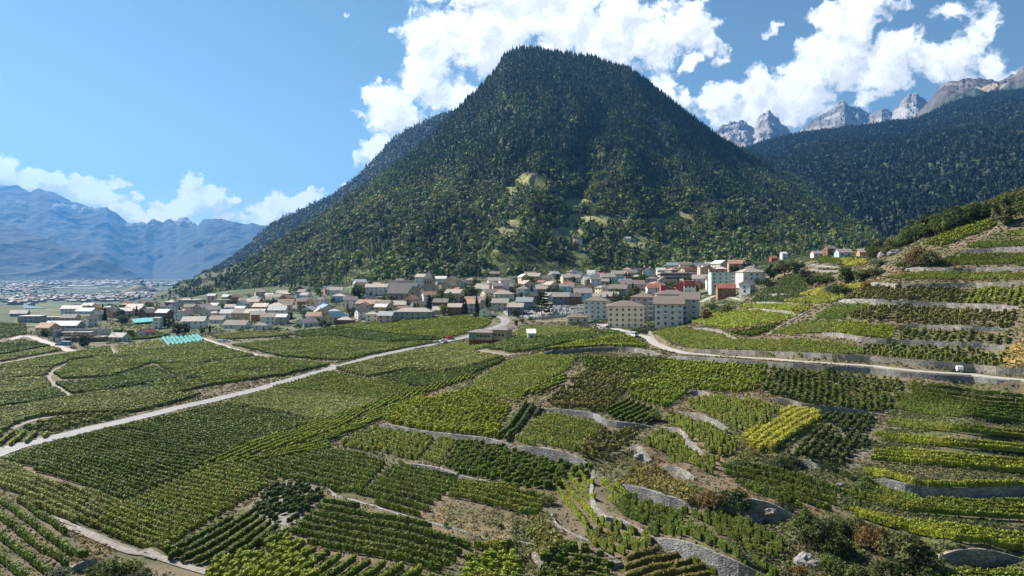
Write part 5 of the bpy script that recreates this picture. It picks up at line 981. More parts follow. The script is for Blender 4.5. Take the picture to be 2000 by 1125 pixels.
HS = [  # px, py, wpx, kind, yaw, floors, wall, roof, label
 (57,630,40,'flat',4,2,'grey','white','grey warehouse with a white roof at the far left of the village'),
 (98,626,44,'flat',3,1,'grey','pale','long low grey workshop beside the white roofed warehouse'),
 (34,618,28,'gable',20,1,'grey','grey','small grey barn behind the white roofed warehouse'),
 (120,643,62,'gable',2,1,'grey','white','long shed with a bright white roof behind the building site'),
 (88,655,34,'gable',-15,2,'tan','orange','tan farmhouse with a pale orange roof left of the building site'),
 (172,637,22,'gable',75,2,'white','brown','white gabled house behind the tower crane'),
 (190,626,22,'gable',70,2,'cream','pale','cream gabled house just right of the tower crane mast'),
 (134,627,27,'gable',0,1,'beige','brown','low beige house between the crane and the grey workshop'),
 (138,613,36,'gable',8,2,'white','pale','white house with a wide pale roof above the grey workshop'),
 (166,613,34,'gable',-8,1,'white','white','white roofed building behind the crane mast'),
 (222,621,20,'gable',60,2,'orange','brown','small orange house beside the tall fir behind the crane'),
 (244,618,24,'gable',10,2,'pink','pale','pink house behind the round dark tree on the left'),
 (262,609,30,'gable',3,2,'white','pale','white house with a long pale roof above the teal net'),
 (248,601,18,'gable',30,2,'beige','red','little house with a bright red roof at the left edge of the village'),
 (288,622,30,'gable',68,2,'brown','brown','big brown gabled house right of the teal net'),
 (282,600,22,'gable',60,2,'pink','orange','pink house behind the big brown gabled one'),
 (311,609,20,'gable',88,2,'tan','pale','tan house left of the white house with the dark gable frame'),
 (338,614,27,'gable',86,3,'white','dark','tall white house with a dark gable frame'),
 (368,605,38,'flat',-4,4,'grey','white','grey apartment block on the left side of the village'),
 (394,611,32,'gable',70,2,'pink','pale','pink gabled house beside the grey apartment block'),
 (284,657,26,'gable',64,1,'white','red','white chalet with a dark red roof above the striped netted plot'),
 (230,667,30,'gable',-12,1,'cream','grey','low house with a grey roof in front of the white chalet'),
 (305,642,13,'flat',10,3,'white','white','narrow white tower house beside the tall hedge'),
 (376,641,42,'gable',8,2,'white','grey','white villa with grey roofs behind the tall garden hedge'),
 (412,616,27,'gable',40,2,'blue','pale','light blue house with a pale roof, left one of the blue pair'),
 (472,610,22,'gable',82,3,'blue','pale','tall light blue gabled house in the middle of the left village'),
 (450,611,22,'gable',5,2,'blue','grey','low blue grey house beside the tall light blue one'),
 (431,600,30,'flat',3,3,'cream','pale','cream three storey block behind the light blue houses'),
 (424,631,30,'gable',-8,1,'white','brown','house with a long brown roof right of the white villa'),
 (460,642,44,'gable',-4,1,'white','brown','large white farmhouse with a big brown roof at the village edge'),
 (472,624,34,'gable',-6,2,'beige','brown','beige house with a broad brown roof behind the large farmhouse'),
 (497,624,38,'gable',-4,2,'tan','pale','tan house with a pale roof left of the pink three storey house'),
 (525,633,30,'gable',-5,2,'white','brown','white house with a dark brown roof below the pink three storey house'),
 (550,633,20,'gable',-5,2,'grey','white','grey house with a bright white roof below the pink three storey house'),
 (510,644,28,'hip',-5,1,'white','brown','small white hipped cottage at the edge of the vines'),
 (538,616,33,'hip',10,3,'pink','pale','pink three storey house with rows of dark windows'),
 (598,638,32,'gable',50,1,'white','pale','white gabled bungalow beside the orange flower beds'),
 (652,633,36,'gable',60,2,'tan','solar','tan gabled house with blue solar panels at the village edge'),
 (673,633,32,'hip',-4,1,'brown','pale','brown terrace house with a flat pale roof beside the solar roofed one'),
 (634,615,42,'gable',-62,2,'beige','solar','wide beige house with a blue solar roof behind the round bushes'),
 (603,618,26,'gable',78,2,'blue','white','pale blue gabled house with a white roof'),
 (590,600,28,'gable',30,2,'brown','grey','dark brown timber house above the pink three storey house'),
 (556,602,30,'gable',24,2,'wood','orange','timber house with a rusty orange roof'),
 (608,600,24,'gable',88,2,'ochre','pale','ochre house with a white gable'),
 (536,590,32,'gable',-20,2,'ochre','brown','ochre house at the back of the left village'),
 (528,596,22,'gable',30,2,'brown','grey','small dark barn in front of the ochre house'),
 (722,606,50,'gable',-14,2,'pink','orange','long pink building with a broad orange brown roof'),
 (726,629,25,'hip',6,2,'white','pale','white cube house with a pale roof above the bright plot'),
 (754,631,30,'gable',-14,2,'pink','slate','reddish barn with a blue grey roof beside the white cube house'),
 (682,597,24,'gable',10,2,'beige','brown','beige house left of the tall village fir'),
 (662,590,26,'hip',0,2,'blue','pale','bluish house with a pale hipped roof left of the tall village fir'),
 (640,573,17,'gable',30,2,'orange','solar','orange house with a blue roof at the back edge of the village'),
 (656,577,24,'gable',10,2,'white','grey','white house with a grey roof under the wooded slope'),
 (735,577,42,'gable',2,3,'white','pale','long white building with a pale roof left of the church'),
 (726,587,40,'flat',-3,1,'red','brown','low red brown hall in front of the long white building'),
 (803,597,28,'gable',70,2,'tan','orange','tan house with an orange roof right in front of the church'),
 (836,588,25,'gable',24,2,'white','orange','white house with orange tiles beside the church tower'),
 (824,562,28,'flat',5,4,'white','pale','white school building behind the church'),
 (775,602,36,'gable',4,1,'white','pale','low white house with a pale roof below the church'),
 (808,624,74,'hip',-4,2,'grey','pale','very long two storey building with a broad pale hipped roof'),
 (790,613,30,'gable',20,1,'beige','orange','small house tucked above the very long two storey building'),
 (889,614,27,'gable',-10,2,'wood','pale','timber chalet at the edge of the bright plot'),
 (861,604,28,'gable',-6,2,'brown','brown','dark timber chalet left of the purple tree'),
 (860,613,28,'gable',-6,1,'beige','pale','low house with a pale roof beneath the dark timber chalet'),
 (920,592,24,'gable',0,1,'pink','orange','small house with a salmon roof above the slender firs'),
 (925,607,30,'gable',-20,2,'white','orange','white house with an orange roof between the slender firs'),
 (948,621,25,'gable',80,2,'white','brown','white house with brown roof edges beside the main road'),
 (978,606,32,'gable',-14,2,'beige','grey','beige house with a grey roof behind the main road bend'),
 (1008,615,30,'gable',-10,2,'slate','pale','dark blue timber house with a pale roof left of the cedar'),
 (1026,604,32,'gable',-12,2,'slate','slate','dark house with a slate roof behind the blue timber house'),
 (984,588,38,'hip',3,2,'cream','pale','cream villa with a pale roof above the green lawn'),
 (942,576,28,'gable',-12,2,'white','pale','white house with a pale roof above the round dark tree'),
 (970,579,30,'gable',0,1,'pink','orange','long low house with a salmon roof above the cream villa'),
 (1038,580,24,'gable',80,2,'blue','slate','small pale blue house above the cedar'),
 (1058,577,22,'gable',0,2,'orange','pale','orange house with a pale roof, left half of the double house'),
 (1076,575,26,'gable',-60,3,'cream','pale','cream gabled house, right half of the double house'),
 (1038,591,20,'gable',60,2,'orange','grey','orange gabled house just behind the cedar'),
 (1066,560,30,'gable',0,1,'grey','orange','low house with a bright orange roof'),
 (1097,594,32,'gable',-12,2,'slate','grey','grey house with a dark roof above the cemetery'),
 (1122,594,28,'gable',-12,2,'brown','dark','dark brown house above the cemetery'),
 (1106,574,28,'gable',10,2,'grey','pale','grey house with a light roof in the centre of the village'),
 (1138,580,28,'gable',20,2,'stone','brown','stone house with a brown roof near the little fir'),
 (1158,572,28,'gable',62,2,'orange','slate','orange gabled house with a slate blue roof'),
 (1115,553,36,'gable',10,2,'cream','pale','wide cream house at the foot of the vineyard slope'),
 (1152,555,26,'gable',20,2,'grey','slate','grey house with a slate roof near the mint green villa'),
 (1187,552,27,'gable',4,2,'mint','pale','mint green villa with white balconies'),
 (1160,538,24,'gable',0,1,'white','white','white roofed house highest under the terraced slope'),
 (1207,545,24,'gable',0,2,'white','pale','white house with a pale roof behind the mint green villa'),
 (1232,543,28,'gable',30,2,'beige','pale','beige house with a pale roof under the wooded slope'),
 (1266,540,26,'gable',80,2,'white','pale','white gabled house near the modern hall'),
 (1172,587,24,'gable',-12,1,'blue','pale','low pale house behind the blue and white apartment block'),
 (1192,586,34,'gable',-12,1,'grey','pale','low grey house with a wide pale roof behind the apartment blocks'),
 (1236,568,46,'gable',-6,2,'pink','brown','wide pink house with a brown roof behind the fir'),
 (1222,557,24,'gable',-12,1,'brown','solar','dark house with a steel blue roof left of the red brown hall'),
 (1243,553,42,'flat',-2,2,'brown','red','red brown flat roofed hall in the middle of the village'),
 (1372,562,28,'gable',60,1,'orange','pale','orange bungalow with a pale roof left of the mint apartment block'),
 (1420,580,34,'gable',-8,2,'wood','red','dark red timber chalet below the mint apartment block'),
 (1462,574,28,'gable',50,2,'white','pale','small white gabled house at the edge of the dark knoll'),
 (1470,556,46,'hip',6,3,'white','pale','three storey white building with a pale hipped roof on the right'),
 (1378,547,24,'flat',3,4,'pink','orange','terraced brick red block above the mint apartment block, left one'),
 (1400,545,30,'flat',-3,3,'orange','orange','terraced orange block above the mint apartment block, right one'),
 (1440,533,30,'gable',-10,3,'orange','orange','orange house at the top right of the village'),
 (1366,527,20,'gable',10,2,'wood','slate','timber house with a steel roof under the wooded slope on the right'),
 (1393,522,28,'gable',0,1,'white','white','house with a bright white pitched roof at the top of the village'),
 (1130,630,40,'hip',-6,1,'cream','brown','cream bungalow with a brown hipped roof beside the car park'),
 (1038,664,14,'shed',0,1,'white','white','tiny hut with a white roof among the vines'),
 (1598,502,20,'gable',0,1,'white','pale','far white house on the shoulder behind the dark knoll'),
 (1622,499,18,'gable',10,2,'brown','grey','brown house on the shoulder behind the small green plot'),
 (1650,501,26,'gable',0,1,'blue','pale','long low pale house beyond the sunny yellow plot'),
 (1690,501,20,'gable',-10,1,'orange','pale','house with a light roof beside the rock face on the right'),
 (1512,510,12,'gable',0,1,'red','red','little red hut above the dark knoll trees'),
 (1532,506,10,'gable',0,2,'white','white','little white house above the dark knoll trees'),
 (1128,478,16,'gable',8,2,'white','pale','lone white farmhouse among trees on the mountain slope'),
 (1225,470,14,'gable',-8,1,'white','pale','small white hut on the wooded mountain slope'),
]
for a in HS:
    px, py, wpx, kind, yaw, fl, wc, rc, lab = a
    if py < 500 and px < 1400:     # stands on the mountain
        T = np.linspace(0, 1, 600); X_, Y_, Z_ = main_mt.pos(np.full(600, float(px)), T); r_ = HOR-F*Z_/Y_; k = np.argmin(abs(r_-py)); p = np.array([X_[k], Y_[k], Z_[k]])
    else: p = hit(px, py)
    hh = house(px, py, wpx, kind, yaw, fl, wc, rc, label=lab, p=p, d=min(12., max(7., wpx*p[1]/F*.75)), group=None if fl > 9 else 'houses of the village')
    PLACED.append((p[0], p[1]+4, wpx*p[1]/F*.62))
# --- apartment blocks
AP = 'apartment blocks beside the car park'
def block(px, py, wpx, kind, yaw, fl, wc, rc, lab, d, bal, **k):
    p = hit(px, py); PLACED.append((p[0], p[1]+d*.4, wpx*p[1]/F*.7))
    return house(px, py, wpx, kind, yaw, fl, wc, rc, d=d, label=lab, cat='apartment block', name='apartment_block', group=AP, bal=bal, frames=True, p=p, over=.9, **k)
block(1167,623,46,'hip',-14,4,'white','brown','white and pale blue apartment block left of the cream one',13,2)
bB = block(1225,640,70,'hip',-8,4,'cream','brown','cream apartment block with four storeys and brown shutters above the car park',14,0)
block(1260,626,44,'hip',-20,5,'pink','brown','pink and ochre apartment block behind the cream one',13,2)
block(1315,600,60,'hip',-6,3,'white','brown','grey apartment block with long white balconies in stepped storeys',14,1)
block(1312,638,54,'gable',-14,4,'white','brown','pale grey apartment block nearest to the bright hillside vines',15,2)
block(1352,628,34,'gable',-18,4,'white','brown','white apartment block with dark balconies right of the pale grey one',13,2)
block(1413,570,46,'flat',-6,5,'mint','brown','mint green apartment block on the right of the village',12,4)
# shutters of the cream block
# modern hall with horizontal bands
p = hit(1330,550); r = empty('modern_hall', p+[0,8,0], R(-3)); tag(r, 'long modern flat hall with horizontal wood and glass bands', 'hall'); W = 78*p[1]/F/2; PLACED.append((p[0], p[1]+8, W*1.1))
for nm, z0, z1, y, m in (('wall',-2,2.4,8,WM['tan']),('window_band',2.401,4.2,7.6,m_win),('wall',4.201,5.6,8.1,WM['concrete']),('window_band',5.601,7.4,7.5,m_win),('roof',7.401,8.5,8.6,WM['concrete'])):
    mb = MB(); mb.box(-W,W,-y,y,z0,z1); ob(nm, mb.mesh(nm, m), r)
# red and white building
p = hit(1330,580); r = empty('red_white_hall', p+[0,7,0], R(-8)); tag(r, 'hall with a sloping grey roof, red walls and a tall white tower block', 'hall'); PLACED.append((p[0], p[1]+6, 18))
s_ = p[1]/F
mb = MB(); mb.prism([(-7,-2),(7,-2),(7,6),(-7,6)], -36*s_, -8*s_); mb.add([(-36*s_,-7,6.003),(-8*s_,-7,6.003),(-36*s_,7,6.003),(-8*s_,7,6.003),(-36*s_,-7,9),(-36*s_,7,9)], [(0,1,4),(2,5,3),(0,4,5,2),(0,2,3,1)]); ob('wall', mb.mesh('wall', WM['red']), r)
mb = MB(); mb.add([(-37*s_,-7.6,9.2),(-7*s_,-7.6,6.1),(-7*s_,7.6,6.1),(-37*s_,7.6,9.2),(-37*s_,-7.6,9.5),(-7*s_,-7.6,6.4),(-7*s_,7.6,6.4),(-37*s_,7.6,9.5)], [(0,3,2,1),(4,5,6,7),(0,1,5,4),(1,2,6,5),(2,3,7,6),(3,0,4,7)]); ob('roof', mb.mesh('roof', RF['pale']), r)
mb = MB(); mb.prism([(-5,-2),(5,-2),(5,7),(-5,7)], -7.9*s_, 8*s_); mb.add([(-7.9*s_,-5,7.003),(8*s_,-5,7.003),(-7.9*s_,5,7.003),(8*s_,5,7.003),(8*s_,-5,12),(8*s_,5,12)], [(0,1,4),(2,5,3),(1,3,5,4),(0,2,3,1)]); ob('wall', mb.mesh('wall', WM['red']), r)
tw = MB(); tw.box(8.01*s_,30*s_,-8,4,-4,8); ob('tower_wall', tw.mesh('tower_wall', WM['white']), r); tw = MB(); tw.box(8.0*s_,30.1*s_,-8.05,4.05,8.003,12.4); ob('tower_top', tw.mesh('tower_top', WM['red']), r)
for i in range(3):
    for j in range(3): ob('window', w_me, r, ((12+i*7)*s_, -8.03 if j < 2 else -8.08, .5+j*3.6), 0, (1.2,1,1.4))
# church
p = hit(790,588); s_ = p[1]/F; r = empty('church', p+[0,10,0], R(-10)); tag(r, 'stone church with a long black roof and a square bell tower', 'church'); PLACED += [(p[0], p[1]+10, 22), (p[0]+26*s_+10, p[1]+16, 14)]
W = 33*s_; mb = MB(); mb.box(-W,W*.72,-8,8,-3,7.5); mb.prism([(-7.98,7.503),(7.98,7.503),(0,16.2)], -W+.01, W*.72-.01); ob('wall', mb.mesh('wall', WM['stone']), r)
mb = MB()
for sg in (-1,1): mb.prism([(0,16.4),(sg*8.9,6.7),(sg*8.9,7.1),(0,16.9)], -W-.5, W*.72+.4)
ob('roof', mb.mesh('roof', RF['dark']), r)
mb = MB(); mb.box(W*.4,W*.95,-13,-8.02,-3,7); mb.add([(W*.4+.01,-13,7.003),(W*.95-.01,-13,7.003),(W*.675,-13,13.5),(W*.4+.01,-4,7.003),(W*.95-.01,-4,7.003),(W*.675,-4,13.5)], [(0,1,2),(5,4,3),(0,3,4,1),(1,4,5,2),(2,5,3,0)]); ob('transept', mb.mesh('transept', WM['stone']), r)
mb = MB()
for sg in (-1,1):
    x0 = W*.675; x1 = W*.675+sg*(W*.275+.8); mb.add([(x0,-13.5,13.7),(x1,-13.5,6.5),(x1,-3,6.5),(x0,-3,13.7),(x0,-13.5,14.1),(x1,-13.5,6.9),(x1,-3,6.9),(x0,-3,14.1)], [(0,1,2,3),(7,6,5,4),(0,4,5,1),(1,5,6,2),(2,6,7,3),(3,7,4,0)])
ob('roof', mb.mesh('roof', RF['pale']), r)
mb = MB(); mb.box(W*1.0,W*1.0+9,4,13,-3,21); twr = ob('tower', mb.mesh('tower', WM['stone']), r)
mb = MB(); x0, x1 = W-.4, W+9.4; mb.add([(x0,3.6,21.02),(x1,3.6,21.02),(x1,13.4,21.02),(x0,13.4,21.02),((x0+x1)/2,8.5,29)], [(3,2,1,0),(0,1,4),(1,2,4),(2,3,4),(3,0,4)]); ob('spire', mb.mesh('spire', RF['brown']), twr)
for i in range(3): ob('bell_opening', w_me, twr, (W+2+i*2.5, 3.96, 17.5), 0, (1.2,1,3))
for i in range(6): ob('window', w_me, r, (-W+4+i*5.2, -8.04, 3.6), 0, (1.2,1,4))
ob('window', w_me, r, (W*.675,-13.04,6), 0, (1.5,1,5)); ob('window', w_me, r, (-W-.04,0,8), R(-90), (1.6,1,5))
# the orange house by the road
p = hit(957,672); s_ = p[1]/F; r = empty('clinic_house', p+[0,6,0], R(-16)); tag(r, 'orange house with a red base and two wide grey roofs beside the main road', 'house'); W = 37*s_; PLACED.append((p[0], p[1]+6, 14))
mb = MB(); mb.box(-W,W*.28,-6,6,-2.5,2.2); mb.box(W*.283,W,-4,8,-2.5,2.3); ob('base', mb.mesh('base', mat('red_base', (.34,.085,.05), .85, .15, 1)), r)
mb = MB(); mb.box(-W,W*.28,-6,6,2.203,5.8); mb.box(W*.283,W,-4,8,2.303,7.2); ob('wall', mb.mesh('wall', WM['tan']), r)
for (x0,x1,y0,y1,z) in ((-W-1.2,W*.28+.6,-7.2,7.2,5.85),(W*.283-1,W+1.2,-5.2,9.2,7.25)):
    mb = MB(); cx, cy = (x0+x1)/2, (y0+y1)/2; mb.add([(x0,y0,z),(x1,y0,z),(x1,y1,z),(x0,y1,z),(x0,y0,z+.3),(x1,y0,z+.3),(x1,y1,z+.3),(x0,y1,z+.3),(cx-2,cy,z+1.5),(cx+2,cy,z+1.5)], [(3,2,1,0),(0,1,5,4),(1,2,6,5),(2,3,7,6),(3,0,4,7),(4,5,9,8),(5,6,9),(6,7,8,9),(7,4,8)]); ob('roof', mb.mesh('roof', RF['grey']), r)
for i in range(4): wn = ob('window', w_me, r, (-W*.5+i*W*.2, -6.03, 4.2), 0, (1.5,1,1.3)); ob('frame', f_me, wn)
for i in range(3): wn = ob('window', w_me, r, (W*.42+i*W*.2, -4.03, 4.8), 0, (1.3,1,1.4)); ob('frame', f_me, wn)
mb = MB(); mb.box(-W-.04,-W*.62,-6.08,-5.9,2.5,5.4); ob('glazed_corner', mb.mesh('glazed_corner', mat('teal_glass', (.16,.30,.30), .2, .1, 1)), r)
for i in range(7): ob('window', w_me, r, (-W*.85+i*W*.17, -6.03, .9), 0, (.9,1,.9))
# fill: further houses between the ones above
ROADPTS = np.concatenate([r_[4][:, :2] for r_ in ROADS])
LAND = [('the church',790,585),('the cedar',1058,605),('the cemetery',1100,610),('the modern hall',1330,540),('the mint apartment block',1413,560),('the long pink building',722,600),('the tall village fir',697,583),('the pink three storey house',538,612),('the grey apartment block',368,600),('the tower crane',195,640),('the white school',824,556),('the long two storey building',808,618),('the cream villa',984,586),('the cream apartment block',1225,630),('the red brown hall',1243,550),('the ochre house',536,586),('the wide cream house',1115,550),('the big brown gabled house',288,618),('the slender firs',938,600),('the solar roofed house',652,628)]
vill = [(70,614),(200,604),(330,597),(400,590),(480,580),(560,576),(640,566),(700,560),(800,556),(880,548),(1000,548),(1060,545),(1110,541),(1200,535),(1300,532),(1380,523),(1460,517),(1490,530),(1480,545),(1440,565),(1380,580),(1340,590),(1280,580),(1180,590),(1100,590),(1020,585),(960,605),(940,612),(900,612),(850,618),(760,622),(690,625),(640,632),(560,636),(480,636),(420,628),(330,626),(260,628),(215,620),(150,612),(80,610)]
vw = hits(vill); used = {}; rh = random.Random(4)
wcs = ['white','white','white','cream','beige','grey','pink','ochre','brown','wood','blue','tan','beige','white','cream']; rcs = ['brown','pale','grey','pale','brown','orange','slate','dark','brown','pale','red','grey','white']
nm_r = dict(brown='brown', pale='pale', grey='grey', orange='orange', slate='slate', dark='black', red='dark red', white='white'); nm_w = dict(wood='timber')
cnt = 0; tries = 0
while cnt < 150 and tries < 14000:
    tries += 1
    qx = rh.uniform(70, 1490); qy = rh.uniform(518, 636)
    p = hit(qx, qy)
    if not inpoly(np.array([p[0]]), np.array([p[1]]), vw)[0]: continue
    wm = rh.uniform(9, 15); 
    if any((p[0]-a)**2+(p[1]+4-b)**2 < (wm*.62+c+1.5)**2 for a, b, c in PLACED): continue
    if np.min(np.hypot(ROADPTS[:,0]-p[0], ROADPTS[:,1]-p[1])) < 12: continue
    if inpoly(np.array([qx]), np.array([qy]), [(955,598),(965,588),(1045,584),(1045,612),(955,612)])[0] or inpoly(np.array([qx]), np.array([qy]), [(190,624),(310,620),(310,650),(190,656)])[0]: continue
    wc, rc = rh.choice(wcs), rh.choice(rcs); kd = rh.choice(['gable']*5+['hip']); fl = rh.choice([1,2,2,2,3]); yaw = rh.choice([-20,-10,0,8,30,65,80,-70])+rh.uniform(-5,5)
    ld = sorted(LAND, key=lambda l: ((l[1]-qx)/60)**2+((l[2]-qy)/20)**2)
    done = False
    for l in ld[:6]:
        dx, dy = qx-l[1], qy-l[2]
        rel = 'well' if abs(dx) > 60 else ('a little' if abs(dx) > 22 else '')
        if abs(dx) < 22: ph = ('behind ' if dy < 0 else 'in front of ')+l[0]
        else: ph = rel+(' left of ' if dx < 0 else ' right of ')+l[0]+(', set further back' if dy < -6 else ', nearer the vines' if dy > 6 else '')
        face = 'gable facing the vines' if abs(yaw) > 45 else ('hipped' if kd == 'hip' else 'eaves facing the vines')
        for ex in (0, 1):
            lab = f"{nm_w.get(wc,wc)} {['','one','two','three'][fl]}-storey house, {nm_r[rc]} roof"+(f" ({face})" if ex else '')+', '+ph
            if lab not in used and len(lab.split()) <= 16: done = True; break
        if done: break
    if not done: continue
    used[lab] = 1
    house(qx, qy, None, kd, yaw, fl, wc, rc, d=wm*rh.uniform(.65, .85), w=wm, label=lab, p=p, wins=True); PLACED.append((p[0], p[1]+4, wm*.62)); cnt += 1
print('houses fill', cnt, tries)
# ------------------------------------------------------------------ trees and bushes
m_leaf = {k: mat('leaves_'+k, c, .7, .35, 1.3, trans=.35, col2=tuple(x*.5 for x in c), spec=.2) for k, c in dict(dark=(.075,.105,.030), mid=(.12,.16,.04), light=(.19,.23,.05), fir=(.035,.058,.025), olive=(.16,.165,.065), autumn=(.24,.16,.06), purple=(.045,.028,.03), silver=(.20,.23,.14), gold=(.40,.26,.05)).items()}
m_bark = mat('bark', (.14,.10,.07), .95, .3, 3)
rt = np.random.default_rng(99)
def crown_mesh(kind, seed):
    rg = np.random.default_rng(seed); one = np.ones((1,3))
    if kind == 'round':      # unit height crown between z .18 and 1, clumped
        n_ = 26; p = rg.normal(size=(n_,3)); p /= np.linalg.norm(p, axis=1)[:,None]; r_ = rg.uniform(.45, 1, (n_,1))**.6
        C = p*r_*np.array([.33,.33,.36])+np.array([0,0,.50]); C[:,2] += .06*rg.normal(size=n_); C[:,0] *= rg.uniform(.85, 1.2); E = np.tile([.15,.15,.12], (n_,1))*rg.uniform(.6, 1.25, (n_,1)); v, _ = leafcards(C, E, 46, .075, np.ones((n_,3)), rg=rg, shell=True)
    elif kind == 'bush':
        n_ = 30; a = rg.uniform(0, 6.28, n_); r_ = rg.uniform(0, 1, n_)**.6; C = np.stack([np.cos(a)*r_*.52, np.sin(a)*r_*.48, .18+.55*rg.uniform(.2, 1, n_)*np.sqrt(1-r_*r_*.85)], 1); E = np.tile([.19,.19,.16], (n_,1))*rg.uniform(.6, 1.3, (n_,1)); v, _ = leafcards(C, E, 44, .075, np.ones((n_,3)), rg=rg, shell=True)
    elif kind == 'fir':
        K = 420; t = rg.random(K)**1.2; an = rg.uniform(0, 6.28, K); rr = .22*(1-t)+.015; rr *= rg.uniform(.6, 1.15, K)*(1+.25*np.sin(t*60)); C = np.stack([rr*.6*np.cos(an), rr*.6*np.sin(an), .06+.94*t], 1); E = np.stack([rr*.45+.01, rr*.45+.01, .02+0*rr], 1); v, _ = leafcards(C, E, 4, .06, np.ones((K,3)), rg=rg)
    elif kind == 'slim':
        n_ = 40; t = np.linspace(0, 1, n_); C = np.stack([.02*rg.normal(size=n_), .02*rg.normal(size=n_), .1+.86*t], 1); w_ = .12*np.sin(np.clip(t*.9+.12, 0, 1)*3.0)+.02; E = np.stack([w_, w_, .05+0*w_], 1); v, _ = leafcards(C, E, 26, .055, np.ones((n_,3)), rg=rg, shell=True)
    elif kind == 'cedar':
        Cs = []; Es = []
        for lv in range(7):
            z = .22+lv*.12; rad = .52*(1-lv/8.5)
            for j in range(9): a = j*.7+lv*1.3+rg.uniform(-.2,.2); r_ = rad*rg.uniform(.3, 1); Cs.append((math.cos(a)*r_, math.sin(a)*r_, z+rg.uniform(-.03,.03))); Es.append((.13,.13,.035))
        v, _ = leafcards(np.array(Cs), np.array(Es), 34, .06, np.ones((len(Cs),3)), rg=rg)
    return v
CM = {}
def crest_pt(px, dy=0):
    ys = np.linspace(180, 420, 200); xs = (px-1000)/F*ys; zs = H(xs, ys); r_ = HOR-F*zs/ys; k = int(np.argmin(r_)); y = ys[k]+dy; x = (px-1000)/F*y
    return np.array([x, y, float(H(x, y))])
def crown(kind, leaf, i):
    k = (kind, leaf, i)
    if k not in CM:
        v = crown_mesh(kind, 10+i*7+len(kind)); CM[k] = mesh_np('crown', v, quads(len(v)), m_leaf[leaf])
    return CM[k]
mb = MB(); mb.bar((0,0,-.08),(.01,.0,.30),.030,7,0,.020); mb.bar((.01,0,.28),(-.12,.05,.55),.015,5,0,.006); mb.bar((.01,0,.28),(.13,-.04,.56),.015,5,0,.006); mb.bar((.01,0,.30),(.02,.08,.66),.014,5,0,.005); tr_me = mb.mesh('trunk', m_bark)
mb = MB(); mb.bar((0,0,-.05),(0,0,.95),.022,6,0,.004); ts_me = mb.mesh('trunk', m_bark)
mb = MB(); [mb.bar((0,0,-.08),(.3*math.cos(a),.3*math.sin(a),.5),.016,5,0,.006) for a in (0.3,1.7,2.9,4.2,5.4)]; tb_me = mb.mesh('stem', m_bark)
def tree(px, py, hpx, kind, leaf, label, group, asp=1.0, p=None, cat=None, rz=None, hm=None):
    p = hit(px, py) if p is None else p
    if px > 1690 and p[1] > 420: p = crest_pt(px)
    h_ = hm or hpx*p[1]/F
    nm = {'round':'broadleaf_tree','bush':'bush','fir':'fir_tree','slim':'columnar_tree','cedar':'cedar_tree'}[kind]
    r = empty(nm, p-[0,0,.1], random.uniform(0, 6.28) if rz is None else rz); r.scale = (h_*asp, h_*asp, h_)
    tag(r, label, cat or ('bush' if kind == 'bush' else 'tree'), group)
    ob({'bush':'stem'}.get(kind, 'trunk'), {'bush':tb_me,'fir':ts_me,'slim':ts_me,'cedar':ts_me}.get(kind, tr_me), r)
    ob('crown', crown(kind, leaf, random.randint(0, 3)), r); return r
VT = 'trees in the village'; 
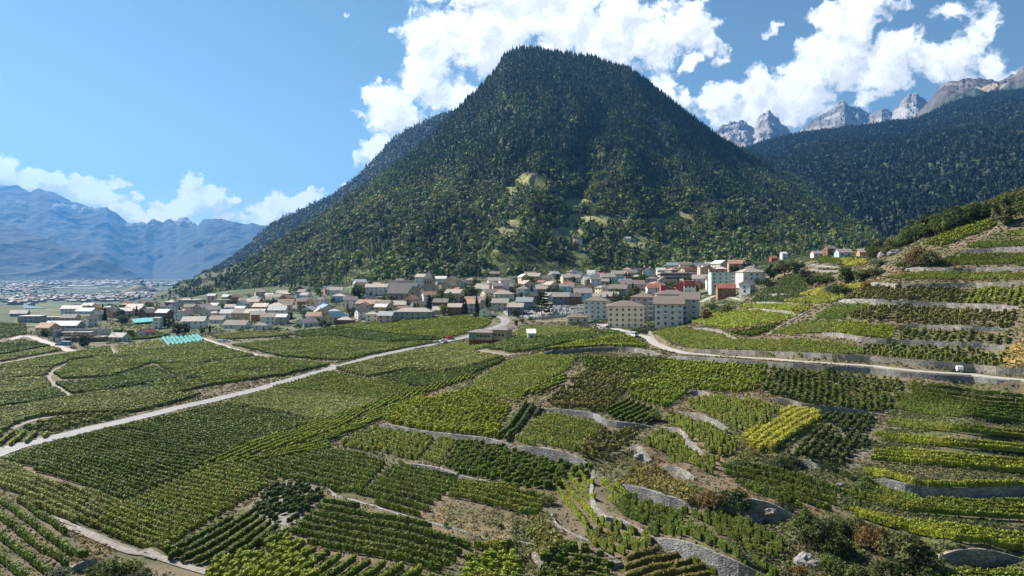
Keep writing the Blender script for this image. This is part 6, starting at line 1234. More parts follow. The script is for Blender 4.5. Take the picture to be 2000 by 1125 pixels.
for a in [
 (1058,616,46,'cedar','fir','big spreading dark cedar beside the cemetery',1.0),
 (697,587,33,'round','dark','tallest dark tree left of the church, above the pink building',.85),(838,608,32,'fir','fir','broad dark fir in front of the church tower',1.3),
 (951,618,40,'fir','fir','right one of the slender firs by the white road house',.75),(931,614,36,'fir','fir','left one of the slender firs by the white road house',.8),
 (919,584,30,'round','dark','big round dark tree above the slender firs',1.1),(903,604,26,'round','purple','dark purple copper beech in the middle of the village',1.15),
 (876,592,24,'round','mid','green tree left of the purple beech',1.1),(866,586,20,'round','dark','dark tree behind the timber chalets',1.1),(1035,558,22,'round','mid','rounded green tree at the foot of the terraced vineyards',1.3),
 (205,626,24,'fir','fir','dark fir just right of the crane mast',1.1),(238,635,22,'round','dark','wide dark tree below the teal net',1.6),(166,679,30,'round','dark','solitary dark tree in front of the building site',1.0),
 (88,659,19,'round','dark','dark bushy tree before the tan farmhouse',1.1),(228,655,15,'round','silver','greyish tree on the grass below the round dark tree',1.2),(240,655,16,'round','dark','dark tree beside the greyish one on the grass',1.1),
 (255,659,18,'round','dark','dark tree left of the white chalet',1.2),(345,658,32,'round','dark','large dark tree at the garden hedge',1.0),(362,654,27,'round','dark','dark tree right of the large one at the garden hedge',.95),(322,640,20,'slim','dark','left column of the tall garden hedge',1.6),
 (330,642,20,'slim','mid','middle column of the tall garden hedge',1.7),(338,641,19,'slim','dark','right column of the tall garden hedge',1.6),(315,588,12,'round','dark','round tree at the left roofs below the valley view',1.4),
 (620,634,18,'round','light','bright round bush tree beside the solar roofed house',1.3),(630,638,16,'round','dark','dark round tree below the bright one',1.3),(641,639,13,'bush','dark','low dark bush at the garden edge of the vines',1.4),(580,640,10,'bush','dark','dark clipped bush beside the white bungalow',1.3),
 (453,597,14,'round','mid','tree behind the cream three storey block',1.2),(395,652,14,'round','dark','dark tree in the villa garden',1.2),(410,650,16,'slim','fir','slim cypress in the villa garden',1.2),(470,648,9,'bush','mid','low round shrub at the cottage',1.6),(540,645,9,'bush','mid','hedge shrub right of the cottage',1.8),
 (470,606,18,'round','mid','green tree beside the tall light blue house',1.0),(1192,572,28,'fir','fir','dark pointed fir in the centre of the village',.9),(1236,572,20,'fir','fir','dark fir in front of the wide pink house',1.0),(1205,590,20,'round','olive','olive green round tree behind the cream apartment block',1.2),(1228,590,16,'round','dark','dark tree between the apartment blocks',1.5),
 (1284,575,13,'round','mid','small round tree left of the red and white hall',1.0),(1378,626,28,'round','autumn','autumn brown tree at the end of the apartment blocks',1.0),(1420,612,20,'bush','olive','large olive bush on the slope behind the bright plot',1.6),(1207,636,12,'round','dark','round tree in front of the cream block, left one',1.2),(1227,636,12,'round','dark','round tree in front of the cream block, middle one',1.0),(1244,634,10,'round','dark','round tree in front of the cream block, right one',.8),
 (1008,637,14,'round','dark','small dark tree at the roundabout',.9),(1021,632,12,'round','olive','second little tree at the roundabout',.9),(1036,628,12,'round','mid','light young tree by the junction',.9),(1207,660,9,'bush','gold','orange shrub left of the white truck',1.5),(1243,652,12,'bush','dark','dark shrub between truck and apartment block',1.6),(1258,651,12,'bush','dark','rightmost clipped shrub below the pale grey block',1.3),
 (1008,620,20,'round','dark','dark tree left of the cedar by the blue house',1.1),(990,600,12,'bush','mid','shrubs above the dark road houses',1.5),(930,622,14,'round','dark','dark tree beside the white road house',1.3),(1480,556,14,'round','dark','dark tree by the three storey white building',1.2),(1303,572,10,'round','olive','little tree above the grey balcony block',1.2)]:
    tree(*a[:6], VT, a[6]); q_ = hit(a[0], a[1]); PLACED.append((q_[0], q_[1], 2.0))
rv = random.Random(12); k = 0; tries = 0; ul = {}
while k < 235 and tries < 20000:
    tries += 1; qx = rv.uniform(60, 1490); qy = rv.uniform(520, 640); p = hit(qx, qy)
    if not inpoly(np.array([p[0]]), np.array([p[1]]), vw)[0]: continue
    if any((p[0]-a)**2+(p[1]-b)**2 < (c+.8)**2 for a, b, c in PLACED): continue
    kd = rv.choice(['round','round','round','fir','bush','slim']); lf = 'fir' if kd == 'fir' else rv.choice(['dark','mid','mid','light','olive','dark'])
    l = sorted(LAND, key=lambda l: ((l[1]-qx)/60)**2+((l[2]-qy)/20)**2)[0]; side = ('behind' if qy < l[2] else 'in front of') if abs(qx-l[1]) < 22 else ('left of' if qx < l[1] else 'right of')
    lab = f"{dict(dark='dark green',mid='green',light='light green',olive='olive green',fir='dark')[lf]} {dict(round='garden tree',fir='garden fir',bush='garden bush',slim='slim garden tree')[kd]} among the houses {side} {l[0]}"
    tree(qx, qy, 0, kd, lf, lab, 'garden trees '+side+' '+l[0], rv.uniform(.9, 1.3), p=p, hm=rv.uniform(5.5, 11) if kd != 'bush' else rv.uniform(2.2, 3.6)); PLACED.append((p[0], p[1], 2.2)); k += 1
# hillside trees
HT = 'trees and bushes on the hillside'
for a in [
 (1716,500,26,'round','olive','left most small oak on the hillside crest',1.3),(1735,497,22,'bush','olive','low bush on the rocky corner of the crest',1.5),(1755,480,22,'bush','olive','bush rising from the rocky corner of the crest',1.6),
 (1785,470,44,'round','dark','large dark oak at the lower end of the crest',1.25),(1812,463,46,'round','dark','tallest dark oak on the crest, beside the bright patch',1.2),(1838,452,40,'round','dark','dark oak in the middle of the crest',1.2),(1862,440,42,'round','dark','dark oak right of the middle of the crest',1.15),(1882,430,34,'round','olive','olive green oak on the upper crest',1.2),(1905,420,28,'round','olive','oak above the white rocks of the crest',1.3),(1925,410,26,'round','mid','light green oak near the top of the crest',1.3),(1948,402,26,'round','light','yellow green tree near the top of the crest',1.2),(1970,400,30,'round','mid','tree at the top of the crest beside the leaning tree',1.3),(1992,396,28,'round','mid','uppermost tree at the right edge',1.3),
 (1960,440,52,'round','olive','big leaning grey green tree beside the slanting wall',1.25),(1997,420,34,'round','light','light tree behind the slanting wall at the right edge',1.2),
 (1790,520,50,'bush','autumn','big rust tinged bush between the terraces and the crest',.85),(1812,520,40,'bush','olive','dark round bush beside the rust tinged one',1.0),(1770,525,24,'bush','olive','grey shrub at the left end of the second terrace',1.4),
 (1652,560,46,'round','dark','tall dark bush tree in the gully above the topmost yellow strip',.8),(1640,575,26,'bush','dark','dark bush at the bottom of the gully',1.3),(1622,572,20,'bush','silver','grey green bush left of the gully',1.4),(1680,545,26,'bush','olive','sage coloured bush right of the gully',1.5),(1705,540,24,'bush','olive','second sage coloured bush right of the gully',1.5),(1715,520,20,'bush','silver','pale shrub under the rocky corner',1.6),(1690,560,14,'bush','gold','small yellow shrub by the rough white wall',1.2),
 (1510,548,34,'round','dark','dark tree at the left of the knoll group',1.2),(1532,540,34,'round','olive','broad tree on top of the knoll group',1.4),(1556,538,32,'round','dark','dark tree in the middle of the knoll group',1.3),(1572,545,24,'round','olive','tree at the right of the knoll group',1.3),(1500,562,22,'bush','dark','bush at the left foot of the knoll',1.4),(1585,560,24,'round','dark','dark tree between knoll and gully',1.3),(1600,556,24,'bush','dark','dark round bush right of the knoll',1.3),(1618,552,18,'bush','mid','bush at the head of the gully',1.4),
 (1772,598,9,'bush','dark','small dark bush on the rubble wall',1.6),(1390,603,14,'bush','olive','grey bush on the slope beside the last apartment block',1.6),
 (1288,708,20,'bush','light','leafy bush climbing the road wall at the bend',1.2),(1262,704,12,'bush','mid','low bush below the curved dark wall',1.8),(1620,728,15,'bush','dark','dark bush against the lower road wall',1.3),(1280,822,26,'bush','light','bright bush at the head of the stone steps',.9),
 (1388,992,48,'bush','autumn','big brownish round bush in the middle of the slope',1.0),(1432,994,50,'bush','dark','big dark green round bush beside the brownish one',1.1),(1448,915,22,'bush','mid','grey green shrub under the brilliant yellow plot',1.6),(1472,890,12,'bush','olive','dry shrub at the tip of the brilliant yellow plot',1.8),
 (1525,915,26,'bush','dark','dark shrub at the lower end of the brilliant yellow plot',1.4),(1545,905,20,'bush','dark','dark shrub on the hidden wall',1.5),(1618,918,22,'bush','dark','shrub at the end of the hidden wall',1.2),(1650,930,16,'bush','mid','round shrub by the foot of the stone steps',1.3),(1668,938,12,'bush','dark','dark shrub beside the long wall corner',1.5),
 (1573,1046,66,'bush','mid','tall bush at the left end of the dark thicket',.75),(1600,1070,78,'bush','dark','tallest dark bush of the thicket',.8),(1632,1085,60,'bush','dark','dark bush in the middle of the thicket',.9),(1640,1040,34,'bush','dark','dark bush behind the thicket',1.3),
 (1630,1120,46,'bush','mid','round green bush at the bottom of the thicket',1.1),(1675,1140,44,'bush','mid','green bush at the bottom edge right of the thicket',1.2),(1695,1072,60,'bush','autumn','orange brown bush in the bottom right',.7),(1718,1080,64,'bush','autumn','taller rusty bush beside the orange brown one',.65),(1670,1040,40,'bush','olive','olive shrub above the orange brown bush',1.1),
 (1765,1105,86,'bush','olive','huge pale olive bush in the bottom right',1.0),(1800,1110,66,'bush','olive','right part of the pale olive bushes',1.0),(1735,1130,50,'bush','dark','dark undergrowth below the huge olive bush',1.3),(1810,1140,40,'bush','dark','dark bush at the foot of the mortared corner wall',1.4),(1690,965,30,'bush','mid','grassy green shrub below the long wall corner',1.5),(1560,1120,22,'bush','autumn','small rusty shrub at the bottom edge',1.4),(1600,1140,30,'bush','olive','straw coloured shrub at the bottom edge',1.3),
 (112,1140,42,'bush','silver','silvery bush at the bottom left edge',1.1),(208,1132,50,'bush','mid','green hedge bush at the bottom edge left of the tangle',1.2),(240,1130,44,'bush','light','yellow green bush right of the green hedge bush',1.3),(275,1140,36,'bush','dark','dark bush at the bottom edge under the rounded slope',1.4),
 (533,1056,24,'bush','mid','green bush below the stony oval plot',1.6),(505,1062,20,'bush','light','light green bush left of the plot corner',1.7),(871,1030,17,'bush','light','small upright sapling on the dry grass patch',.6),(977,1032,15,'bush','dark','dark sapling at the right of the dry grass patch',.6),(992,1074,30,'bush','dark','dark upright shrub on the striped plot wall',.7),(958,1062,10,'bush','gold','yellow shrub on the wall below the dry grass patch',2.0),(1075,935,13,'bush','light','small light shrub at the top of the bright comb rows',1.6),(1068,985,26,'bush','light','light green shrubs left of the bright comb rows',1.2),(374,744,18,'bush','mid','dark green clump in the middle of the plain',1.6),(560,663,9,'bush','dark','dark shrub at the garden plot of the plain',1.8)]:
    tree(*a[:6], HT, a[6])
rc_ = random.Random(31); crest = hits([(1700,500),(1756,468),(1815,436),(1880,410),(1940,394),(2000,380),(2090,372),(2090,400),(2000,408),(1935,416),(1890,432),(1850,455),(1800,478),(1750,504)]); k = 0
while k < 110:
    x_, y_, _z = crest_pt(rc_.uniform(1700, 2080), rc_.uniform(-16, 7))
    lf = rc_.choice(['dark','dark','olive','mid']); tree(0, 0, 0, 'bush', lf, {'dark':'dark oak','olive':'olive green oak','mid':'mid green oak'}[lf]+' in the dense belt of oaks along the hillside crest', 'oaks along the hillside crest', rc_.uniform(.9,1.3), p=np.array([x_, y_, float(H(x_, y_))]), cat='tree', hm=rc_.uniform(5, 10)); k += 1

# ------------------------------------------------------------------ vehicles
m_tyre = mat('tyre_rubber', (.02,.02,.02), .8, .1, 4); m_cgl = mat('car_glass', (.03,.035,.04), .08, .05, 1, spec=.7); m_lamp = mat('lamp_glass', (.75,.75,.72), .2, .05, 1)
PC = {}
def paintm(c):
    if c not in PC: PC[c] = mat('car_paint', c, .3, .05, 1, spec=.6)
    return PC[c]
def wheels(r, xs, ys, rad=.34):
    for x in xs:
        for y in ys:
            mb = MB(); mb.bar((0,-.11,0),(0,.11,0),rad,12); w_ = ob('wheel', mb.mesh('wheel', m_tyre), r, (x, y, rad)); mb = MB(); s = 1 if y > 0 else -1; mb.bar((0,s*.111,0),(0,s*.13,0),rad*.55,8); ob('rim', mb.mesh('rim', m_lamp), w_)
def car(px, py, yaw, c, label, kind='car', group='parked cars', dz=0.0):
    p = hit(px, py); r = empty('parked_'+('van' if kind == 'van' else 'car'), p+[0,0,dz], R(yaw)); tag(r, label, 'van' if kind == 'van' else 'car', group)
    Hh = 1.95 if kind == 'van' else 1.45; Lh = 2.15 if kind != 'van' else 2.35
    mb = MB(); mb.prism([(0,0)], 0, 0) if False else None
    prof = [(-Lh,.35),(Lh,.35),(Lh,.72),(Lh*.93,.86),(Lh*.5,.95),(-Lh*.95,.95),(-Lh,.8)] if kind != 'van' else [(-Lh,.35),(Lh,.35),(Lh,.9),(Lh*.75,1.1),(-Lh,1.1)]
    vs = [(x,-.86,z) for x, z in prof]+[(x,.86,z) for x, z in prof]; n_ = len(prof); mb.add(vs, [tuple(range(n_)), tuple(range(2*n_-1, n_-1, -1))]+[(i, n_+i, n_+(i+1) % n_, (i+1) % n_) for i in range(n_)]); ob('body', mb.mesh('body', paintm(c)), r)
    zb = .953 if kind != 'van' else 1.103; c0 = [(-Lh*.9,zb),(Lh*.42,zb),(Lh*.14,Hh-.08),(-Lh*.68,Hh-.08)] if kind != 'van' else [(-Lh,zb),(Lh*.7,zb),(Lh*.42,Hh-.05),(-Lh*.97,Hh-.05)]
    mb = MB(); mb.add([(x,-.78,z) for x, z in c0[:2]]+[(x,-.66,z) for x, z in c0[2:]]+[(x,.78,z) for x, z in c0[:2]]+[(x,.66,z) for x, z in c0[2:]], [(0,1,2,3),(7,6,5,4),(1,5,6,2),(0,3,7,4),(0,4,5,1),(3,2,6,7)]); ob('windows', mb.mesh('cabin_glass', m_cgl if kind != 'van' else paintm(c)), r).name = 'cabin'
    mb = MB(); x0, x1 = c0[3][0], c0[2][0]; mb.box(x0-.02, x1+.02, -.68, .68, Hh-.078, Hh-.02); ob('roof', mb.mesh('roof', paintm(c)), r)
    if kind == 'van': mb = MB(); mb.add([(Lh*.705,-.70,zb+.05),(Lh*.705,.70,zb+.05),(Lh*.44,.60,Hh-.12),(Lh*.44,-.60,Hh-.12)], [(0,1,2,3)]); ob('windscreen', mb.mesh('windscreen', m_cgl), r)
    for y in (-.6,.6): mb = MB(); mb.box(Lh-.01,Lh+.03,y-.16,y+.16,.62,.74); ob('headlight', mb.mesh('headlight', m_lamp), r)
    wheels(r, (-Lh*.62, Lh*.62), (-.82,.82)); return r
car(853,670.5,25,(.55,.55,.54),'silver estate car parked on the verge of the straight road',dz=.05)
car(866,667,25,(.72,.74,.75),'white car parked between the silver and the red ones',dz=.05)
car(880,663,25,(.42,.03,.04),'red van parked in front on the verge of the straight road','van',dz=.05)
car(872,671.5,22,(.20,.22,.25),'dark grey car driving beside the parked silver car',dz=.1)
car(1148,637.5,-20,(.30,.32,.34),'grey car at the entrance of the car park')
car(1168,633,-15,(.10,.10,.12),'black car at the lawn side of the car park')
car(1177,632.5,-15,(.40,.03,.03),'red car beside the black one on the car park')
car(1190,641,-20,(.12,.12,.13),'dark car in the middle of the car park, left one')
car(1200,640,-20,(.05,.05,.05),'black car in the middle of the car park, second one')
car(1212,638.5,-18,(.06,.06,.07),'black car nearest to the cream apartment block')
car(114,675,-25,(.06,.09,.20),'dark blue car on the building site track')
car(144,681,-20,(.06,.07,.09),'black car at the end of the building site track')
car(1392,588,5,(.60,.62,.65),'pale car on the lane below the dark red chalet')
car(433,668,10,(.74,.74,.72),'white van parked at the little vineyard track','van'); car(443,668,5,(.66,.67,.68),'silver car beside the white van on the vineyard track')
# white truck
p = hit(1235,658); r = empty('white_truck', p, R(-62)); tag(r, 'white crew cab truck with an open flat bed on the road bend', 'truck'); m_tw = paintm((.78,.80,.80)); k = 1.0
mb = MB(); prof = [(.2,.5),(3.0,.5),(3.0,1.15),(2.75,1.35),(2.25,2.2),(.25,2.25),(.2,2.1)]; n_ = len(prof); mb.add([(x,-.98,z) for x, z in prof]+[(x,.98,z) for x, z in prof], [tuple(range(n_)), tuple(range(2*n_-1, n_-1, -1))]+[(i, n_+i, n_+(i+1) % n_, (i+1) % n_) for i in range(n_)]); ob('cab', mb.mesh('cab', m_tw), r)
mb = MB(); mb.add([(2.79,-.85,1.40),(2.79,.85,1.40),(2.33,.78,2.12),(2.33,-.78,2.12)], [(0,1,2,3)]); ob('windscreen', mb.mesh('windscreen', m_cgl), r)
for s in (-1,1):
    for x0, x1 in ((.4,1.25),(1.35,2.3)): mb = MB(); mb.box(x0,x1,*sorted((s*.985,s*1.0)),1.4,2.0); ob('side_window', mb.mesh('side_window', m_cgl), r)
mb = MB(); mb.box(-3.2,.15,-1.05,1.05,.85,1.0); [mb.box(*q) for q in ((-3.2,.15,-1.05,-1.0,1.001,1.4),(-3.2,.15,1.0,1.05,1.001,1.4),(-3.2,-3.15,-.99,.99,1.001,1.4))]; ob('flat_bed', mb.mesh('flat_bed', paintm((.45,.47,.48))), r)
mb = MB(); mb.box(3.0,3.1,-.9,.9,.45,.75); ob('bumper', mb.mesh('bumper', m_tyre), r); wheels(r, (-2.2, 2.2), (-.9,.9), .42)
for y in (-.72,.72): mb = MB(); mb.box(3.001,3.04,y-.15,y+.15,.85,1.05); ob('headlight', mb.mesh('headlight', m_lamp), r)
# tank trailer on the hillside road
p = hit(1874,727); r = empty('tank_trailer', p, R(-8)); tag(r, 'small white tank trailer with a drawbar at the roadside wall', 'trailer')
mb = MB(); mb.bar((-.7,0,1.1),(.7,0,1.1),.62,14); mb.bar((-.86,0,1.1),(-.70,0,1.1),.35,14,0,.62); ob('tank', mb.mesh('tank', paintm((.7,.7,.68))), r)
mb = MB(); mb.box(-.8,.8,-.5,.5,.40,.5); mb.bar((.8,0,.45),(3.0,0,.42),.05,6); ob('frame', mb.mesh('frame', m_rail), r); wheels(r, (0,), (-.6,.6), .3)
# ------------------------------------------------------------------ tower crane and building site
p = hit(195,667); s_ = p[1]/F; m_cr = mat('crane_grey', (.42,.42,.43), .5, .1, 1, metal=.3); m_co = mat('crane_orange', (.60,.22,.04), .5, .1, 1); HC = 68*s_
r = empty('tower_crane', p); tag(r, 'tower crane with a grey lattice mast and an orange jib over the building site', 'crane')
mb = MB(); b_ = .75
for x, y in ((-b_,-b_),(b_,-b_),(b_,b_),(-b_,b_)): mb.bar((x,y,0),(x,y,HC),.10,5)
k = int(HC/1.6)
for i in range(k):
    z0, z1 = i*1.6, (i+1)*1.6
    for (x0,y0),(x1,y1) in (((-b_,-b_),(b_,-b_)),((b_,-b_),(b_,b_)),((b_,b_),(-b_,b_)),((-b_,b_),(-b_,-b_))): mb.bar((x0,y0,z0),(x1,y1,z1) if i % 2 else (x1,y1,z1),.05,4)
ob('mast', mb.mesh('mast', m_cr), r)
mb = MB(); jb = (-math.cos(.9), math.sin(.9)); 
for o1 in (-.5,.5): mb.bar((jb[0]*-9-jb[1]*o1, jb[1]*-9+jb[0]*o1, HC), (jb[0]*32-jb[1]*o1, jb[1]*32+jb[0]*o1, HC), .08, 5)
mb.bar((jb[0]*-2, jb[1]*-2, HC+1.3), (jb[0]*32, jb[1]*32, HC+1.0), .08, 5)
for i in range(20): t0 = -2+i*1.7; mb.bar((jb[0]*t0-jb[1]*.5, jb[1]*t0+jb[0]*.5, HC), (jb[0]*(t0+.85), jb[1]*(t0+.85), HC+1.2), .04, 4); mb.bar((jb[0]*(t0+.85), jb[1]*(t0+.85), HC+1.2), (jb[0]*(t0+1.7)+jb[1]*.5, jb[1]*(t0+1.7)-jb[0]*.5, HC), .04, 4)
ob('jib', mb.mesh('jib', m_co), r)
mb = MB(); mb.box(-1.3,1.3,-1.3,1.3,-.3,1.3); ob('ballast', mb.mesh('ballast', m_co), r); mb = MB(); mb.box(-1,1,-1,1,HC-2,HC-.1); ob('cab', mb.mesh('cab', m_co), r)
mb = MB(); mb.bar((jb[0]*22,jb[1]*22,HC),(jb[0]*22,jb[1]*22,HC-10),.04,4); ob('hoist_rope', mb.mesh('hoist_rope', m_tyre), r)
# building under construction: concrete shell with scaffold
p = hit(150,667); s_ = p[1]/F; r = empty('building_site_shell', p+[0,6,0], R(6)); tag(r, 'unfinished concrete building wrapped in brown scaffolding below the tower crane', 'building site'); W = 46*s_; PLACED.append((p[0], p[1]+6, 20))
mb = MB(); mb.box(-W,W,5.5,6,-2,7.5); mb.box(-W,-W+.4,-6,5.49,-2,7.5); mb.box(-W*.3,-W*.3+.3,-5,5.49,-2,6); mb.box(W*.4,W*.4+.3,-5,5.49,-2,5); mb.box(-W+.42,W,-5.5,5.48,2.7,2.95); mb.box(-W+.42,W*.39,-1,5.47,5.6,5.8); ob('concrete_shell', mb.mesh('concrete_shell', WM['concrete']), r)
mb = MB(); n_ = 16
for i in range(n_+1):
    x = -W*.55+i*(W*1.5)/n_; mb.bar((x,-7,-2),(x,-7,6.4+math.sin(i)*.8),.06,4); mb.bar((x,-6,-2),(x,-6,6.2),.06,4)
ob('scaffold_poles', mb.mesh('scaffold_poles', m_cr), r)
mb = MB(); [mb.box(-W*.55,W*.95,-7,-6,z,z+.08) for z in (.5,2.6,4.7)]; [mb.box(-W*.55,W*.95,-7.05,-7.01,z,z+.2) for z in (1.1,3.2,5.3)]; ob('scaffold_boards', mb.mesh('scaffold_boards', mat('scaffold_wood', (.34,.20,.12), .85, .25, 3)), r)
for (px, py, yw, c, l) in ((129,674,-10,(.10,.25,.50),'blue and white site container in front of the scaffold'),(118,668,-10,(.55,.57,.58),'pale site container left of the blue one'),(208,664,15,(.70,.70,.68),'white site hut right of the crane foot')):
    p = hit(px, py); r = empty('site_container', p, R(yw)); tag(r, l, 'container', 'containers on the building site'); mb = MB(); mb.box(-3,3,-1.2,1.2,-.3,2.3); ob('wall', mb.mesh('wall', paintm(c)), r); mb = MB(); mb.box(-3.05,3.05,-1.25,1.25,2.303,2.5); ob('roof', mb.mesh('roof', m_lamp), r); ob('door', d_me, r, (1,-1.21,-.1), 0, (.9,1,2.0))
# ------------------------------------------------------------------ netting over vines
m_net = mat('teal_netting', (.10,.42,.42), .7, .25, 2, trans=.3)
def netting(poly, dr, sp, label_, grp):
    poly3 = hits(poly); d3 = hits(dr)
    for ki, seg in enumerate(clip_rows(poly3, d3, sp)):
        label = ORD[ki].replace('lowest', 'first')+label_
        q = densify(np.column_stack([seg, [0,0]]), 1.5); n_ = len(q); z = H(q[:,0], q[:,1]); dn = (seg[1]-seg[0])/np.hypot(*(seg[1]-seg[0])); nn = np.array([-dn[1], dn[0]])
        hh = 1.75+.15*rt.normal(size=n_); A = np.column_stack([q[:,:2]+nn*.95, z+.25]); B = np.column_stack([q[:,:2], z+hh]); Cc = np.column_stack([q[:,:2]-nn*.95, z+.25]); i = np.arange(n_-1)
        Fc = np.concatenate([np.stack([i,i+1,n_+i+1,n_+i],1), np.stack([n_+i,n_+i+1,2*n_+i+1,2*n_+i],1)]); c_ = np.array([q[0,0], q[0,1], z[0]])
        tag(ob('netted_row', mesh_np('netted_row', np.concatenate([A,B,Cc])-c_, Fc, m_net), None, c_), label, 'net', grp)
netting([(316,661),(388,655),(398,667),(330,676)], ((330,676),(318,662)), 2.7, ' vine row from the striped plot under teal netting', 'teal netted vine rows')
p4 = hits([(258,626),(312,621),(311,630),(262,634)]); V = np.concatenate([p4+[0,0,1.6], p4+[0,0,1.2]]); tag(ob('net_cover', mesh_np('net_cover', V, np.array([[0,1,2,3],[7,6,5,4],[0,4,5,1],[1,5,6,2],[2,6,7,3],[3,7,4,0]]), m_net)), 'flat teal net stretched over a garden plot left of the brown house', 'net')
p4 = hits([(680,614),(738,610),(738,614),(682,618)]); V = np.concatenate([p4+[0,0,1.6], p4+[0,0,1.2]]); tag(ob('net_cover', mesh_np('net_cover', V, np.array([[0,1,2,3],[7,6,5,4],[0,4,5,1],[1,5,6,2],[2,6,7,3],[3,7,4,0]]), m_net)), 'narrow teal net below the long pink building', 'net')
# striped young vines beside the nets
m_y = VC['o']; poly3 = hits([(218,680),(314,665),(326,676),(226,691)]); d3 = hits(((226,691),(218,680)))
for ki, seg in enumerate(clip_rows(poly3, d3, 3.3)):
    g = vine_row_geo((5,'l','r',densify(np.column_stack([seg,[0,0]]), 2)[:, :2],''), True)
    if g is None: continue
    o0 = np.array([seg[0][0], seg[0][1], float(H(*seg[0]))]); tag(ob('vine_row', mesh_np('vine_row', g[0]-o0, quads(len(g[0])), m_vine, col=g[1]), None, o0), ORD[ki].replace('lowest', 'first')+' short vine row of the striped plot beside the teal nets', 'vine row', 'striped rows next to the teal nets')
# ------------------------------------------------------------------ cemetery
m_gr = [mat('gravestone_'+k, c, .6, .2, 3) for k, c in (('pale',(.55,.54,.52)),('dark',(.16,.16,.17)),('white',(.72,.71,.69)))]
gm = []
for m in m_gr:
    mb = MB(); mb.prism([(0,0)], 0, 0) if False else None; mb.box(-.45,.45,-.12,.12,-.3,.9); mb.add([(-.45,-.12,.903),(.45,-.12,.903),(.3,-.12,1.15),(-.3,-.12,1.15),(-.45,.12,.903),(.45,.12,.903),(.3,.12,1.15),(-.3,.12,1.15)], [(0,1,2,3),(7,6,5,4),(1,5,6,2),(2,6,7,3),(3,7,4,0),(0,4,5,1)]); mb.box(-.5,.5,-2.0,-.13,-.3,.22); gm.append(mb.mesh('gravestone', m))
ng = 0
for j in range(9):
    for i in range(22):
        px = 1078+i*3.1+(j % 2)*1.2; py = 598.5+j*2.1+.02*i
        if rt.random() < .2 or px > 1140-(8-j)*.6: continue
        gk = int(rt.integers(0,3)); o = ob('gravestone', gm[gk], None, hit(px+rt.normal()*.4, py+rt.normal()*.2), R(-8+rt.normal()*4)); tag(o, ('pale grey','dark','white')[gk]+' gravestone with a low slab in the cemetery right of the cedar', 'gravestone', 'gravestones of the cemetery'); ng += 1
W3 = densify(hits(smooth_line([(1030,626),(1070,622),(1110,618),(1140,612)], 4)), 1.5); n_ = len(W3); i = np.arange(n_-1); th = .4; d = np.gradient(W3[:,:2], axis=0); d /= np.hypot(d[:,0], d[:,1])[:,None]; nn = np.stack([d[:,1], -d[:,0]], 1)
V = np.concatenate([np.column_stack([W3[:,:2]+nn*.2, W3[:,2]+1.7]), np.column_stack([W3[:,:2]-nn*.2, W3[:,2]+1.7]), np.column_stack([W3[:,:2]+nn*.2, W3[:,2]-1]), np.column_stack([W3[:,:2]-nn*.2, W3[:,2]-1])]); q = lambda a, b: np.stack([a*n_+i, a*n_+i+1, b*n_+i+1, b*n_+i], 1)
tag(ob('cemetery_wall', mesh_np('cemetery_wall', V, np.concatenate([q(0,1), q(2,0), q(1,3)]), WM['concrete'])), 'low grey cemetery wall along the lane', 'wall')
# hedges
for pts, h_, lab in [([(212,672),(245,666),(262,660)],2.2,'dark clipped hedge above the striped plot'),([(372,657),(405,655),(440,650)],2.4,'long dark hedge in front of the white villa'),([(1115,634),(1140,637),(1168,628)],1.6,'clipped hedge around the bungalow'),([(1142,622),(1175,622)],1.8,'dark hedge at the foot of the white and blue block'),([(1236,646),(1262,644),(1280,648)],1.6,'row of clipped bushes below the pale grey block')]:
    W3 = densify(hits(pts), .9); C = W3+[0,0,h_*.5]; v, c = leafcards(C, np.tile([.7,.7,h_*.55], (len(C),1)), 34, .35, np.tile((.045,.075,.022), (len(C),1)), shell=True); o0 = W3[0]
    tag(ob('hedge', mesh_np('hedge', v-o0, quads(len(v)), m_vine, col=c), None, o0), lab, 'hedge')
# street lamps and posts
mb = MB(); mb.bar((0,0,-.3),(0,0,7.5),.09,6,0,.05); lp = mb.mesh('pole', m_cr); mb = MB(); mb.bar((0,0,7.45),(1.3,0,7.7),.045,5); mb.box(1.2,1.8,-.12,.12,7.62,7.75); la = mb.mesh('lamp_arm', m_cr)
for (px, py, l) in ((962,650,'street lamp at the orange house'),(975,637,'street lamp in the road bend'),(996,640,'street lamp at the roundabout'),(1040,634,'street lamp on the lane to the car park'),(1190,645,'street lamp in the car park'),(870,662,'street lamp beside the parked red van')):
    r = empty('street_lamp', hit(px, py), R(200)); tag(r, l, 'street lamp', 'street lamps'); ob('pole', lp, r); ob('lamp_arm', la, r)
for (px, py, l) in ((603,732,'small white road sign on the verge of the straight road'),(1953,727,'white marker post at the foot of the roadside wall'),(72,700,'white marker by the path at the far left')):
    r = empty('marker_post', hit(px, py)); tag(r, l, 'post'); mb = MB(); mb.bar((0,0,-.3),(0,0,1.5),.05,6); ob('pole', mb.mesh('pole', m_cr), r); mb = MB(); mb.box(-.25,.25,-.05,-.02,1.0,1.6); ob('plate', mb.mesh('plate', m_lamp), r)
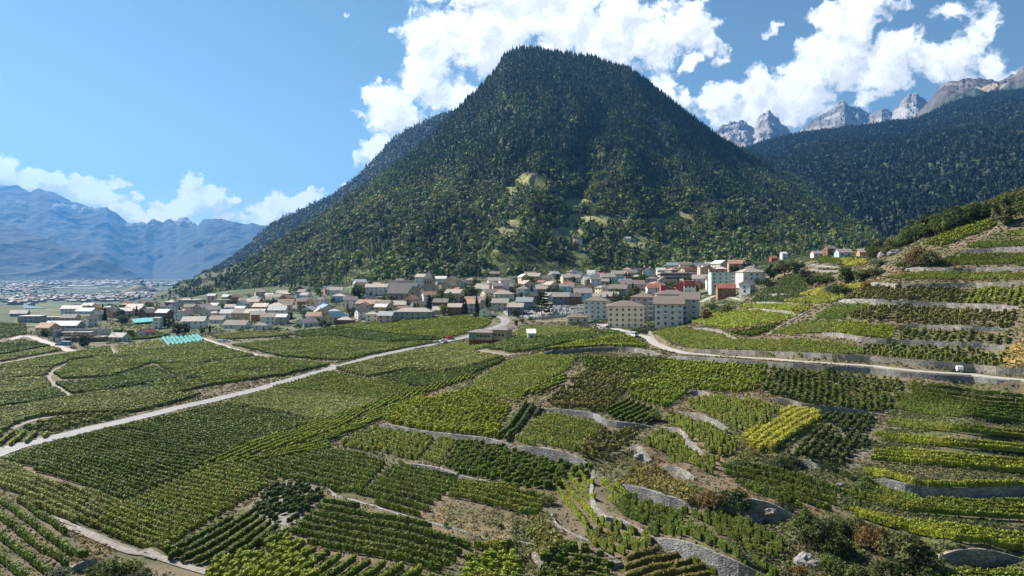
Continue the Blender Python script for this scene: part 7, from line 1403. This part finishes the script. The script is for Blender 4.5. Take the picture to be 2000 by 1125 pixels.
# boulders, tank, rocks
def rock(px, py, s, label, m):
    p = hit(px, py); rg = np.random.default_rng(int(px)); V = []; n1, n2 = 9, 14
    for j in range(n1+1):
        for i in range(n2):
            a, b = math.pi*j/n1, 2*math.pi*i/n2; d_ = np.array([math.sin(a)*math.cos(b), math.sin(a)*math.sin(b), math.cos(a)]); k_ = 1+.45*float(vnoise(np.array(d_[0]*1.7+px), np.array(d_[1]*1.7+d_[2]*2.3), 3, 3)); V.append(d_*k_*np.array([s, s*.7, s*.6]))
    f = [(j*n2+i, j*n2+(i+1) % n2, (j+1)*n2+(i+1) % n2, (j+1)*n2+i) for j in range(n1) for i in range(n2)]; mb = MB(); mb.add(V, f); tag(ob('boulder', mb.mesh('boulder', m), None, p), label, 'rock', 'rocks on the hillside')
for a in ((1476,1014,1.4,'pale boulder in the shade below the round bushes'),(1256,893,1.6,'white boulder face above the weedy terrace'),(1345,815,.9,'white stone at the top of the bending pale wall'),(1510,1000,1.1,'stone at the end of the tall sunlit wall'),(1728,500,3.5,'grey rock outcrop at the corner of the crest'),(1748,496,3.0,'shaded rock beside the grey outcrop'),(1762,588,1.0,'white stone in the rubble wall'),(1200,1105,1.3,'rounded boulder at the bottom edge'),(1640,948,.8,'white stones below the shrub by the steps'),(1935,424,3.6,'white rock bank under the leaning tree'),(1915,428,3.0,'white rock beneath the upper crest oaks'),(1575,1100,1.8,'pale stones in the gully at the bottom edge')):
    rock(*a, SM['grey'])
# far wisps of cloud in front of the left mountains
m_cl = mat('cloud_white', (.93,.93,.93), 1, .02, .01, trans=.6)

def cloud(px, py, w_, h_, Y, label):
    c = np.array([(px-1000)/F*Y, Y, (HOR-py)/F*Y]); sx = w_/2/F*Y; sz = h_/2/F*Y; rg = np.random.default_rng(int(px)); V = []; Fc = []; n1, n2 = 12, 20
    for b in range(16):
        q = rg.normal(size=3)*.45; q = q/max(1, np.linalg.norm(q)); rr = rg.uniform(.22, .5)*(1-.5*abs(q[0])); o = len(V)
        for j in range(n1+1):
            for i in range(n2):
                a, t_ = math.pi*j/n1, 2*math.pi*i/n2; d_ = np.array([math.sin(a)*math.cos(t_), math.sin(a)*math.sin(t_), math.cos(a)]); k_ = rr*(1+.5*float(vnoise(np.array(d_[0]*2.2+b), np.array(d_[1]*2.2+d_[2]*3), 3, 4)))
                V.append((q[0]*sx+d_[0]*k_*sx*.8, q[1]*sx*.5+d_[1]*k_*sx*.5, q[2]*sz*.7+d_[2]*k_*sz*1.1))
        Fc += [(o+j*n2+i, o+(j+1)*n2+i, o+(j+1)*n2+(i+1) % n2, o+j*n2+(i+1) % n2) for j in range(n1) for i in range(n2)]
    mb = MB(); mb.add(V, Fc); tag(ob('cloud', mb.mesh('cloud', m_cl, True), None, c), label, 'cloud', 'small clouds hanging before the far left mountains', 'stuff')
for a in ((35,401,62,20,14200,'small white cloud hanging before the leftmost mountain'),(125,405,46,26,14000,'white cloud lump before the far left mountains'),(180,412,58,18,13900,'flat white cloud before the dark shoulder of the far left mountains'),(270,440,56,12,13500,'thin cloud over the saddle of the far mountains'),(355,437,44,18,13300,'small cloud on the ridge right of the saddle')): cloud(*a)
# ------------------------------------------------------------------ haze: the air between the drone and the far mountains
hz = bpy.data.materials.new('haze'); hz.use_nodes = True; t = hz.node_tree; t.nodes.clear()
pv = N(t, 'ShaderNodeVolumePrincipled'); pv.inputs['Color'].default_value = (.115,.36,.82,1); pv.inputs['Density'].default_value = 4.6e-5; pv.inputs['Anisotropy'].default_value = .25
mo = N(t, 'ShaderNodeOutputMaterial'); t.links.new(pv.outputs[0], mo.inputs['Volume'])
mb = MB(); mb.box(-16000, 26000, -600, 18500, -420, 2420)
o = ob('haze', mb.mesh('haze', hz)); tag(o, kind='stuff')
